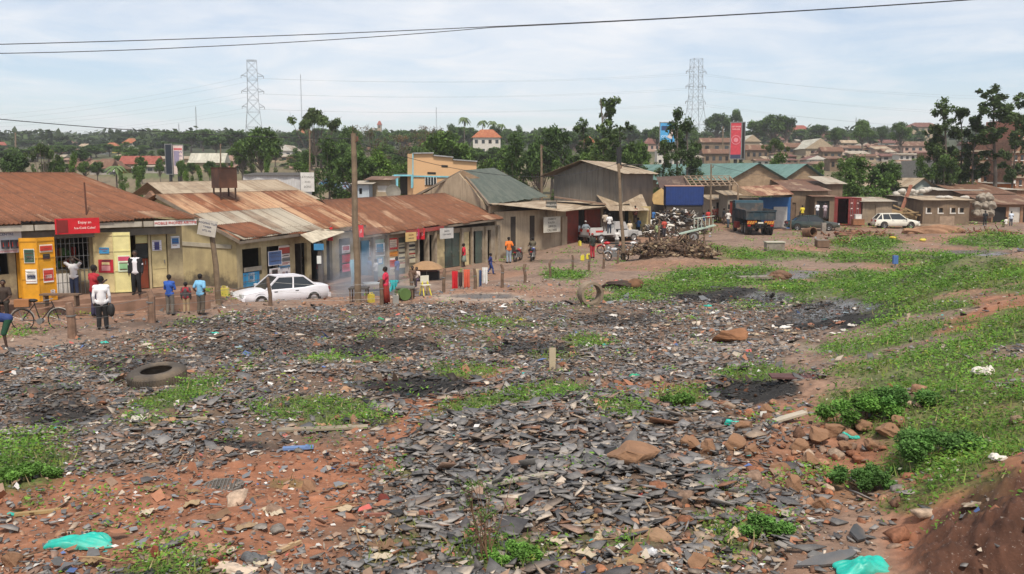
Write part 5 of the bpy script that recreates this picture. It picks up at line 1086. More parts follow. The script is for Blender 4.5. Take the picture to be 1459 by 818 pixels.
def tree_proto(kind,seed):
    q=random.Random(seed); t=thing('tree','tree','tree',(0,-500,0)); cl=[]; m=MB(); col=(.09,.155,.042)
    n,ls=2600,.26
    if kind=='round':
        for i in range(26):
            a=q.random()*6.28; el=q.uniform(-.35,1.3); rr=q.uniform(.55,1)*3.3; cl.append((math.cos(a)*math.cos(el)*rr,math.sin(a)*math.cos(el)*rr,5.9+math.sin(el)*rr*.95,q.uniform(.8,1.45)))
        cl.append((0,0,6,2.2)); n=4200; th=3.2
    if kind=='umbrella':
        for i in range(20):
            a=q.random()*6.28; rr=q.uniform(.5,4.6); cl.append((math.cos(a)*rr,math.sin(a)*rr,8.9-rr*.32+q.uniform(-.5,.5),q.uniform(.55,1.0)))
        n=4200; ls=.2; th=4.2; col=(.10,.15,.05)
    if kind=='euc':
        for i in range(15):
            z=q.uniform(3.4,9.6); rr=(1.65 if z<6 else 1.3)*q.uniform(.3,1.15); a=q.random()*6.28; s0=q.uniform(.35,.62)
            for j_ in range(4): cl.append((math.cos(a)*rr+q.gauss(0,.35),math.sin(a)*rr+q.gauss(0,.35),z+q.gauss(0,.22),s0*q.uniform(.5,.95)))
        n=3600; ls=.15; th=9; col=(.08,.125,.045)
    if kind=='cone':
        for i in range(26):
            z=q.uniform(1.6,9.5); rr=(10-z)*.26*q.uniform(.3,1.1)+.2; a=q.random()*6.28; cl.append((math.cos(a)*rr,math.sin(a)*rr,z,q.uniform(.5,.85)))
        n=3200; ls=.17; th=8.5; col=(.08,.13,.04)
    if kind=='bush':
        for i in range(22):
            a=q.random()*6.28; rr=q.uniform(0,4.2); cl.append((math.cos(a)*rr,math.sin(a)*rr,q.uniform(1.5,8.6)-rr*.5+1,q.uniform(.9,1.7)))
        n=4200; ls=.24; th=3; col=(.10,.175,.042)
    if kind=='bare':
        for i in range(14):
            a=q.random()*6.28; rr=q.uniform(0,3.6); cl.append((math.cos(a)*rr,math.sin(a)*rr,q.uniform(4,9.4),q.uniform(.7,1.3)))
        n=700; ls=.16; th=3.5; col=(.15,.10,.06)
    if kind=='palm':
        th=8.6; V=[];m2=MB()
        for i in range(15):
            a=i*6.28/15+q.uniform(-.15,.15); up=q.uniform(-.2,1.0); pts=[]
            for k in range(7):
                f=k/6; r_=3.0*f*math.cos(up*.6); pts.append(Vector((math.cos(a)*r_,math.sin(a)*r_,8.6+3*f*math.sin(up)*(1-.4*f)-2.0*f*f)))
            sd_=Vector((-math.sin(a),math.cos(a),0))
            for k in range(6):
                w0=.42*math.sin(math.pi*(.12+.8*k/6)); w1=.42*math.sin(math.pi*(.12+.8*(k+1)/6)) 
                m2.add([pts[k],pts[k+1],pts[k+1]+sd_*w1-Vector((0,0,w1*.6)),pts[k]+sd_*w0-Vector((0,0,w0*.6))],[(0,1,2,3)]); m2.add([pts[k],pts[k+1],pts[k+1]-sd_*w1-Vector((0,0,w1*.6)),pts[k]-sd_*w0-Vector((0,0,w0*.6))],[(0,1,2,3)])
        m2.build('crown',M('palm_leaf',(.10,.15,.05),.7,.3),t)
        m.tube([(0,0,-1),(.1,0,4),(0,.1,8.6)],[.28,.2,.17],8)
        m.build('trunk',BARK,t); return t
    crown('crown',cl,n,ls,col,seed,t,droop=.5 if kind in('euc','cone') else 0)
    bend=q.uniform(-.4,.4); P_=lambda z:Vector((bend*math.sin(z*.35),.2*math.sin(z*.5+seed),z))
    r0={'round':.42,'umbrella':.34,'euc':.17,'cone':.2,'bush':.3,'bare':.3}[kind]
    zs=[-1]+[th*k/6 for k in range(7)]; m.tube([P_(z) for z in zs],[r0*1.25]+[r0*(1-.72*k/6) for k in range(7)],8)
    for c_ in (cl[::3] if kind=='euc' else cl):
        z=min(th*.97,max(.8,c_[2]*(.55 if kind in('round','umbrella','bush','bare') else .86))); a=P_(z); b=Vector(c_[:3]); mid=(a+b)/2+Vector((0,0,-.15*(b-a).length)); rr=r0*.30*(1-.5*z/10)
        m.tube([a,mid,b],[rr,rr*.7,rr*.3],5)
        if kind in('bare','umbrella'):
            for k in range(3): m.tube([b,b+Vector((q.uniform(-1,1),q.uniform(-1,1),q.uniform(0,1.1)))],[rr*.3,rr*.1],4)
    m.build('trunk',BARK,t); return t
PROT={k:[tree_proto(k,s+10*i) for s in range(nv)] for i,(k,nv) in enumerate([('round',3),('umbrella',2),('euc',4),('cone',2),('bush',2),('bare',2),('palm',1)])}
NATW={'round':8.6,'umbrella':10.2,'euc':3.9,'cone':4.6,'bush':9.6,'bare':8.2,'palm':5.8}
USED=set(); _tc=0
def tree(px,base,top,wd,Y,kind,label,group='trees around the settlement',cat='tree',name=None):
    global _tc; _tc+=1
    L=PROT[kind]; pr=L[_tc%len(L)]
    if Y is None: Y=G(px,base).y
    p=W(px,base,Y); z=Hz(p.x,Y); 
    if base is None: zb=z
    zt=W(px,top,Y).z; h=max(1.0,zt-z); hw=wd/1300*Y/NATW[kind]; rz=(_tc*2.399)%6.28
    first=pr.location.y<-400
    if first: r=pr; r.location=(p.x,Y,z); r.rotation_euler=(0,0,rz); r.scale=(hw,hw,h/10)
    else: r=dup(pr,(p.x,Y,z),rz,scale=(hw,hw,h/10))
    tag(r,label,cat,group); r.name=name or {'round':'broadleaf_tree','umbrella':'umbrella_tree','euc':'eucalyptus_tree','cone':'conical_tree','bush':'bushy_tree','bare':'dry_tree','palm':'palm_tree'}[kind]
    return r
TR=[(22,262,212,54,125,'round','dark broad tree at the far left edge above the long roof'),
(62,262,200,52,122,'umbrella','spreading flat topped tree above the left shop roof'),
(76,262,225,40,124,'round','low dark tree tucked beneath the spreading left tree'),
(107,262,219,28,126,'bush','small pale green tree before the rusty warehouse'),
(166,262,230,34,128,'palm','small palm in front of the mustard gable'),
(199,262,244,22,110,'bush','small round bush behind the left roof ridge'),
(268,262,230,22,120,'bush','pale bush immediately right of the tall billboard'),(284,262,236,24,118,'bush','lower bush second to the right of the billboard'),
(308,262,220,22,112,'bush','thin shrub showing just above the rusty water tank'),(331,262,230,14,112,'bush','slender shrub at the right of the water tank'),
(374,262,172,66,150,'round','big rounded grey green tree before the left pylon'),
(382,262,222,28,120,'bush','bright small bush below the big rounded tree'),
(346,262,195,44,170,'round','dark tree left of the big rounded grey green tree'),
(450,262,148,84,150,'umbrella','tall flat crowned tree rising over the skyline at centre left'),
(437,262,214,50,122,'bush','pale green bushy tree behind the lettered white shed'),
(470,262,196,80,118,'bush','bright green broad tree left of the tall pole'),(505,264,206,70,108,'round','green tree right behind the tall wooden pole'),
(540,264,212,70,106,'bush','smoky green bushy tree right of the tall pole'),(572,262,214,56,112,'bush','green bushy tree beside the pale blue porch'),
(500,240,172,38,190,'round','dark tree on the ridge left of tall pole'),(530,250,178,60,180,'bare','half bare greyish tree right of the tall pole'),(575,250,180,60,190,'bare','brown dry tree left of the dense dark tree'),(606,250,178,50,200,'bare','dry brown thicket tree against the skyline'),
(625,240,176,40,230,'bare','thin dry tree just left of the palms'),
(637,262,178,82,125,'round','dense dark rounded tree above the peach building'),
(598,262,205,40,135,'round','low green tree hugging left side of the dense dark one'),
(662,240,161,20,330,'palm','leftmost tall palm on the skyline'),(688,240,166,18,340,'palm','middle palm of the skyline palms'),(702,240,167,18,345,'palm','right hand palm of the skyline palms'),(714,240,172,16,350,'palm','small palm right of the other skyline palms'),
(700,262,206,54,112,'bush','olive green tree below the orange roofed villa'),(736,262,192,76,110,'bush','broad olive tree behind the green roofed building'),(768,265,198,62,108,'round','green tree at the left of the grey shed'),
(786,255,170,64,128,'round','large dark tree between villa and tall eucalyptus'),(812,262,204,60,118,'bush','bright green tree right behind the grey shed roof'),(838,262,212,44,116,'round','low green tree behind the shed chimney'),
(855,262,122,52,112,'euc','tallest thin eucalyptus rising above the grey shed'),(830,262,168,40,118,'euc','shorter eucalyptus left of the tallest one'),(880,262,172,42,116,'euc','eucalyptus right of the tallest one with dense crown'),
(905,262,192,46,114,'round','dark green tree right of the shed chimney'),(880,262,205,50,117,'round','dark tree filling in below the right eucalyptus'),(852,262,195,60,120,'round','green tree at the foot of the tallest eucalyptus'),
(962,268,150,50,104,'cone','tall dark conical tree before the blue billboard'),(975,268,165,56,106,'cone','dark drooping tree right of the tall conical tree'),(946,268,195,40,108,'cone','low dark drooping tree below the blue billboard'),(990,268,198,36,109,'cone','short dark tree right of the conical pair'),
(1022,215,156,46,380,'round','tree clump on skyline beside the right pylon'),(1047,215,152,24,380,'round','taller narrow tree right of the skyline clump'),
(1078,215,168,38,360,'round','dark skyline tree over the red billboard'),(1100,215,158,52,350,'round','large dark skyline tree behind the maroon roofs'),(1118,215,162,34,350,'round','skyline tree left of the red roofed villa'),
(1165,210,175,36,420,'round','low dark skyline tree behind the villa roof'),(1195,210,180,30,420,'round','small skyline tree over the maroon roof'),
(1103,245,194,44,165,'umbrella','flat dark small tree amid brown shacks below villa'),
(1080,252,222,50,130,'bush','green scrub bush above the left workshop roof'),(1110,252,218,60,132,'bush','pale flowering scrub above the right workshop roof'),(1140,256,222,46,130,'bush','green scrub right of the twin gables'),(1160,262,236,40,124,'bush','low scrub between gables and big bush'),
(1228,280,200,92,104,'bush','big dark green leafy tree behind the red container'),(1205,280,232,60,102,'bush','bright lower part tree at the left of big leafy tree'),(1262,280,224,60,105,'round','dark tree merging right of the big leafy tree'),
(1228,215,165,34,300,'round','skyline tree above the blue roof'),(1256,210,177,18,350,'round','small pale skyline tree left of the round one'),(1283,215,169,34,290,'round','rounded dark tree touching the brick flats block'),(1190,212,178,26,330,'round','tree right of the villa on the skyline'),
(1343,272,139,56,112,'euc','thin leaning eucalyptus, left of the right hand group'),(1330,272,178,40,114,'euc','lower eucalyptus crown left in the right hand group'),(1362,272,150,50,113,'euc','eucalyptus with palm like top in right hand group'),(1345,272,215,46,110,'round','dark tree at the foot of the right eucalypts'),(1310,262,222,40,120,'bush','pale green shrub tree before the cream banded block'),
(1412,272,121,80,110,'euc','tallest eucalyptus at the right with spreading clumps'),(1388,272,160,44,111,'euc','eucalyptus between the two tall right hand ones'),(1440,272,150,40,112,'euc','eucalyptus partly behind the tallest right one'),(1462,272,126,50,114,'euc','eucalyptus at the right edge of the view'),(1375,268,228,40,116,'bush','low greenery before the long brick flats')]
for (px,b,tp,wd,Y,k,lab) in TR: tree(px,b,tp,wd,Y,k,lab)
# skyline rows: more trees that look alike
q=random.Random(3)
def skyrow(u0,u1,n,r0,r1,Y0,Y1,lab,grp,w0=24,w1=46,kinds=('round','round','round','bush')):
    for i in range(n):
        px=u0+(u1-u0)*(i+q.random())/n; tp=q.uniform(r0,r1); Y=q.uniform(Y0,Y1); tree(px,210,tp,q.uniform(w0,w1),Y,q.choice(kinds),lab,grp)
skyrow(-20,250,20,198,208,330,520,'dark distant tree in the low wooded band far left','trees in the far left wooded band')
skyrow(-20,260,22,203,215,210,330,'dark tree in the lower wooded band at far left','trees in the lower wooded band far left',20,42)
skyrow(0,350,16,218,236,140,215,'small tree dotted over the field at far left','trees dotted over the far left field',16,30)
skyrow(235,420,17,180,192,300,460,'dark skyline tree between left warehouse and left pylon','skyline trees left of the pylon',26,46)
skyrow(425,600,16,178,190,320,480,'distant skyline tree on the centre left ridge','skyline trees on centre left ridge')
skyrow(590,720,9,176,186,300,460,'distant tree on the ridge around the palms','ridge trees around the palms')
skyrow(715,860,13,176,188,280,420,'distant tree on the ridge behind tall eucalyptus','ridge trees behind the eucalyptus')
skyrow(860,1010,11,174,184,330,480,'distant tree on ridge either side of blue billboard','ridge trees by the blue billboard',26,44)
skyrow(1130,1330,9,180,190,360,520,'low distant tree behind houses on the right ridge','ridge trees on the right')
skyrow(420,640,24,200,226,150,240,'mid distance tree in green belt left of centre','green belt trees left of centre',30,56)
skyrow(640,930,26,196,222,140,230,'mid distance tree in green belt behind sheds','green belt trees behind the sheds',30,52)
skyrow(330,430,6,205,225,180,260,'mid distance tree beside the big rounded one','trees beside the big rounded tree',24,40)
skyrow(1010,1200,7,222,236,135,165,'low green scrub tree on bank above workshops','scrub trees above the workshops',26,44,('bush',))
skyrow(1270,1459,7,205,232,140,230,'mid distance tree among the right hand flats','trees among the right hand flats',20,36)
for L_ in PROT.values():
    for pr in L_:
        if pr.name.startswith('tree') and pr.location.y<-400:
            for ch in list(pr.children): bpy.data.objects.remove(ch)
            bpy.data.objects.remove(pr)
# the far-off wood that reads as one mass
g=np.random.default_rng(77); cl=[]
for i in range(900):
    Y=math.exp(g.uniform(math.log(420),math.log(1250))); u=g.uniform(-350,1800); x=(u-729.5)/1300*Y; r=g.uniform(4,8); cl.append((x,Y,Hz(x,Y)+r*.45,r))
V,c=leaves(cl,42000,2.0,(.06,.09,.04),5); N=len(V); o=mesh_np('distant_wood',V,np.arange(N),np.arange(0,N,4),TFOL,c); tag(o,'far wooded hillside reading as one dark green mass','wood',kind='stuff')

# ================= pylons, masts, poles, wires =================
PYL=M('galvanised_steel',(.33,.35,.37),.6,.15,metal=.2)
def pylon(label,px,top,base,Y,wt,wb,armrows,armw):
    p=W(px,base,Y); z0=Hz(p.x,Y); h=W(px,top,Y).z-z0; t=thing('pylon',label,'pylon',(p.x,Y,z0),.25); k=Y/1300
    wt*=k;wb*=k; zwaist=(W(px,top,Y).z-W(px,top+60,Y).z)
    def half(z): # half width at height z
        zw=h-zwaist; return (wb+(wt*1.15-wb)*z/zw)/2 if z<zw else (wt*1.15-(wt*.15)*(z-zw)/zwaist)/2
    m=MB(); zs=[0]; 
    while zs[-1]<h-.1: zs.append(min(h,zs[-1]+max(2.2,half(zs[-1])*1.9)))
    th=.10
    for a,b in zip(zs[:-1],zs[1:]):
        ha,hb=half(a),half(b); ca=[Vector((sx*ha,sy*ha,a)) for sx,sy in((-1,-1),(1,-1),(1,1),(-1,1))]; cb=[Vector((sx*hb,sy*hb,b)) for sx,sy in((-1,-1),(1,-1),(1,1),(-1,1))]
        for i in range(4):
            m.bar(ca[i],cb[i],th*1.4,n=4); j=(i+1)%4; m.bar(ca[i],cb[j],th*.7,n=4); m.bar(ca[j],cb[i],th*.7,n=4); m.bar(cb[i],cb[j],th*.7,n=4)
    m.build('lattice',PYL,t); tips=[]
    for r_ in armrows:
        za=W(px,r_,Y).z-z0
        for s_ in(-1,1):
            m=MB(); ex=Vector((s_*armw*k,0,za+.4)); hh=half(za)
            for sy in(-1,1): m.bar((s_*hh,sy*hh,za),ex,th,n=4); m.bar((s_*hh,sy*hh,za+2.0),ex,th*.8,n=4)
            m.build('arm',PYL,t); m=MB(); e2=ex-Vector((0,0,1.3)); m.bar(ex,e2,.14,n=5); m.build('insulator',C('#6a5f58'),t); tips.append(parent_matrix(t)@e2)
    return tips
tl=pylon('left lattice power pylon behind the big rounded tree',362.5,86,200,520,13,26,(109,131,153),15)
tr_=pylon('right lattice power pylon behind the conical tree',989.5,84,205,520,13,30,(103,124,146),15)
def cable(name,label,pts,r,sag=0,mat=None,n=28,cat='cable',group=None):
    m=MB(); P=[]
    for a,b in zip(pts[:-1],pts[1:]):
        for k in range(n+1):
            f=k/n; q_=Vector(a).lerp(Vector(b),f); q_.z-=sag*4*f*(1-f); P.append(q_)
    m.tube(P,r,5); o=m.build(name,mat or C('#2c2d31',.6)); tag(o,label,cat,group); return o
for i in range(6):
    if i%2==0:
        lv=['lowest','middle','highest'][2-i//2] if False else ['top','middle','bottom'][i//2]
    side='near' if i%2 else 'far'
    cable('power_line','faint high voltage line strung between the two pylons',[tl[i],tr_[i]],.035,3.2,PYL,group='lines between the pylons')
    e=tl[i]+Vector((-260,30,-2)); e2=W(-60,[168,175,178,184,196,200][i],480); cable('power_line','faint high voltage line sloping from left pylon to the left edge',[tl[i],e2],.035,3.0,PYL,group='lines left of the left pylon')
    cable('power_line','faint high voltage line running right from the right pylon',[tr_[i],W(1560,[118,124,142,148,166,170][i]+20,560)],.035,4.0,PYL,group='lines right of the right pylon')
for px,top,Y,lab in((281,152,600,'thin red white mast on the left skyline'),(431,106,700,'tall faint radio mast left of tall pole'),(622,153,650,'slim radio mast near the dry trees'),(256,176,620,'short mast pair left of the thin mast'),(1218,168,650,'short faint mast on the right skyline')):
    p=W(px,210,Y); z=Hz(p.x,Y); h=W(px,top,Y).z-z; t=thing('mast',lab,'mast',(p.x,Y,z)); m=MB()
    for a in range(3): m.bar((.5*math.cos(a*2.1),.5*math.sin(a*2.1),0),(.15*math.cos(a*2.1),.15*math.sin(a*2.1),h),.10,n=4)
    z_=2
    while z_<h: m.bar((.45,0,z_),(-.3,.3,z_+1.5),.06,n=4); z_+=3
    m.build('lattice',PYL,t)
POLE=M('pole_wood',(.20,.145,.095),.9,.35,sc=3,bump=.5,streak=.5)
def pole(label,px,base,top,r,pxt=None,Y=None,arm=True,grp=None):
    g_=G(px,base) if Y is None else Vector((W(px,base,Y).x,Y,Hz(W(px,base,Y).x,Y)))
    tp=W(pxt or px,top,g_.y); t=thing('utility_pole',label,'pole',g_,0,grp); m=MB(); d=tp-g_
    pts=[Vector((0,0,-.6))]+[d*f+Vector((.03*math.sin(f*9),0,0)) for f in(0,.25,.5,.75,1)]; m.tube(pts,[r,r,r*.95,r*.9,r*.82,r*.75],10); m.build('shaft',POLE,t)
    if arm:
        m=MB(); m.bar(d-Vector((.0,0,.35)),d+Vector((.18,-.1,-.3)),.03,n=5); m.bar(d+Vector((.18,-.1,-.3)),d+Vector((.18,-.1,-.12)),.045,n=8); m.build('insulator',C('#6b4a3a',.4),t)
    return tp
tp1=pole('tall weathered wooden pole rising in front of the shop rows',510,431,190,.135,503)
tp2=pole('tall wooden pole standing beside parked motorbikes',889,372,233,.13,881)
tp3=pole('thin dark pole behind the green roofed building',773,262,206,.14,771,Y=95)
tp4=pole('slim pale pole left of the dump truck',1013,330,234,.09,1013)
tp5=pole('small pole left of trees behind white shed',441,276,186,.1,441,Y=100)
pole('distant dark pole on the left skyline',22,215,189,.35,22,Y=330); pole('thin distant pole beside the right pylon',1030,215,180,.25,1030,Y=300)
pole('thin pole among houses left of the big rounded tree',314,240,205,.15,314,Y=170)
cable('cable','upper black cable crossing the whole sky above shops',[W(-120,66,24),W(700,38,27),W(1400,-2,30),W(1600,-20,32)],.012,.05)
cable('cable','lower black cable joining the upper one at centre',[W(-120,77,24.2),W(280,67,25),W(700,39.2,27.05),W(1400,-1.2,30.02),W(1600,-19.4,32.02)],.011,.045)
cable('cable','thin sloping cable at left dropping to the tall pole',[W(-100,160,30),W(250,189,36),tp1-Vector((0,0,.2))],.014,.05)
cable('cable','sagging wire from tall pole to the pole by motorbikes',[tp1-Vector((0,0,.3)),tp2],.012,1.1)
cable('cable','thin wire from motorbike pole toward the slim pale pole',[tp2,tp4],.012,.6)
cable('cable','upper wire from thin dark pole down to shed',[tp3,W(842,240,82)],.015,.3); cable('cable','lower wire from thin dark pole down to shed',[tp3-Vector((0,0,.5)),W(850,250,82)],.015,.3)
cable('cable','thin wire from slim pale pole across the twin gables',[tp4,W(1240,255,110),W(1470,235,120)],.014,.8)

# ================= billboards =================
def billboard(label,p0,p1,pt,pb,Y,face,back,postpx,base,lines=(),extra=None,rz=0,gap=0):
    P=W(p0,(pt+pb)/2,Y);Q=W(p1,(pt+pb)/2,Y); w_=(Q.x-P.x)/math.cos(rz); h=(pb-pt)/1300*Y; gx=W(postpx,base,Y); g0=Hz((P.x+Q.x)/2,Y); t=thing('billboard',label,'billboard',((P.x+Q.x)/2,Y,g0),rz); zc=W(p0,(pt+pb)/2,Y).z-g0
    m=MB(); m.box((0,0,zc),(w_,.12,h)); f=m.build('panel',face,t); m=MB(); 
    for a in(-1,1): m.box((a*w_/2,0,zc),(.14,.2,h+.2)); m.box((0,0,zc+a*h/2),(w_-.14,.2,.14))
    m.build('frame',STEEL,t)
    m=MB(); m.bar((0,.3,-1),(0,.3,zc),.28,n=10); m.build('post',C('#2d2d2f'),t)
    for (b_,fx,fz,fs,cl_) in lines: text_mesh('lettering',b_,fs*h,C(cl_),f,((fx-.5)*w_,-.075,zc+(fz-.5)*h),(R(90),0,0))
    if extra: extra(f,w_,h,zc)
    return t,w_,h,zc
def ex1(f,w_,h,zc):
    m=MB(); m.box((0,-.075,zc+.36*h),(w_*.8,.02,.06*h)); m.build('stripe',C('#c0565c'),f); m=MB(); m.box((-.15*w_,-.075,zc+.05*h),(w_*.5,.02,.5*h)); m.build('picture',C('#8f86a0'),f)
billboard('tall pale poster face of the left twin billboard',247,261,207,248,170,C('#d7c3bd',.6),None,248,258,[('NEW',.5,.75,.13,'#5a4a80'),('OFFER',.5,.62,.09,'#5a4a80')],ex1,rz=.15)
billboard('dark narrow face of the left twin billboard with white edge',235.5,246,206,248,169.6,C('#1b2330',.6),None,248,258,rz=-.3)
def ex2(f,w_,h,zc):
    m=MB(); prof=[(.36*w_,-.01),(.42*w_,-.01),(.42*w_,.01),(.36*w_,.01)]; m.lathe(prof,28,(0,-.08,zc+.02*h),m=Matrix.Rotation(R(90),3,'X'),close=True); m.lathe([(0,.0),(.2*w_,0),(.2*w_,.01),(0,.01)],20,(0,-.08,zc+.02*h),m=Matrix.Rotation(R(90),3,'X')); m.build('emblem',C('#d98a93'),f)
    m=MB(); m.box((0,-.07,zc-.44*h),(w_,.03,.12*h)); m.build('stripe',C('#3c3f5a'),f)
billboard('tall pinkish red billboard with ring emblem on right slope',1041,1056,175,226,150,C('#c4404c',.6),None,1050,235,[('GET MORE',.5,.88,.05,'#f2dcdc'),('FOR LESS',.5,.81,.05,'#f2dcdc'),('DAILY',.5,-.44+.5,.045,'#e8e0e8')],ex2,rz=-.25)
billboard('narrow dark side face of the red billboard',1055.5,1061,175,226,150.6,C('#26211f',.6),None,1050,235,rz=.5)
def ex3(f,w_,h,zc):
    m=MB(); m.box((-.2*w_,-.075,zc+.22*h),(w_*.4,.02,.22*h)); m.build('panel_patch',C('#2a3f66'),f); m=MB(); m.box((.25*w_,-.075,zc-.05*h),(w_*.3,.02,.5*h),mat=Matrix.Rotation(.4,3,'Y')); m.build('picture',C('#d8c7c0'),f)
billboard('blue and white billboard behind the conical tree',940,962,175,203,160,C('#4d9fd4',.6),None,955,235,[('CITY',.3,.3,.15,'#eef2f6')],ex3,rz=0)
# ================= people =================
def caps(mb,p,q,r0,r1,n=12):
    """closed tapered capsule"""
    p=Vector(p);q=Vector(q);d=q-p;L=d.length
    m=(d if L>1e-5 else Vector((0,0,1))).to_track_quat('Z','Y').to_matrix(); prof=[]
    for k in range(5): a=-math.pi/2+math.pi/2*k/4; prof.append((r0*math.cos(a)+1e-4,r0*math.sin(a)))
    for k in range(5): a=math.pi/2*k/4; prof.append((r1*math.cos(a)+1e-4,L+r1*math.sin(a)))
    vs=[];K=len(prof)
    for r,z in prof:
        for i in range(n): t=2*math.pi*i/n; vs.append(m@Vector((r*math.cos(t),r*math.sin(t),z))+p)
    fs=[(k*n+i,k*n+(i+1)%n,(k+1)*n+(i+1)%n,(k+1)*n+i) for k in range(K-1) for i in range(n)]+[tuple(range(n))[::-1],tuple(range((K-1)*n,K*n))]
    mb.add(vs,fs)
PEND=[]
def bake_pending():
    dg=bpy.context.evaluated_depsgraph_get(); res=[]
    for o in PEND: res.append((o,bpy.data.meshes.new_from_object(o.evaluated_get(dg))))
    for o,me in res:
        old=o.data; mt=old.materials[0]; nm=old.name
        for x in [x for x in bpy.data.objects if x.data==old]: x.modifiers.clear(); x.data=me
        bpy.data.meshes.remove(old); me.name=nm
        me.polygons.foreach_set('use_smooth',[True]*len(me.polygons))
        if not me.materials: me.materials.append(mt)
    PEND.clear()
def remesh(mb,name,mat,parent,vox):
    o=mb.build(name,mat,None); md=o.modifiers.new('r','REMESH'); md.mode='VOXEL'; md.voxel_size=vox; sm=o.modifiers.new('s','SMOOTH'); sm.factor=.5; sm.iterations=2
    PEND.append(o)
    o.parent=parent; return o
V3=Vector
def joints(pose,q):
    J=dict(pel=V3((0,0,.95)),che=V3((0,0,1.30)),nek=V3((0,.01,1.46)),hed=V3((0,-.02,1.61)))
    for s,k in((-1,'L'),(1,'R')):
        J['sh'+k]=V3((s*.18,0,1.39));J['el'+k]=V3((s*.235,.03,1.11));J['wr'+k]=V3((s*.235,-.06,.87)); J['hp'+k]=V3((s*.09,0,.92));J['kn'+k]=V3((s*.10,-.02,.50));J['an'+k]=V3((s*.11,.03,.08));J['to'+k]=V3((s*.12,-.13,.04))
    j=lambda a: q.uniform(-a,a)
    if pose=='walk':
        J['knL']+=V3((0,-.16,0));J['anL']+=V3((0,-.26,0));J['toL']+=V3((0,-.26,.02));J['knR']+=V3((0,.04,0));J['anR']+=V3((0,.26,.05));J['toR']+=V3((0,.26,-.0))
        J['elL']+=V3((0,.14,0));J['wrL']+=V3((0,.22,.04));J['elR']+=V3((0,-.10,.02));J['wrR']+=V3((0,-.22,.10))
    if pose=='akimbo':
        for s,k in((-1,'L'),(1,'R')): J['el'+k]=V3((s*.36,.08,1.14));J['wr'+k]=V3((s*.17,-.03,.98))
    if pose=='hands_head':
        for s,k in((-1,'L'),(1,'R')): J['el'+k]=V3((s*.38,-.05,1.56));J['wr'+k]=V3((s*.12,-.02,1.72))
    if pose=='reach':
        J['elR']=V3((.30,-.18,1.25));J['wrR']=V3((.42,-.38,1.30)); J['elL']=V3((-.26,-.1,1.15)); J['wrL']=V3((-.16,-.3,1.2))
    if pose=='pockets':
        for s,k in((-1,'L'),(1,'R')): J['el'+k]=V3((s*.27,.1,1.12));J['wr'+k]=V3((s*.19,-.05,.93))
    if pose=='hold':
        for s,k in((-1,'L'),(1,'R')): J['el'+k]=V3((s*.24,-.04,1.13));J['wr'+k]=V3((s*.08,-.28,1.08))
    if pose=='bend':
        for k in('che','nek','hed','shL','shR','elL','elR','wrL','wrR'):
            d=J[k]-J['pel']; a=R(78); J[k]=J['pel']+V3((d.x,d.y*math.cos(a)-d.z*math.sin(a),d.z*math.cos(a)+d.y*math.sin(a)))+V3((0,.08,0))
        J['pel']+=V3((0,.12,0)); 
        for s,k in((-1,'L'),(1,'R')): J['hp'+k]+=V3((0,.12,0));J['el'+k]=J['sh'+k]+V3((0,-.04,-.28));J['wr'+k]=J['el'+k]+V3((0,-.06,-.25))
    if pose in('sit','ride'):
        for k in('pel','che','nek','hed','shL','shR','elL','elR','wrL','wrR','hpL','hpR'): J[k]-=V3((0,0,.42 if pose=='sit' else .15))
        for s,k in((-1,'L'),(1,'R')):
            zz_=J['hp'+k].z
            if pose=='sit': J['kn'+k]=V3((s*.14,-.42,zz_-.02));J['an'+k]=V3((s*.14,-.40,.08));J['to'+k]=V3((s*.14,-.55,.04));J['el'+k]+=V3((0,-.1,0));J['wr'+k]=V3((s*.12,-.32,zz_+.1))
            else: J['kn'+k]=V3((s*.24,-.30,zz_-.18));J['an'+k]=V3((s*.2,-.08,.30));J['to'+k]=V3((s*.2,-.25,.28));J['el'+k]=J['sh'+k]+V3((s*.06,-.2,-.2));J['wr'+k]=J['sh'+k]+V3((s*.08,-.42,-.3))
    return J
SK=[M('skin_dark',(.055,.028,.018),.55,.15,bump=0),M('skin_brown',(.085,.043,.026),.55,.15,bump=0)]
HAIR=M('black_hair',(.012,.01,.009),.9,.2)
NP=0
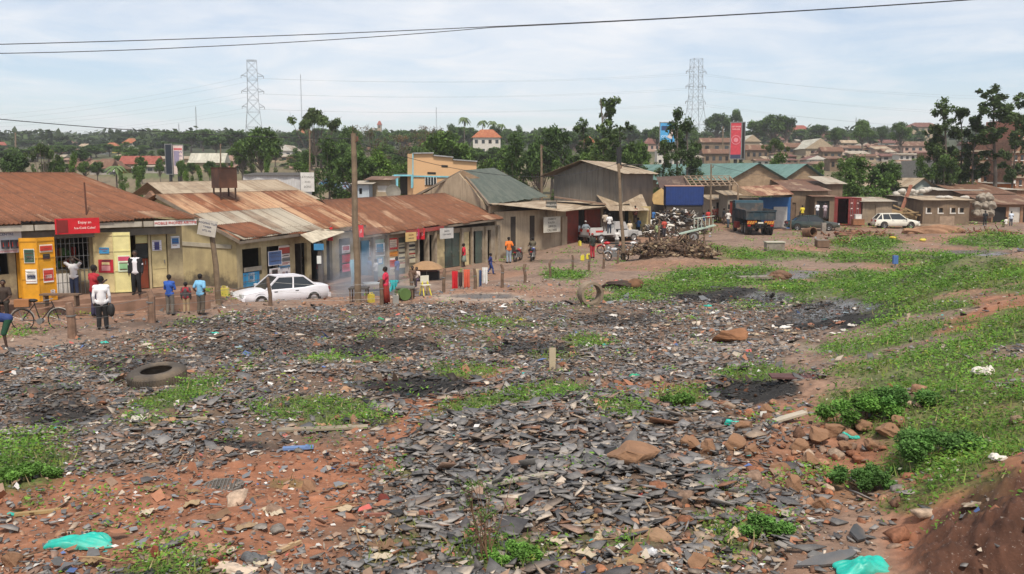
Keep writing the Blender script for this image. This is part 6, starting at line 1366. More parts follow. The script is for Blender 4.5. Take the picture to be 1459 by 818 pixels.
def person(loc,h,face,pose,top,bot,label,near=False,style='trousers',sleeve='short',hair='short',hat=None,jacket=None,shoe='#1f1a18',group=None,child=False,name='person'):
    """the body is one continuous mesh; clothes and hair are its children. face: heading in degrees, 0 looks at the camera side (-Y)"""
    global NP; NP+=1; q=random.Random(NP*13); J=joints(pose,q); mb=MB(); f=h/1.72; sk=SK[NP%2]
    hs=1.12 if child else 1
    # torso
    u=(J['che']-J['pel']).normalized(); sx=V3((1,0,0))
    caps(mb,J['pel']-sx*.07,J['pel']+sx*.07,.115,.115); caps(mb,J['pel'],J['che'],.125,.13); caps(mb,J['che']-sx*.09,J['che']+sx*.09,.115,.115); caps(mb,J['shL'],J['shR'],.06,.06); caps(mb,J['che'],J['nek'],.1,.055); caps(mb,J['nek'],J['hed'],.055,.06)
    # head: skull, jaw, nose, ears
    hd=J['hed']; ax=(J['hed']-J['nek']).normalized(); fw=V3((0,-1,0)) if pose!='bend' else V3((0,-.3,-.95)); 
    caps(mb,hd+ax*.03+fw*-.015,hd+ax*.035+fw*.01,.092*hs,.088*hs); caps(mb,hd-ax*.045+fw*.03,hd+fw*.035,.055*hs,.07*hs); caps(mb,hd+fw*.10,hd+fw*.115-ax*.02,.014,.017); 
    for s in(-1,1): caps(mb,hd+sx*s*.088,hd+sx*s*.093+ax*.02,.018,.016)
    for s in(-1,1): caps(mb,hd+fw*.098-ax*.052+sx*s*.018,hd+fw*.1-ax*.052,.011,.012)
    for k,s in(('L',-1),('R',1)):
        caps(mb,J['sh'+k],J['el'+k],.052,.042); caps(mb,J['el'+k],J['wr'+k],.042,.028)
        d=(J['wr'+k]-J['el'+k]).normalized(); w_=J['wr'+k]; side=V3((0,-1,0)) if abs(d.z)>.6 else V3((1,0,0)); caps(mb,w_,w_+d*.07,.03,.033)
        for i in range(4): o=side*(.024-.016*i); L=(.07,.082,.078,.06)[i]; caps(mb,w_+d*.08+o,w_+d*(.08+L)+o*1.15+V3((-s*.012,0,0)),.0115,.009,6)
        caps(mb,w_+d*.03+side*.028,w_+d*.085+side*.058,.013,.010,6)
        caps(mb,J['hp'+k],J['kn'+k],.088,.058); caps(mb,J['kn'+k],J['an'+k],.056,.036); caps(mb,J['an'+k],J['to'+k],.042,.034)
    vox=.013 if near else .02
    o=remesh(mb,name,sk,None,vox); o.location=loc; o.rotation_euler=(0,0,R(face)); o.scale=(f,f,f); o.name=name; tag(o,label,'person',group)
    # shirt
    def cloth(build,nm,colr,v=vox): m=MB(); build(m); c_=remesh(m,nm,C(colr,.85,bump=.3),o,v*1.1); return c_
    def shirt(m,g=.018,sl=sleeve):
        low=J['pel']+ (V3((0,0,-.03)) if pose!='bend' else V3((0,0,0)))
        caps(m,low-sx*.065,low+sx*.065,.115+g,.115+g); caps(m,low,J['che'],.128+g,.13+g); caps(m,J['che']-sx*.09,J['che']+sx*.09,.115+g,.115+g); caps(m,J['shL'],J['shR'],.062+g,.062+g); caps(m,J['che'],J['nek']-u*.03,.1+g,.06+g)
        for k in'LR':
            e=J['el'+k]; t_=J['sh'+k].lerp(e,.72)
            if sl=='short': caps(m,J['sh'+k],t_,.058+g,.056+g)
            elif sl=='long': caps(m,J['sh'+k],e,.062,.052); caps(m,e,J['el'+k].lerp(J['wr'+k],.94),.052,.042)
            else: pass
    cloth(shirt,'shirt',top)
    if jacket:
        def jk(m):
            for s in(-1,1): caps(m,J['che']+sx*s*.12+V3((0,-.02,.03)),J['pel']+sx*s*.12+V3((0,-.02,0)),.115,.11)
            caps(m,J['che']+V3((0,.04,0)),J['pel']+V3((0,.04,0)),.13,.12)
            for k in'LR': caps(m,J['sh'+k],J['el'+k],.082,.068); caps(m,J['el'+k],J['el'+k].lerp(J['wr'+k],.95),.068,.055)
        cloth(jk,'jacket',jacket)
    if style=='trousers' or style=='shorts':
        def tr(m):
            g=.02; caps(m,J['pel']-sx*.065+V3((0,0,-.04)),J['pel']+sx*.065+V3((0,0,-.04)),.115+g*.6,.115+g*.6)
            for k in'LR':
                e=J['kn'+k]; caps(m,J['hp'+k],e,.09+g,.064+g)
                if style=='trousers': caps(m,e,e.lerp(J['an'+k],.9),.062+g,.05+g)
        cloth(tr,'trousers' if style=='trousers' else 'shorts',bot)
    else:
        m=MB(); z1=.42 if style=='skirt' else .12; n=18; prof=[(.135,.98),(.165,.86),(.19,.62),(.22,z1)]; vs=[]
        rr=random.Random(NP)
        for r_,z in prof:
            for i in range(n*2): a=math.pi*i/n; w_=1+.07*math.sin(a*5+1)*(1-z); vs.append((r_*1.05*w_*math.cos(a),r_*.85*w_*math.sin(a),z))
        n2=n*2; fs=[(k*n2+i,k*n2+(i+1)%n2,(k+1)*n2+(i+1)%n2,(k+1)*n2+i) for k in range(3) for i in range(n2)]+[tuple(range(n2))]; m.add(vs,fs); c_=m.build('skirt',C(bot,.85),o,smooth=True); md=c_.modifiers.new('t','SOLIDIFY'); md.thickness=.008
    # shoes
    for k in'LR': m=MB(); caps(m,J['an'+k]-V3((0,0,.02)),J['to'+k],.048,.042); remesh(m,'shoe',C(shoe,.6),o,.02)
    m=MB()
    if hat: 
        caps(m,hd+ax*.065-fw*.01,hd+ax*.075,.098*hs,.09*hs); caps(m,hd+ax*.06+fw*.09,hd+ax*.055+fw*.14,.03,.02); remesh(m,'hat',C(hat,.8),o,.016)
    else:
        r_=.101 if hair=='short' else .112; caps(m,hd+ax*.05-fw*.03,hd+ax*.045-fw*.015,r_*hs,r_*hs); caps(m,hd-fw*.045,hd-fw*.04-ax*.01,.07,.07); remesh(m,'hair',HAIR,o,.016)
    return o
def at(px,foot,head,Y=None,z=None):
    if Y is None: p=G(px,foot)
    else: p=W(px,foot,Y); p.z=p.z if z is None else z
    if z is None and Y is None: p.z=Hz(p.x,p.y)
    return p,(foot-head)/1300*p.y
def per(px,foot,head,face,pose,top,bot,label,Y=None,hmin=1.45,hmax=1.85,**k):
    p,h=at(px,foot,head,Y); 
    if not k.get('child') : h=min(max(h,hmin),hmax)
    return person(p,h,face,pose,top,bot,label,**k)
# heading: 0 faces the camera, 90 faces right (+X), 180 away, 270 left
p1=per(147,470,393,200,'stand','#e6e4e6','#1c1b1e','man in loose white shirt and black trousers walking by the yellow doors',near=True,sleeve='long',hair='short')
t=tag(MB().blob((0,0,0),(.13,.07,.2),3,.25).build('bag',BLACK,smooth=True),'black cloth bag hanging from the hand of the white shirted man','bag'); t.location=p1.location+V3((.30,-.05,.62))
per(137,452,371,150,'reach','#a3242f','#33304a','man in dark red polo shirt reaching out behind the white shirted man',near=True,Y=32.2)
per(195,420,357,10,'stand','#ddd9dd','#17171a','man in black jacket over white shirt in the brown doorway',Y=35.2,near=True,jacket='#1d1d20')
per(107,424,367,0,'hands_head','#cfcfd2','#2a3550','man with both hands on his head inside the barred shop',Y=34.9,near=True)
per(243,449,391,170,'hold','#2d56a8','#6d675f','man in bright blue jacket seen from behind left of two others',near=True,sleeve='long')
per(266,447,402,185,'stand','#8e2430','#a58e6f','short person in dark red and grey top between two blue tops',near=True,jacket='#4b4546',child=True)
per(287,449,396,160,'pockets','#78b2d6','#5d5348','man in pale sky blue shirt right of the red topped person',near=True)
per(8,497,437,300,'bend','#2b3f74','#1f4a35','person in blue top bending over low in the left corner',near=True,style='shorts')
per(7,448,390,20,'sit','#3a2e27','#2d2822','person in dark brown clothes sitting at left shop front',Y=31.9,near=True,hmin=1.6)
per(377,412,374,175,'stand','#e4e2e2','#2c2c34','person in white shirt with dark straps behind the white saloon',Y=48.5)
per(484,404,362,190,'hold','#e2e1e4','#23232a','man in white shirt and black trousers left of tall pole')
per(472,406,369,175,'stand','#39a2a4','#cfcabc','woman in turquoise top and pale skirt left of white shirted man',style='skirt')
per(527,402,366,120,'stand','#4f79b0','#38475e','man in blue shirt standing in the smoke by the grill')
per(536,404,369,250,'hold','#d8dadc','#5c6a78','person in white top beside the blue shirted man in smoke')
per(550,434,380,265,'hold','#c8304c','#8c2f24','woman in red top and long patterned red wrap by the fence',near=True,style='wrap')
per(588,407,385,10,'sit','#5a4334','#3d3530','small seated vendor with dark top left of the parasol',Y=48,hmin=1.35)
per(594,408,387,340,'sit','#c8b8ae','#5a4a5e','second seated vendor close against the parasol',Y=48.6,hmin=1.35)
per(661,381,347,260,'stand','#c5283c','#7d8a80','woman in red top and grey green skirt by the shop doors',style='skirt')
per(683,373,342,190,'stand','#cdc9c4','#7a5b48','man in pale shirt and brown trousers at right of the row')
per(701,370,344,180,'stand','#70767c','#2e3138','man in grey shirt near the end of the row')
per(699,391,361,90,'walk','#23306e','#243a73','boy in dark blue clothes walking behind the drying clothes',child=True)
per(725,375,338,200,'pockets','#d8742e','#8c98a2','man in orange shirt and grey trousers beside motorbike')
per(823,343,319,170,'stand','#e0e2e6','#3d3a38','man in white shirt before the grey gap in the red gates')
per(834,346,315,200,'akimbo','#7c858c','#6b5a4c','man in grey shirt and pale cap beside the red gate',hat='#d8d6d2')
per(844,368,333,210,'stand','#2a2f28','#a32c36','man in black shirt and dark red trousers carrying jerrycans',hat='#8c2a28')
per(862,330,307,190,'stand','#a89a88','#4a4037','man in tan shirt standing at the back of the pickup',Y=68)
per(868,333,309,180,'stand','#d6d4d2','#2d3440','man in white shirt standing at the rear of the pickup',Y=67)
per(879,356,327,150,'hold','#d3d0cc','#6b665e','man in white shirt beside the silver motorbike')
per(923,322,301,170,'stand','#d8a52a','#3d3a33','person in yellow shirt under the lean-to'); per(930,322,299,190,'stand','#3f74b4','#2d3036','person in light blue shirt under the lean-to')
per(920,334,317,200,'hold','#1f2d5e','#262a35','person in navy jacket bending by the scrap heap',child=True); per(927,333,315,160,'stand','#dadada','#3a4a68','person in white shirt and blue trousers by the scrap heap')
per(950,331,313,230,'sit','#8ba5b8','#4c4a48','person in pale blue sitting before the scrap heap',hmin=1.3); per(938,327,312,150,'stand','#a08a78','#4c4038','person in brown shirt amid the scrap heap')
for (a,b,c_,d,lab) in[(1017,318,'#5c2f2a','#3c2f2c','person in maroon top by the slim pale pole'),(1028,311,'#d83a34','#3c3a44','person in bright red shirt in the lane left of truck'),(1008,306,'#6fa0ac','#3c4a54','person in teal top far up the lane'),(1022,317,'#8c3f34','#5a4636','person in rust coloured clothes beside the pale pole'),(1033,312,'#4c3c6c','#2c2c34','person in purple clothes in the lane left of truck'),(1016,303,'#2f6e5c','#8c3a34','person in green top far up the lane')]:
    per(a,b,b-(23 if b>308 else 20),170,'stand',c_,d,lab,hmin=1.5)
per(1143,309,297,180,'sit','#d8c23a','#3c3a34','person in yellow shirt sitting behind the dark green saloon',Y=85,hmin=1.4)
per(1164,311,289,10,'stand','#e6e6ea','#3c3c44','person in white shirt standing behind the dark green saloon',Y=87); per(1175,311,290,10,'stand','#b8aab0','#6c5c60','person in pale clothes near the dark shed opening',Y=88)
per(1403,322,301,160,'stand','#23262a','#1f2226','person in all black standing by the grey bales'); per(1440,322,303,150,'hold','#c9d3e0','#4c4c58','person in pale blue shirt at the right sheds'); per(1433,324,309,200,'sit','#e2dfd8','#8a8c5a','seated person in white beside the right sheds',hmin=1.3)
per(905,318,303,180,'stand','#7c4a3c','#3a2c28','person in brown top in the shadow under the lean-to',Y=77)
for (a,b,hh,c_,d,po,lab) in [(897,341,25,'#c9b8a0','#4a4650','stand','person in cream shirt between pole and pickup bonnet'),(909,336,25,'#3f6a9c','#2d2c30','hold','person in mid blue shirt right of the pickup bonnet'),(914,327,22,'#dcdcd6','#5c4c44','stand','person in white shirt deep under the lean-to'),(946,338,21,'#b04a3c','#3c3c44','hold','person in brick red shirt in front of scrap heap'),(957,336,19,'#d9d4c8','#50463c','bend','person in pale shirt bending at the scrap heap'),(1002,327,24,'#3c5a86','#2c2a2e','walk','person in dusky blue shirt walking by the handcart'),(1009,322,23,'#c23c38','#8c7c6c','stand','person in red shirt with tan trousers near slim pole'),(1037,325,25,'#d4d0ca','#3a4658','walk','person in white shirt walking beside the truck cab'),(1005,313,20,'#c89c3c','#3a3434','stand','person in mustard top in the lane crowd'),(1031,320,23,'#2f3338','#5a4a40','stand','person in charcoal shirt in the lane crowd'),(935,345,25,'#8c9a6a','#3f3a36','stand','person in olive green shirt left of scrap heap'),(651,374,28,'#8a6a58','#3a3a44','stand','person in brown shirt at a grey green door of the row'),(634,378,29,'#c4c8ce','#5a3a34','stand','person in pale grey shirt by the leaning brown board'),(457,409,38,'#a85a4a','#3a3440','stand','woman in rust coloured top under the cream awning'),(566,404,35,'#4a5a8a','#3c3430','stand','man in denim blue shirt by the poster covered doors')]:
    per(a,b,b-hh,random.Random(a).choice([20,160,200,250,90]),po,c_,d,lab,hmin=1.55)
bake_pending()
# tiny crowd on the far field
q=random.Random(21); fc=None
for k in range(26):
    px=q.choice([q.uniform(136,172),q.uniform(240,268),q.uniform(325,352),q.uniform(168,200)]); fo=q.uniform(241,253); p=G(px,fo); cl_=q.choice(['#e4e2e0','#c8c4c0','#8f3a34','#3c4c74','#d8d4cc'])
    if k<4: fc_=person(p,1.68,q.uniform(0,360),'stand',['#e4e2e0','#cfcac4','#8f3a34','#3c4c74'][k],'#3c3a3c','distant person in the crowd on the far left field',group='crowd on the far left field'); fc=(fc or [])+[fc_]
    else: d_=dup(fc[k%4],p,q.random()*6.3)

bake_pending()
# ================= vehicles =================
def wheel(parent,c_,r,wd,axis='x',name='wheel'):
    """tyre with a rim as its child"""
    w_=thing(name,None,None,(0,0,0)); bpy.data.objects.remove(w_)
    rot=Matrix.Rotation(R(90),3,'Y') if axis=='x' else Matrix.Rotation(R(90),3,'X'); m=MB(); prof=[(r*.62,-wd/2),(r*.93,-wd/2),(r,-wd*.32),(r,wd*.32),(r*.93,wd/2),(r*.62,wd/2)]
    m.lathe(prof,22,c_,m=rot,close=True); ty=m.build('wheel',RUBBER,parent,smooth=False)
    m=MB(); prof=[(0,wd*.30),(r*.2,wd*.34),(r*.5,wd*.26),(r*.62,wd*.42),(r*.64,-wd*.42),(r*.5,-wd*.26),(r*.2,-wd*.34),(0,-wd*.30)]; m.lathe(prof,18,c_,m=rot); m.build('rim',CHROME,ty); return ty
def car(name,label,loc,rz,colr,L=4.3,Wd=1.68,Hh=1.38,kind='sedan',rough=.3,cat='car'):
    """x forward"""
    t=thing(name,label,cat,loc,R(rz)); paint=M('car_paint_'+colr.strip('#'),lin(colr),rough,.06,sc=.7,dirt=(.25,.17,.12),dirta=.18,bump=0,spec=.5)
    h=L/2; belt=.58*Hh+.06
    if kind=='sedan': prof=[(-h,.52),(-h+.06,.86),(-h+.75,.93),(-h+1.0,belt),(.35*h+.1,belt-.02),(h-.75,.80),(h-.15,.70),(h,.50)]; cab=[(-h+.62,-h+1.25,.12*h+.1,.42*h+.12)]
    else: prof=[(-h,.52),(-h+.04,.88),(-h+.15,belt),(-h+.3,belt),(.35*h+.1,belt-.02),(h-.6,.82),(h-.12,.70),(h,.50)]; cab=[(-h+.10,-h+.55,.08*h+.05,.42*h+.1)]
    # lower body
    xs=[-h,-h+.06,-h+.3,-h+.8,-h+1.3,0,.35*h,.6*h,h-.45,h-.15,h]; pr=np.array(prof); rings=[]
    for x in xs:
        top=float(np.interp(x,pr[:,0],pr[:,1])); e=1-.10*max(0,(abs(x)-h*.72)/(h*.28))**2; w2=Wd/2*e; zb=.24 if abs(x)<h-.2 else .34
        rings.append([(x,-w2*.90,zb),(x,-w2,zb+.14),(x,-w2*1.0,(zb+top)/2+.04),(x,-w2*.955,top-.05),(x,-w2*.86,top),(x,0,top+.03),(x,w2*.86,top),(x,w2*.955,top-.05),(x,w2,(zb+top)/2+.04),(x,w2,zb+.14),(x,w2*.90,zb)])
    m=MB(); n=11
    vs=[v for r_ in rings for v in r_]; fs=[(k*n+i,k*n+(i+1)%n,(k+1)*n+(i+1)%n,(k+1)*n+i) for k in range(len(rings)-1) for i in range(n)]+[tuple(range(n))[::-1],tuple(range((len(rings)-1)*n,len(rings)*n))]
    m.add(vs,fs); body=m.build('body',paint,t,smooth=True); bv=body.modifiers.new('e','EDGE_SPLIT'); bv.split_angle=R(38)
    # cabin: roof and pillars, with glass in the frames
    x0,x1,x2,x3=cab[0]; zb=belt-.02; zt=Hh; wb=Wd/2*.88; wt=Wd/2*.70
    B=[V3((x0,-wb,zb)),V3((x3,-wb,zb-.03)),V3((x3,wb,zb-.03)),V3((x0,wb,zb))]; T=[V3((x1,-wt,zt-.03)),V3((x2,-wt,zt)),V3((x2,wt,zt)),V3((x1,wt,zt-.03))]
    m=MB(); m.add(B+T+[V3(((x1+x2)/2,0,zt+.03))],[(4,5,8),(5,6,8),(6,7,8),(7,4,8)]); 
    m.add([p.copy() for p in T],[(0,1,2,3)]); rf=m.build('roof',paint,t); sd_=rf.modifiers.new('t','SOLIDIFY'); sd_.thickness=.03
    m=MB()
    for b_,t_ in zip(B,T): m.beam(b_,t_,.07,.07)
    for s_ in(0,1): 
        a_,b_=(B[0],B[1]) if s_==0 else (B[3],B[2]); c_,d_=(T[0],T[1]) if s_==0 else (T[3],T[2]); m.beam(a_.lerp(b_,.48),c_.lerp(d_,.42),.07,.05); m.beam(c_,d_,.06,.05)
        if kind!='sedan': m.beam(a_.lerp(b_,.2),c_.lerp(d_,.05),.12,.05)
    m.beam(T[0],T[3],.06,.05); m.beam(T[1],T[2],.06,.05); m.build('pillar',paint,t)
    def pane(nm,a_,b_,c_,d_): m=MB(); m.prism([a_,b_,c_,d_],((b_-a_).cross(d_-a_)).normalized()*.01); m.build(nm,GLASS,t)
    pane('windscreen',B[1],B[2],T[2],T[1]); pane('rear_window',B[3],B[0],T[0],T[3])
    for a_,b_,c_,d_ in((B[0],B[1],T[1],T[0]),(B[2],B[3],T[3],T[2])): pane('side_window',a_,b_,c_,d_)
    for sx_ in(-1,1):
        for s_ in(-1,1):
            cx_=sx_*h*.60; m=MB(); m.lathe([(.36,-.02),(.36,.02),(.0,.02),(0,-.02)],20,(cx_,s_*(Wd/2-.02),.33),m=Matrix.Rotation(R(90),3,'X')); m.build('wheel_arch',DARK,t); wheel(t,(cx_,s_*(Wd/2-.06),.30),.30,.19,axis='y')
    for s_ in(-1,1):
        m=MB(); m.box((h-.03,s_*Wd*.34,.62),(.1,.34,.13)); m.build('headlight',C('#cfd4d6',.2),t); m=MB(); m.box((-h+.03,s_*Wd*.36,.72),(.1,.3,.14)); m.build('tail_light',C('#8c1a1a',.3),t)
        m=MB(); m.box((x3-.12,s_*(Wd/2+.06),belt+.06),(.12,.16,.11)); m.build('mirror',paint,t)
        for xx in(-.1*h,.38*h): m=MB(); m.box((xx-.25,s_*(Wd/2*.985),belt-.14),(.16,.02,.03)); m.build('handle',BLACK,t)
    for s_ in(-1,1): m=MB(); m.box((s_*(h-.03),0,.40),(.16,Wd*.94,.2)); m.build('bumper',paint,t)
    m=MB(); m.box((h+.06,0,.42),(.01,.5,.11)); m.build('number_plate',C('#d8c23a',.5),t)
    return t
g0=W(401,431,43.0); car('saloon_car','white saloon car parked before the shops behind the rubble edge',(g0.x,g0.y,Hz(g0.x,g0.y)-.05),216,'#e4e4ea',L=4.3)
g0=G(1156,328); car('saloon_car','dark green saloon car parked right of the dump truck',g0,-8,'#2e3e3d',L=4.7,rough=.25)
g0=G(1275,325); car('hatchback_car','small white hatchback parked before the mud coloured building',g0,-6,'#e6e4d8',L=4.1,kind='hatch',Hh=1.42)
g0=G(466,271); car('saloon_car','faded blue car far behind the shops left of tall pole',G(467,266),125,'#3b7fae',L=4.2); car('saloon_car','pale blue car far behind the shops by the tall pole',G(488,272),125,'#8fa5bd',L=4.2)
# dump truck seen from behind
g0=G(1083,336); t=thing('dump_truck','blue dump truck with empty tipping bed parked facing away','truck',g0,R(-4)); BLT=M('truck_blue',lin('#1b3540'),.65,.25,sc=1.2,dirt=(.12,.09,.07),dirta=.4,streak=.4); DKM=M('truck_bed_metal',(.05,.06,.065),.7,.3,dirt=(.2,.13,.09),dirta=.4)
m=MB(); b=1.22
for s_ in(-1,1): m.box((s_*b,2.6,1.75),(.07,5.2,.75))
m.box((0,5.2,2.0),(2.44,.08,1.3)); m.box((0,2.6,1.38),(2.4,5.2,.08)); m.build('bed',DKM,t)
m=MB(); m.box((0,-.04,1.72),(2.5,.08,.72)); [m.box((x_,-.1,1.72),(.08,.06,.74)) for x_ in(-1.2,-.6,0,.6,1.2)]; m.box((0,-.1,2.08),(2.54,.1,.08)); m.build('tailgate',BLT,t)
m=MB()
for s_ in(-1,1):
    for k in range(8): m.box((s_*(b+.06),.3+k*.66,1.75),(.06,.08,.76))
    m.box((s_*(b+.06),2.6,2.14),(.09,5.3,.07))
m.build('bed_rib',BLT,t)
m=MB(); m.box((0,5.45,2.35),(2.5,.08,.9)); m.box((0,6.0,2.82),(2.4,1.2,.06)); m.build('headboard',C('#3a5a68',.7),t)
m=MB(); m.box((0,6.45,1.75),(2.35,1.7,2.1)); m.build('cab',BLT,t); 
for s_ in(-1,1): m=MB(); m.box((s_*1.18,6.5,2.25),(.04,1.0,.7)); m.build('cab_window',GLASS,t); m=MB(); m.box((s_*1.5,7.2,2.2),(.18,.06,.45)); m.build('mirror',BLACK,t)
m=MB(); m.box((0,5.58,2.3),(1.6,.03,.5)); m.build('rear_window',GLASS,t)
m=MB(); [m.box((s_*.42,3.2,.98),(.14,7.2,.26)) for s_ in(-1,1)]; m.box((0,0,.98),(1.0,.12,.26)); m.build('chassis',DARK,t)
for s_ in(-1,1):
    for yy in(.9,2.25): 
        for k in(0,1): wheel(t,(s_*(1.03-.31*k),yy,.5),.5,.27)
    wheel(t,(s_*1.0,6.6,.5),.5,.27)
    m=MB(); m.box((s_*.93,.22,.75),(.5,.03,.5)); m.build('mudflap',RUBBER,t)
    mats=[C('#a8481f',.6),C('#b89434',.6)]; m=MB(); m.box((s_*.72,-.02,1.12),(.82,.05,.3)); 
    for k in range(4): m.box((s_*.72-.3+.2*k,-.055,1.12),(.08,.02,.3),mi=1,mat=Matrix.Rotation(.5,3,'Y')@Matrix.Identity(3)); 
    m.build('hazard_board',mats,t); m=MB(); m.box((s_*.95,-.03,.86),(.25,.06,.12)); m.build('tail_light',C('#a32020',.3),t)
m=MB(); m.box((0,-.02,.72),(2.2,.1,.12)); m.build('bumper',DARK,t); m=MB(); m.box((0,-.06,1.1),(.45,.02,.13)); m.build('number_plate',C('#d6d2c0'),t)
m=MB(); m.box((-1.3,4.0,.75),(.35,1.1,.55)); m.build('fuel_tank',C('#8a2f28',.6),t)
# pickup
g0=G(884,345); t=thing('pickup_truck','white pickup truck with red marks reversed toward the red gates','pickup',g0+V3((-.4,1,0)),R(-62)); WP=M('white_van_paint',(.5,.5,.49),.4,.06,dirt=(.2,.14,.1),dirta=.15,bump=0)
def pb(nm,mt,*bx):
    m=MB(); [m.box(c_,d_) for c_,d_ in bx]; return m.build(nm,mt,t)
pb('bed',WP,((0,-1.7,.62),(1.66,2.2,.1)),((-.82,-1.7,.85),(.06,2.2,.5)),((.82,-1.7,.85),(.06,2.2,.5)),((0,-.62,.9),(1.6,.05,.6)),((0,.6,.66),(1.68,2.4,.5)))
pb('tailgate',WP,((0,-2.82,.85),(1.6,.06,.5)))
m=MB(); m.prism([V3((-.8,-.55,.9)),V3((-.8,.95,.9)),V3((-.72,.45,1.62)),V3((-.72,-.45,1.62))],(1.6,0,0)); m.build('cab',WP,t); m=MB(); m.prism([V3((-.84,.8,.9)),V3((-.84,2.1,.82)),V3((-.84,2.2,.5)),V3((-.84,.8,.4))],(1.68,0,0)); m.build('bonnet',WP,t)
for s_ in(-1,1):
    m=MB(); m.prism([V3((s_*.815,-.4,.98)),V3((s_*.815,.72,.98)),V3((s_*.75,.38,1.52)),V3((s_*.75,-.38,1.52))],(s_*.01,0,0)); m.build('side_window',GLASS,t)
    for yy in(-1.8,1.35): wheel(t,(s_*.76,yy,.34),.34,.2)
    m=MB(); m.box((s_*.5,-2.87,.95),(.3,.03,.2)); m.build('marking',C('#c03a30',.5),t); m=MB(); m.box((s_*.86,-2.0,.9),(.015,.7,.15)); m.build('marking',C('#c03a30',.5),t); m=MB(); m.box((s_*.74,-2.86,.7),(.12,.05,.2)); m.build('tail_light',C('#8c1a1a',.3),t)
m=MB(); m.box((0,-.47,1.3),(1.3,.02,.4)); m.build('rear_window',GLASS,t); pb('bumper',STEEL,((0,-2.9,.5),(1.5,.1,.15)))
# silver car behind it
g0=G(870,322); car('van','silver grey van half hidden behind the white pickup truck',G(868,327)+V3((0,3,0)),120,'#9a9ca0',L=4.4,Hh=1.8,kind='hatch')
t=None
def motorbike(label,loc,rz,colr,grp='motorbikes along the dirt road'):
    t=thing('motorcycle',label,'motorcycle',loc,R(rz),grp); pm=C(colr,.35)
    for yy in(-.62,.62):
        m=MB(); m.lathe([(.24,-.045),(.30,-.045),(.31,0),(.30,.045),(.24,.045)],20,(yy,0,.31),m=Matrix.Rotation(R(90),3,'X'),close=True); wh=m.build('wheel',RUBBER,t)
        m=MB(); 
        for k in range(10): a=k*math.pi/5; m.bar((yy,0,.31),(yy+.25*math.cos(a),0,.31+.25*math.sin(a)),.006,n=4)
        m.bar((yy,-.06,.31),(yy,.06,.31),.05,n=8); m.build('spoke',CHROME,wh)
        m=MB(); pts=[(yy+.34*math.cos(a),0,.31+.34*math.sin(a)) for a in np.linspace(.5,2.5,7)]; m.tube(pts,.045,6); m.build('mudguard',pm if yy>0 else BLACK,t)
    m=MB(); m.tube([(-.62,.07,.31),(-.35,.07,.62),(.25,.05,.72),(.42,0,.85)],.022,6); m.tube([(-.62,-.07,.31),(-.35,-.07,.62),(.25,-.05,.72)],.022,6); m.tube([(.3,0,.7),(.1,0,.3),(-.3,0,.28)],.025,6); m.build('frame',STEEL,t)
    m=MB(); m.bar((.62,.09,.31),(.40,.09,.92),.022,n=6); m.bar((.62,-.09,.31),(.40,-.09,.92),.022,n=6); m.build('fork',CHROME,t)
    m=MB(); m.tube([(.22,-.36,1.0),(.38,-.2,.98),(.42,0,.93),(.38,.2,.98),(.22,.36,1.0)],.014,6); m.build('handlebar',CHROME,t)
    m=MB(); m.blob((.16,0,.78),(.26,.13,.12),1,.05); m.build('fuel_tank',pm,t,smooth=True); m=MB(); m.blob((-.32,0,.78),(.38,.13,.07),2,.05); m.build('seat',BLACK,t,smooth=True)
    m=MB(); m.box((.08,0,.42),(.34,.26,.3)); m.bar((.1,.0,.5),(.2,0,.68),.09,n=8); m.build('engine',STEEL,t); m=MB(); m.bar((.1,-.16,.3),(-.7,-.16,.36),.035,n=8); m.build('exhaust',CHROME,t)
    m=MB(); m.lathe([(0,0),(.09,.02),(.09,.1),(0,.12)],12,(.5,0,.86),m=Matrix.Rotation(R(90),3,'Y')); m.build('headlight',C('#d8dcdc',.2),t); m=MB(); m.box((-.72,0,.66),(.05,.14,.1)); m.build('tail_light',C('#a81c1c',.3),t)
    return t
motorbike('red motorcycle parked right of the orange shirted man',G(738,372),70,'#9c1f24')
mb_=motorbike('black motorcycle ridden away past the beige wall',G(759,371),80,'#3a3f7c')
per(759,368,342,188,'ride','#5a5444','#4c3c3a','rider in olive jacket sitting on a motorcycle on the road',Y=None,hmin=1.65)
motorbike('red motorcycle parked by the pole before the pickup',G(868,362),165,'#b8262e'); motorbike('silver motorcycle closest to the base of the pole',G(878,372),150,'#b8bcc0'); motorbike('white motorcycle right of the wooden pole by the pickup',G(899,362),10,'#c9c9c9')
bake_pending()
# bicycle leaning by the yellow doors
g0=G(50,474); t=thing('bicycle','old black bicycle with brown parcel on its rack by the yellow doors','bicycle',g0+V3((0,.4,0)),R(8))
for yy in(-.54,.54):
    m=MB(); m.lathe([(.315,-.018),(.34,-.018),(.345,0),(.34,.018),(.315,.018)],28,(yy,0,.34),m=Matrix.Rotation(R(90),3,'X'),close=True); wh=m.build('wheel',C('#26211f'),t)
    m=MB(); 
    for k in range(16): a=k*math.pi/8; m.bar((yy,0,.34),(yy+.32*math.cos(a),0,.34+.32*math.sin(a)),.004,n=4)
    m.bar((yy,-.04,.34),(yy,.04,.34),.03,n=8); m.build('spoke',CHROME,wh); m=MB(); m.tube([(yy+.37*math.cos(a),0,.34+.37*math.sin(a)) for a in np.linspace(.2,2.9,9)],.02,5); m.build('mudguard',C('#8f8b84',.4),t)
m=MB(); 
for a,b_ in(((-.54,0,.34),(-.16,0,.84)),((-.54,0,.34),(-.02,0,.30)),((-.02,0,.30),(-.18,0,.9)),((-.16,0,.84),(.36,0,.86)),((-.02,0,.30),(.38,0,.76)),((.34,0,.92),(.54,0,.34))): m.bar(a,b_,.016,n=6)
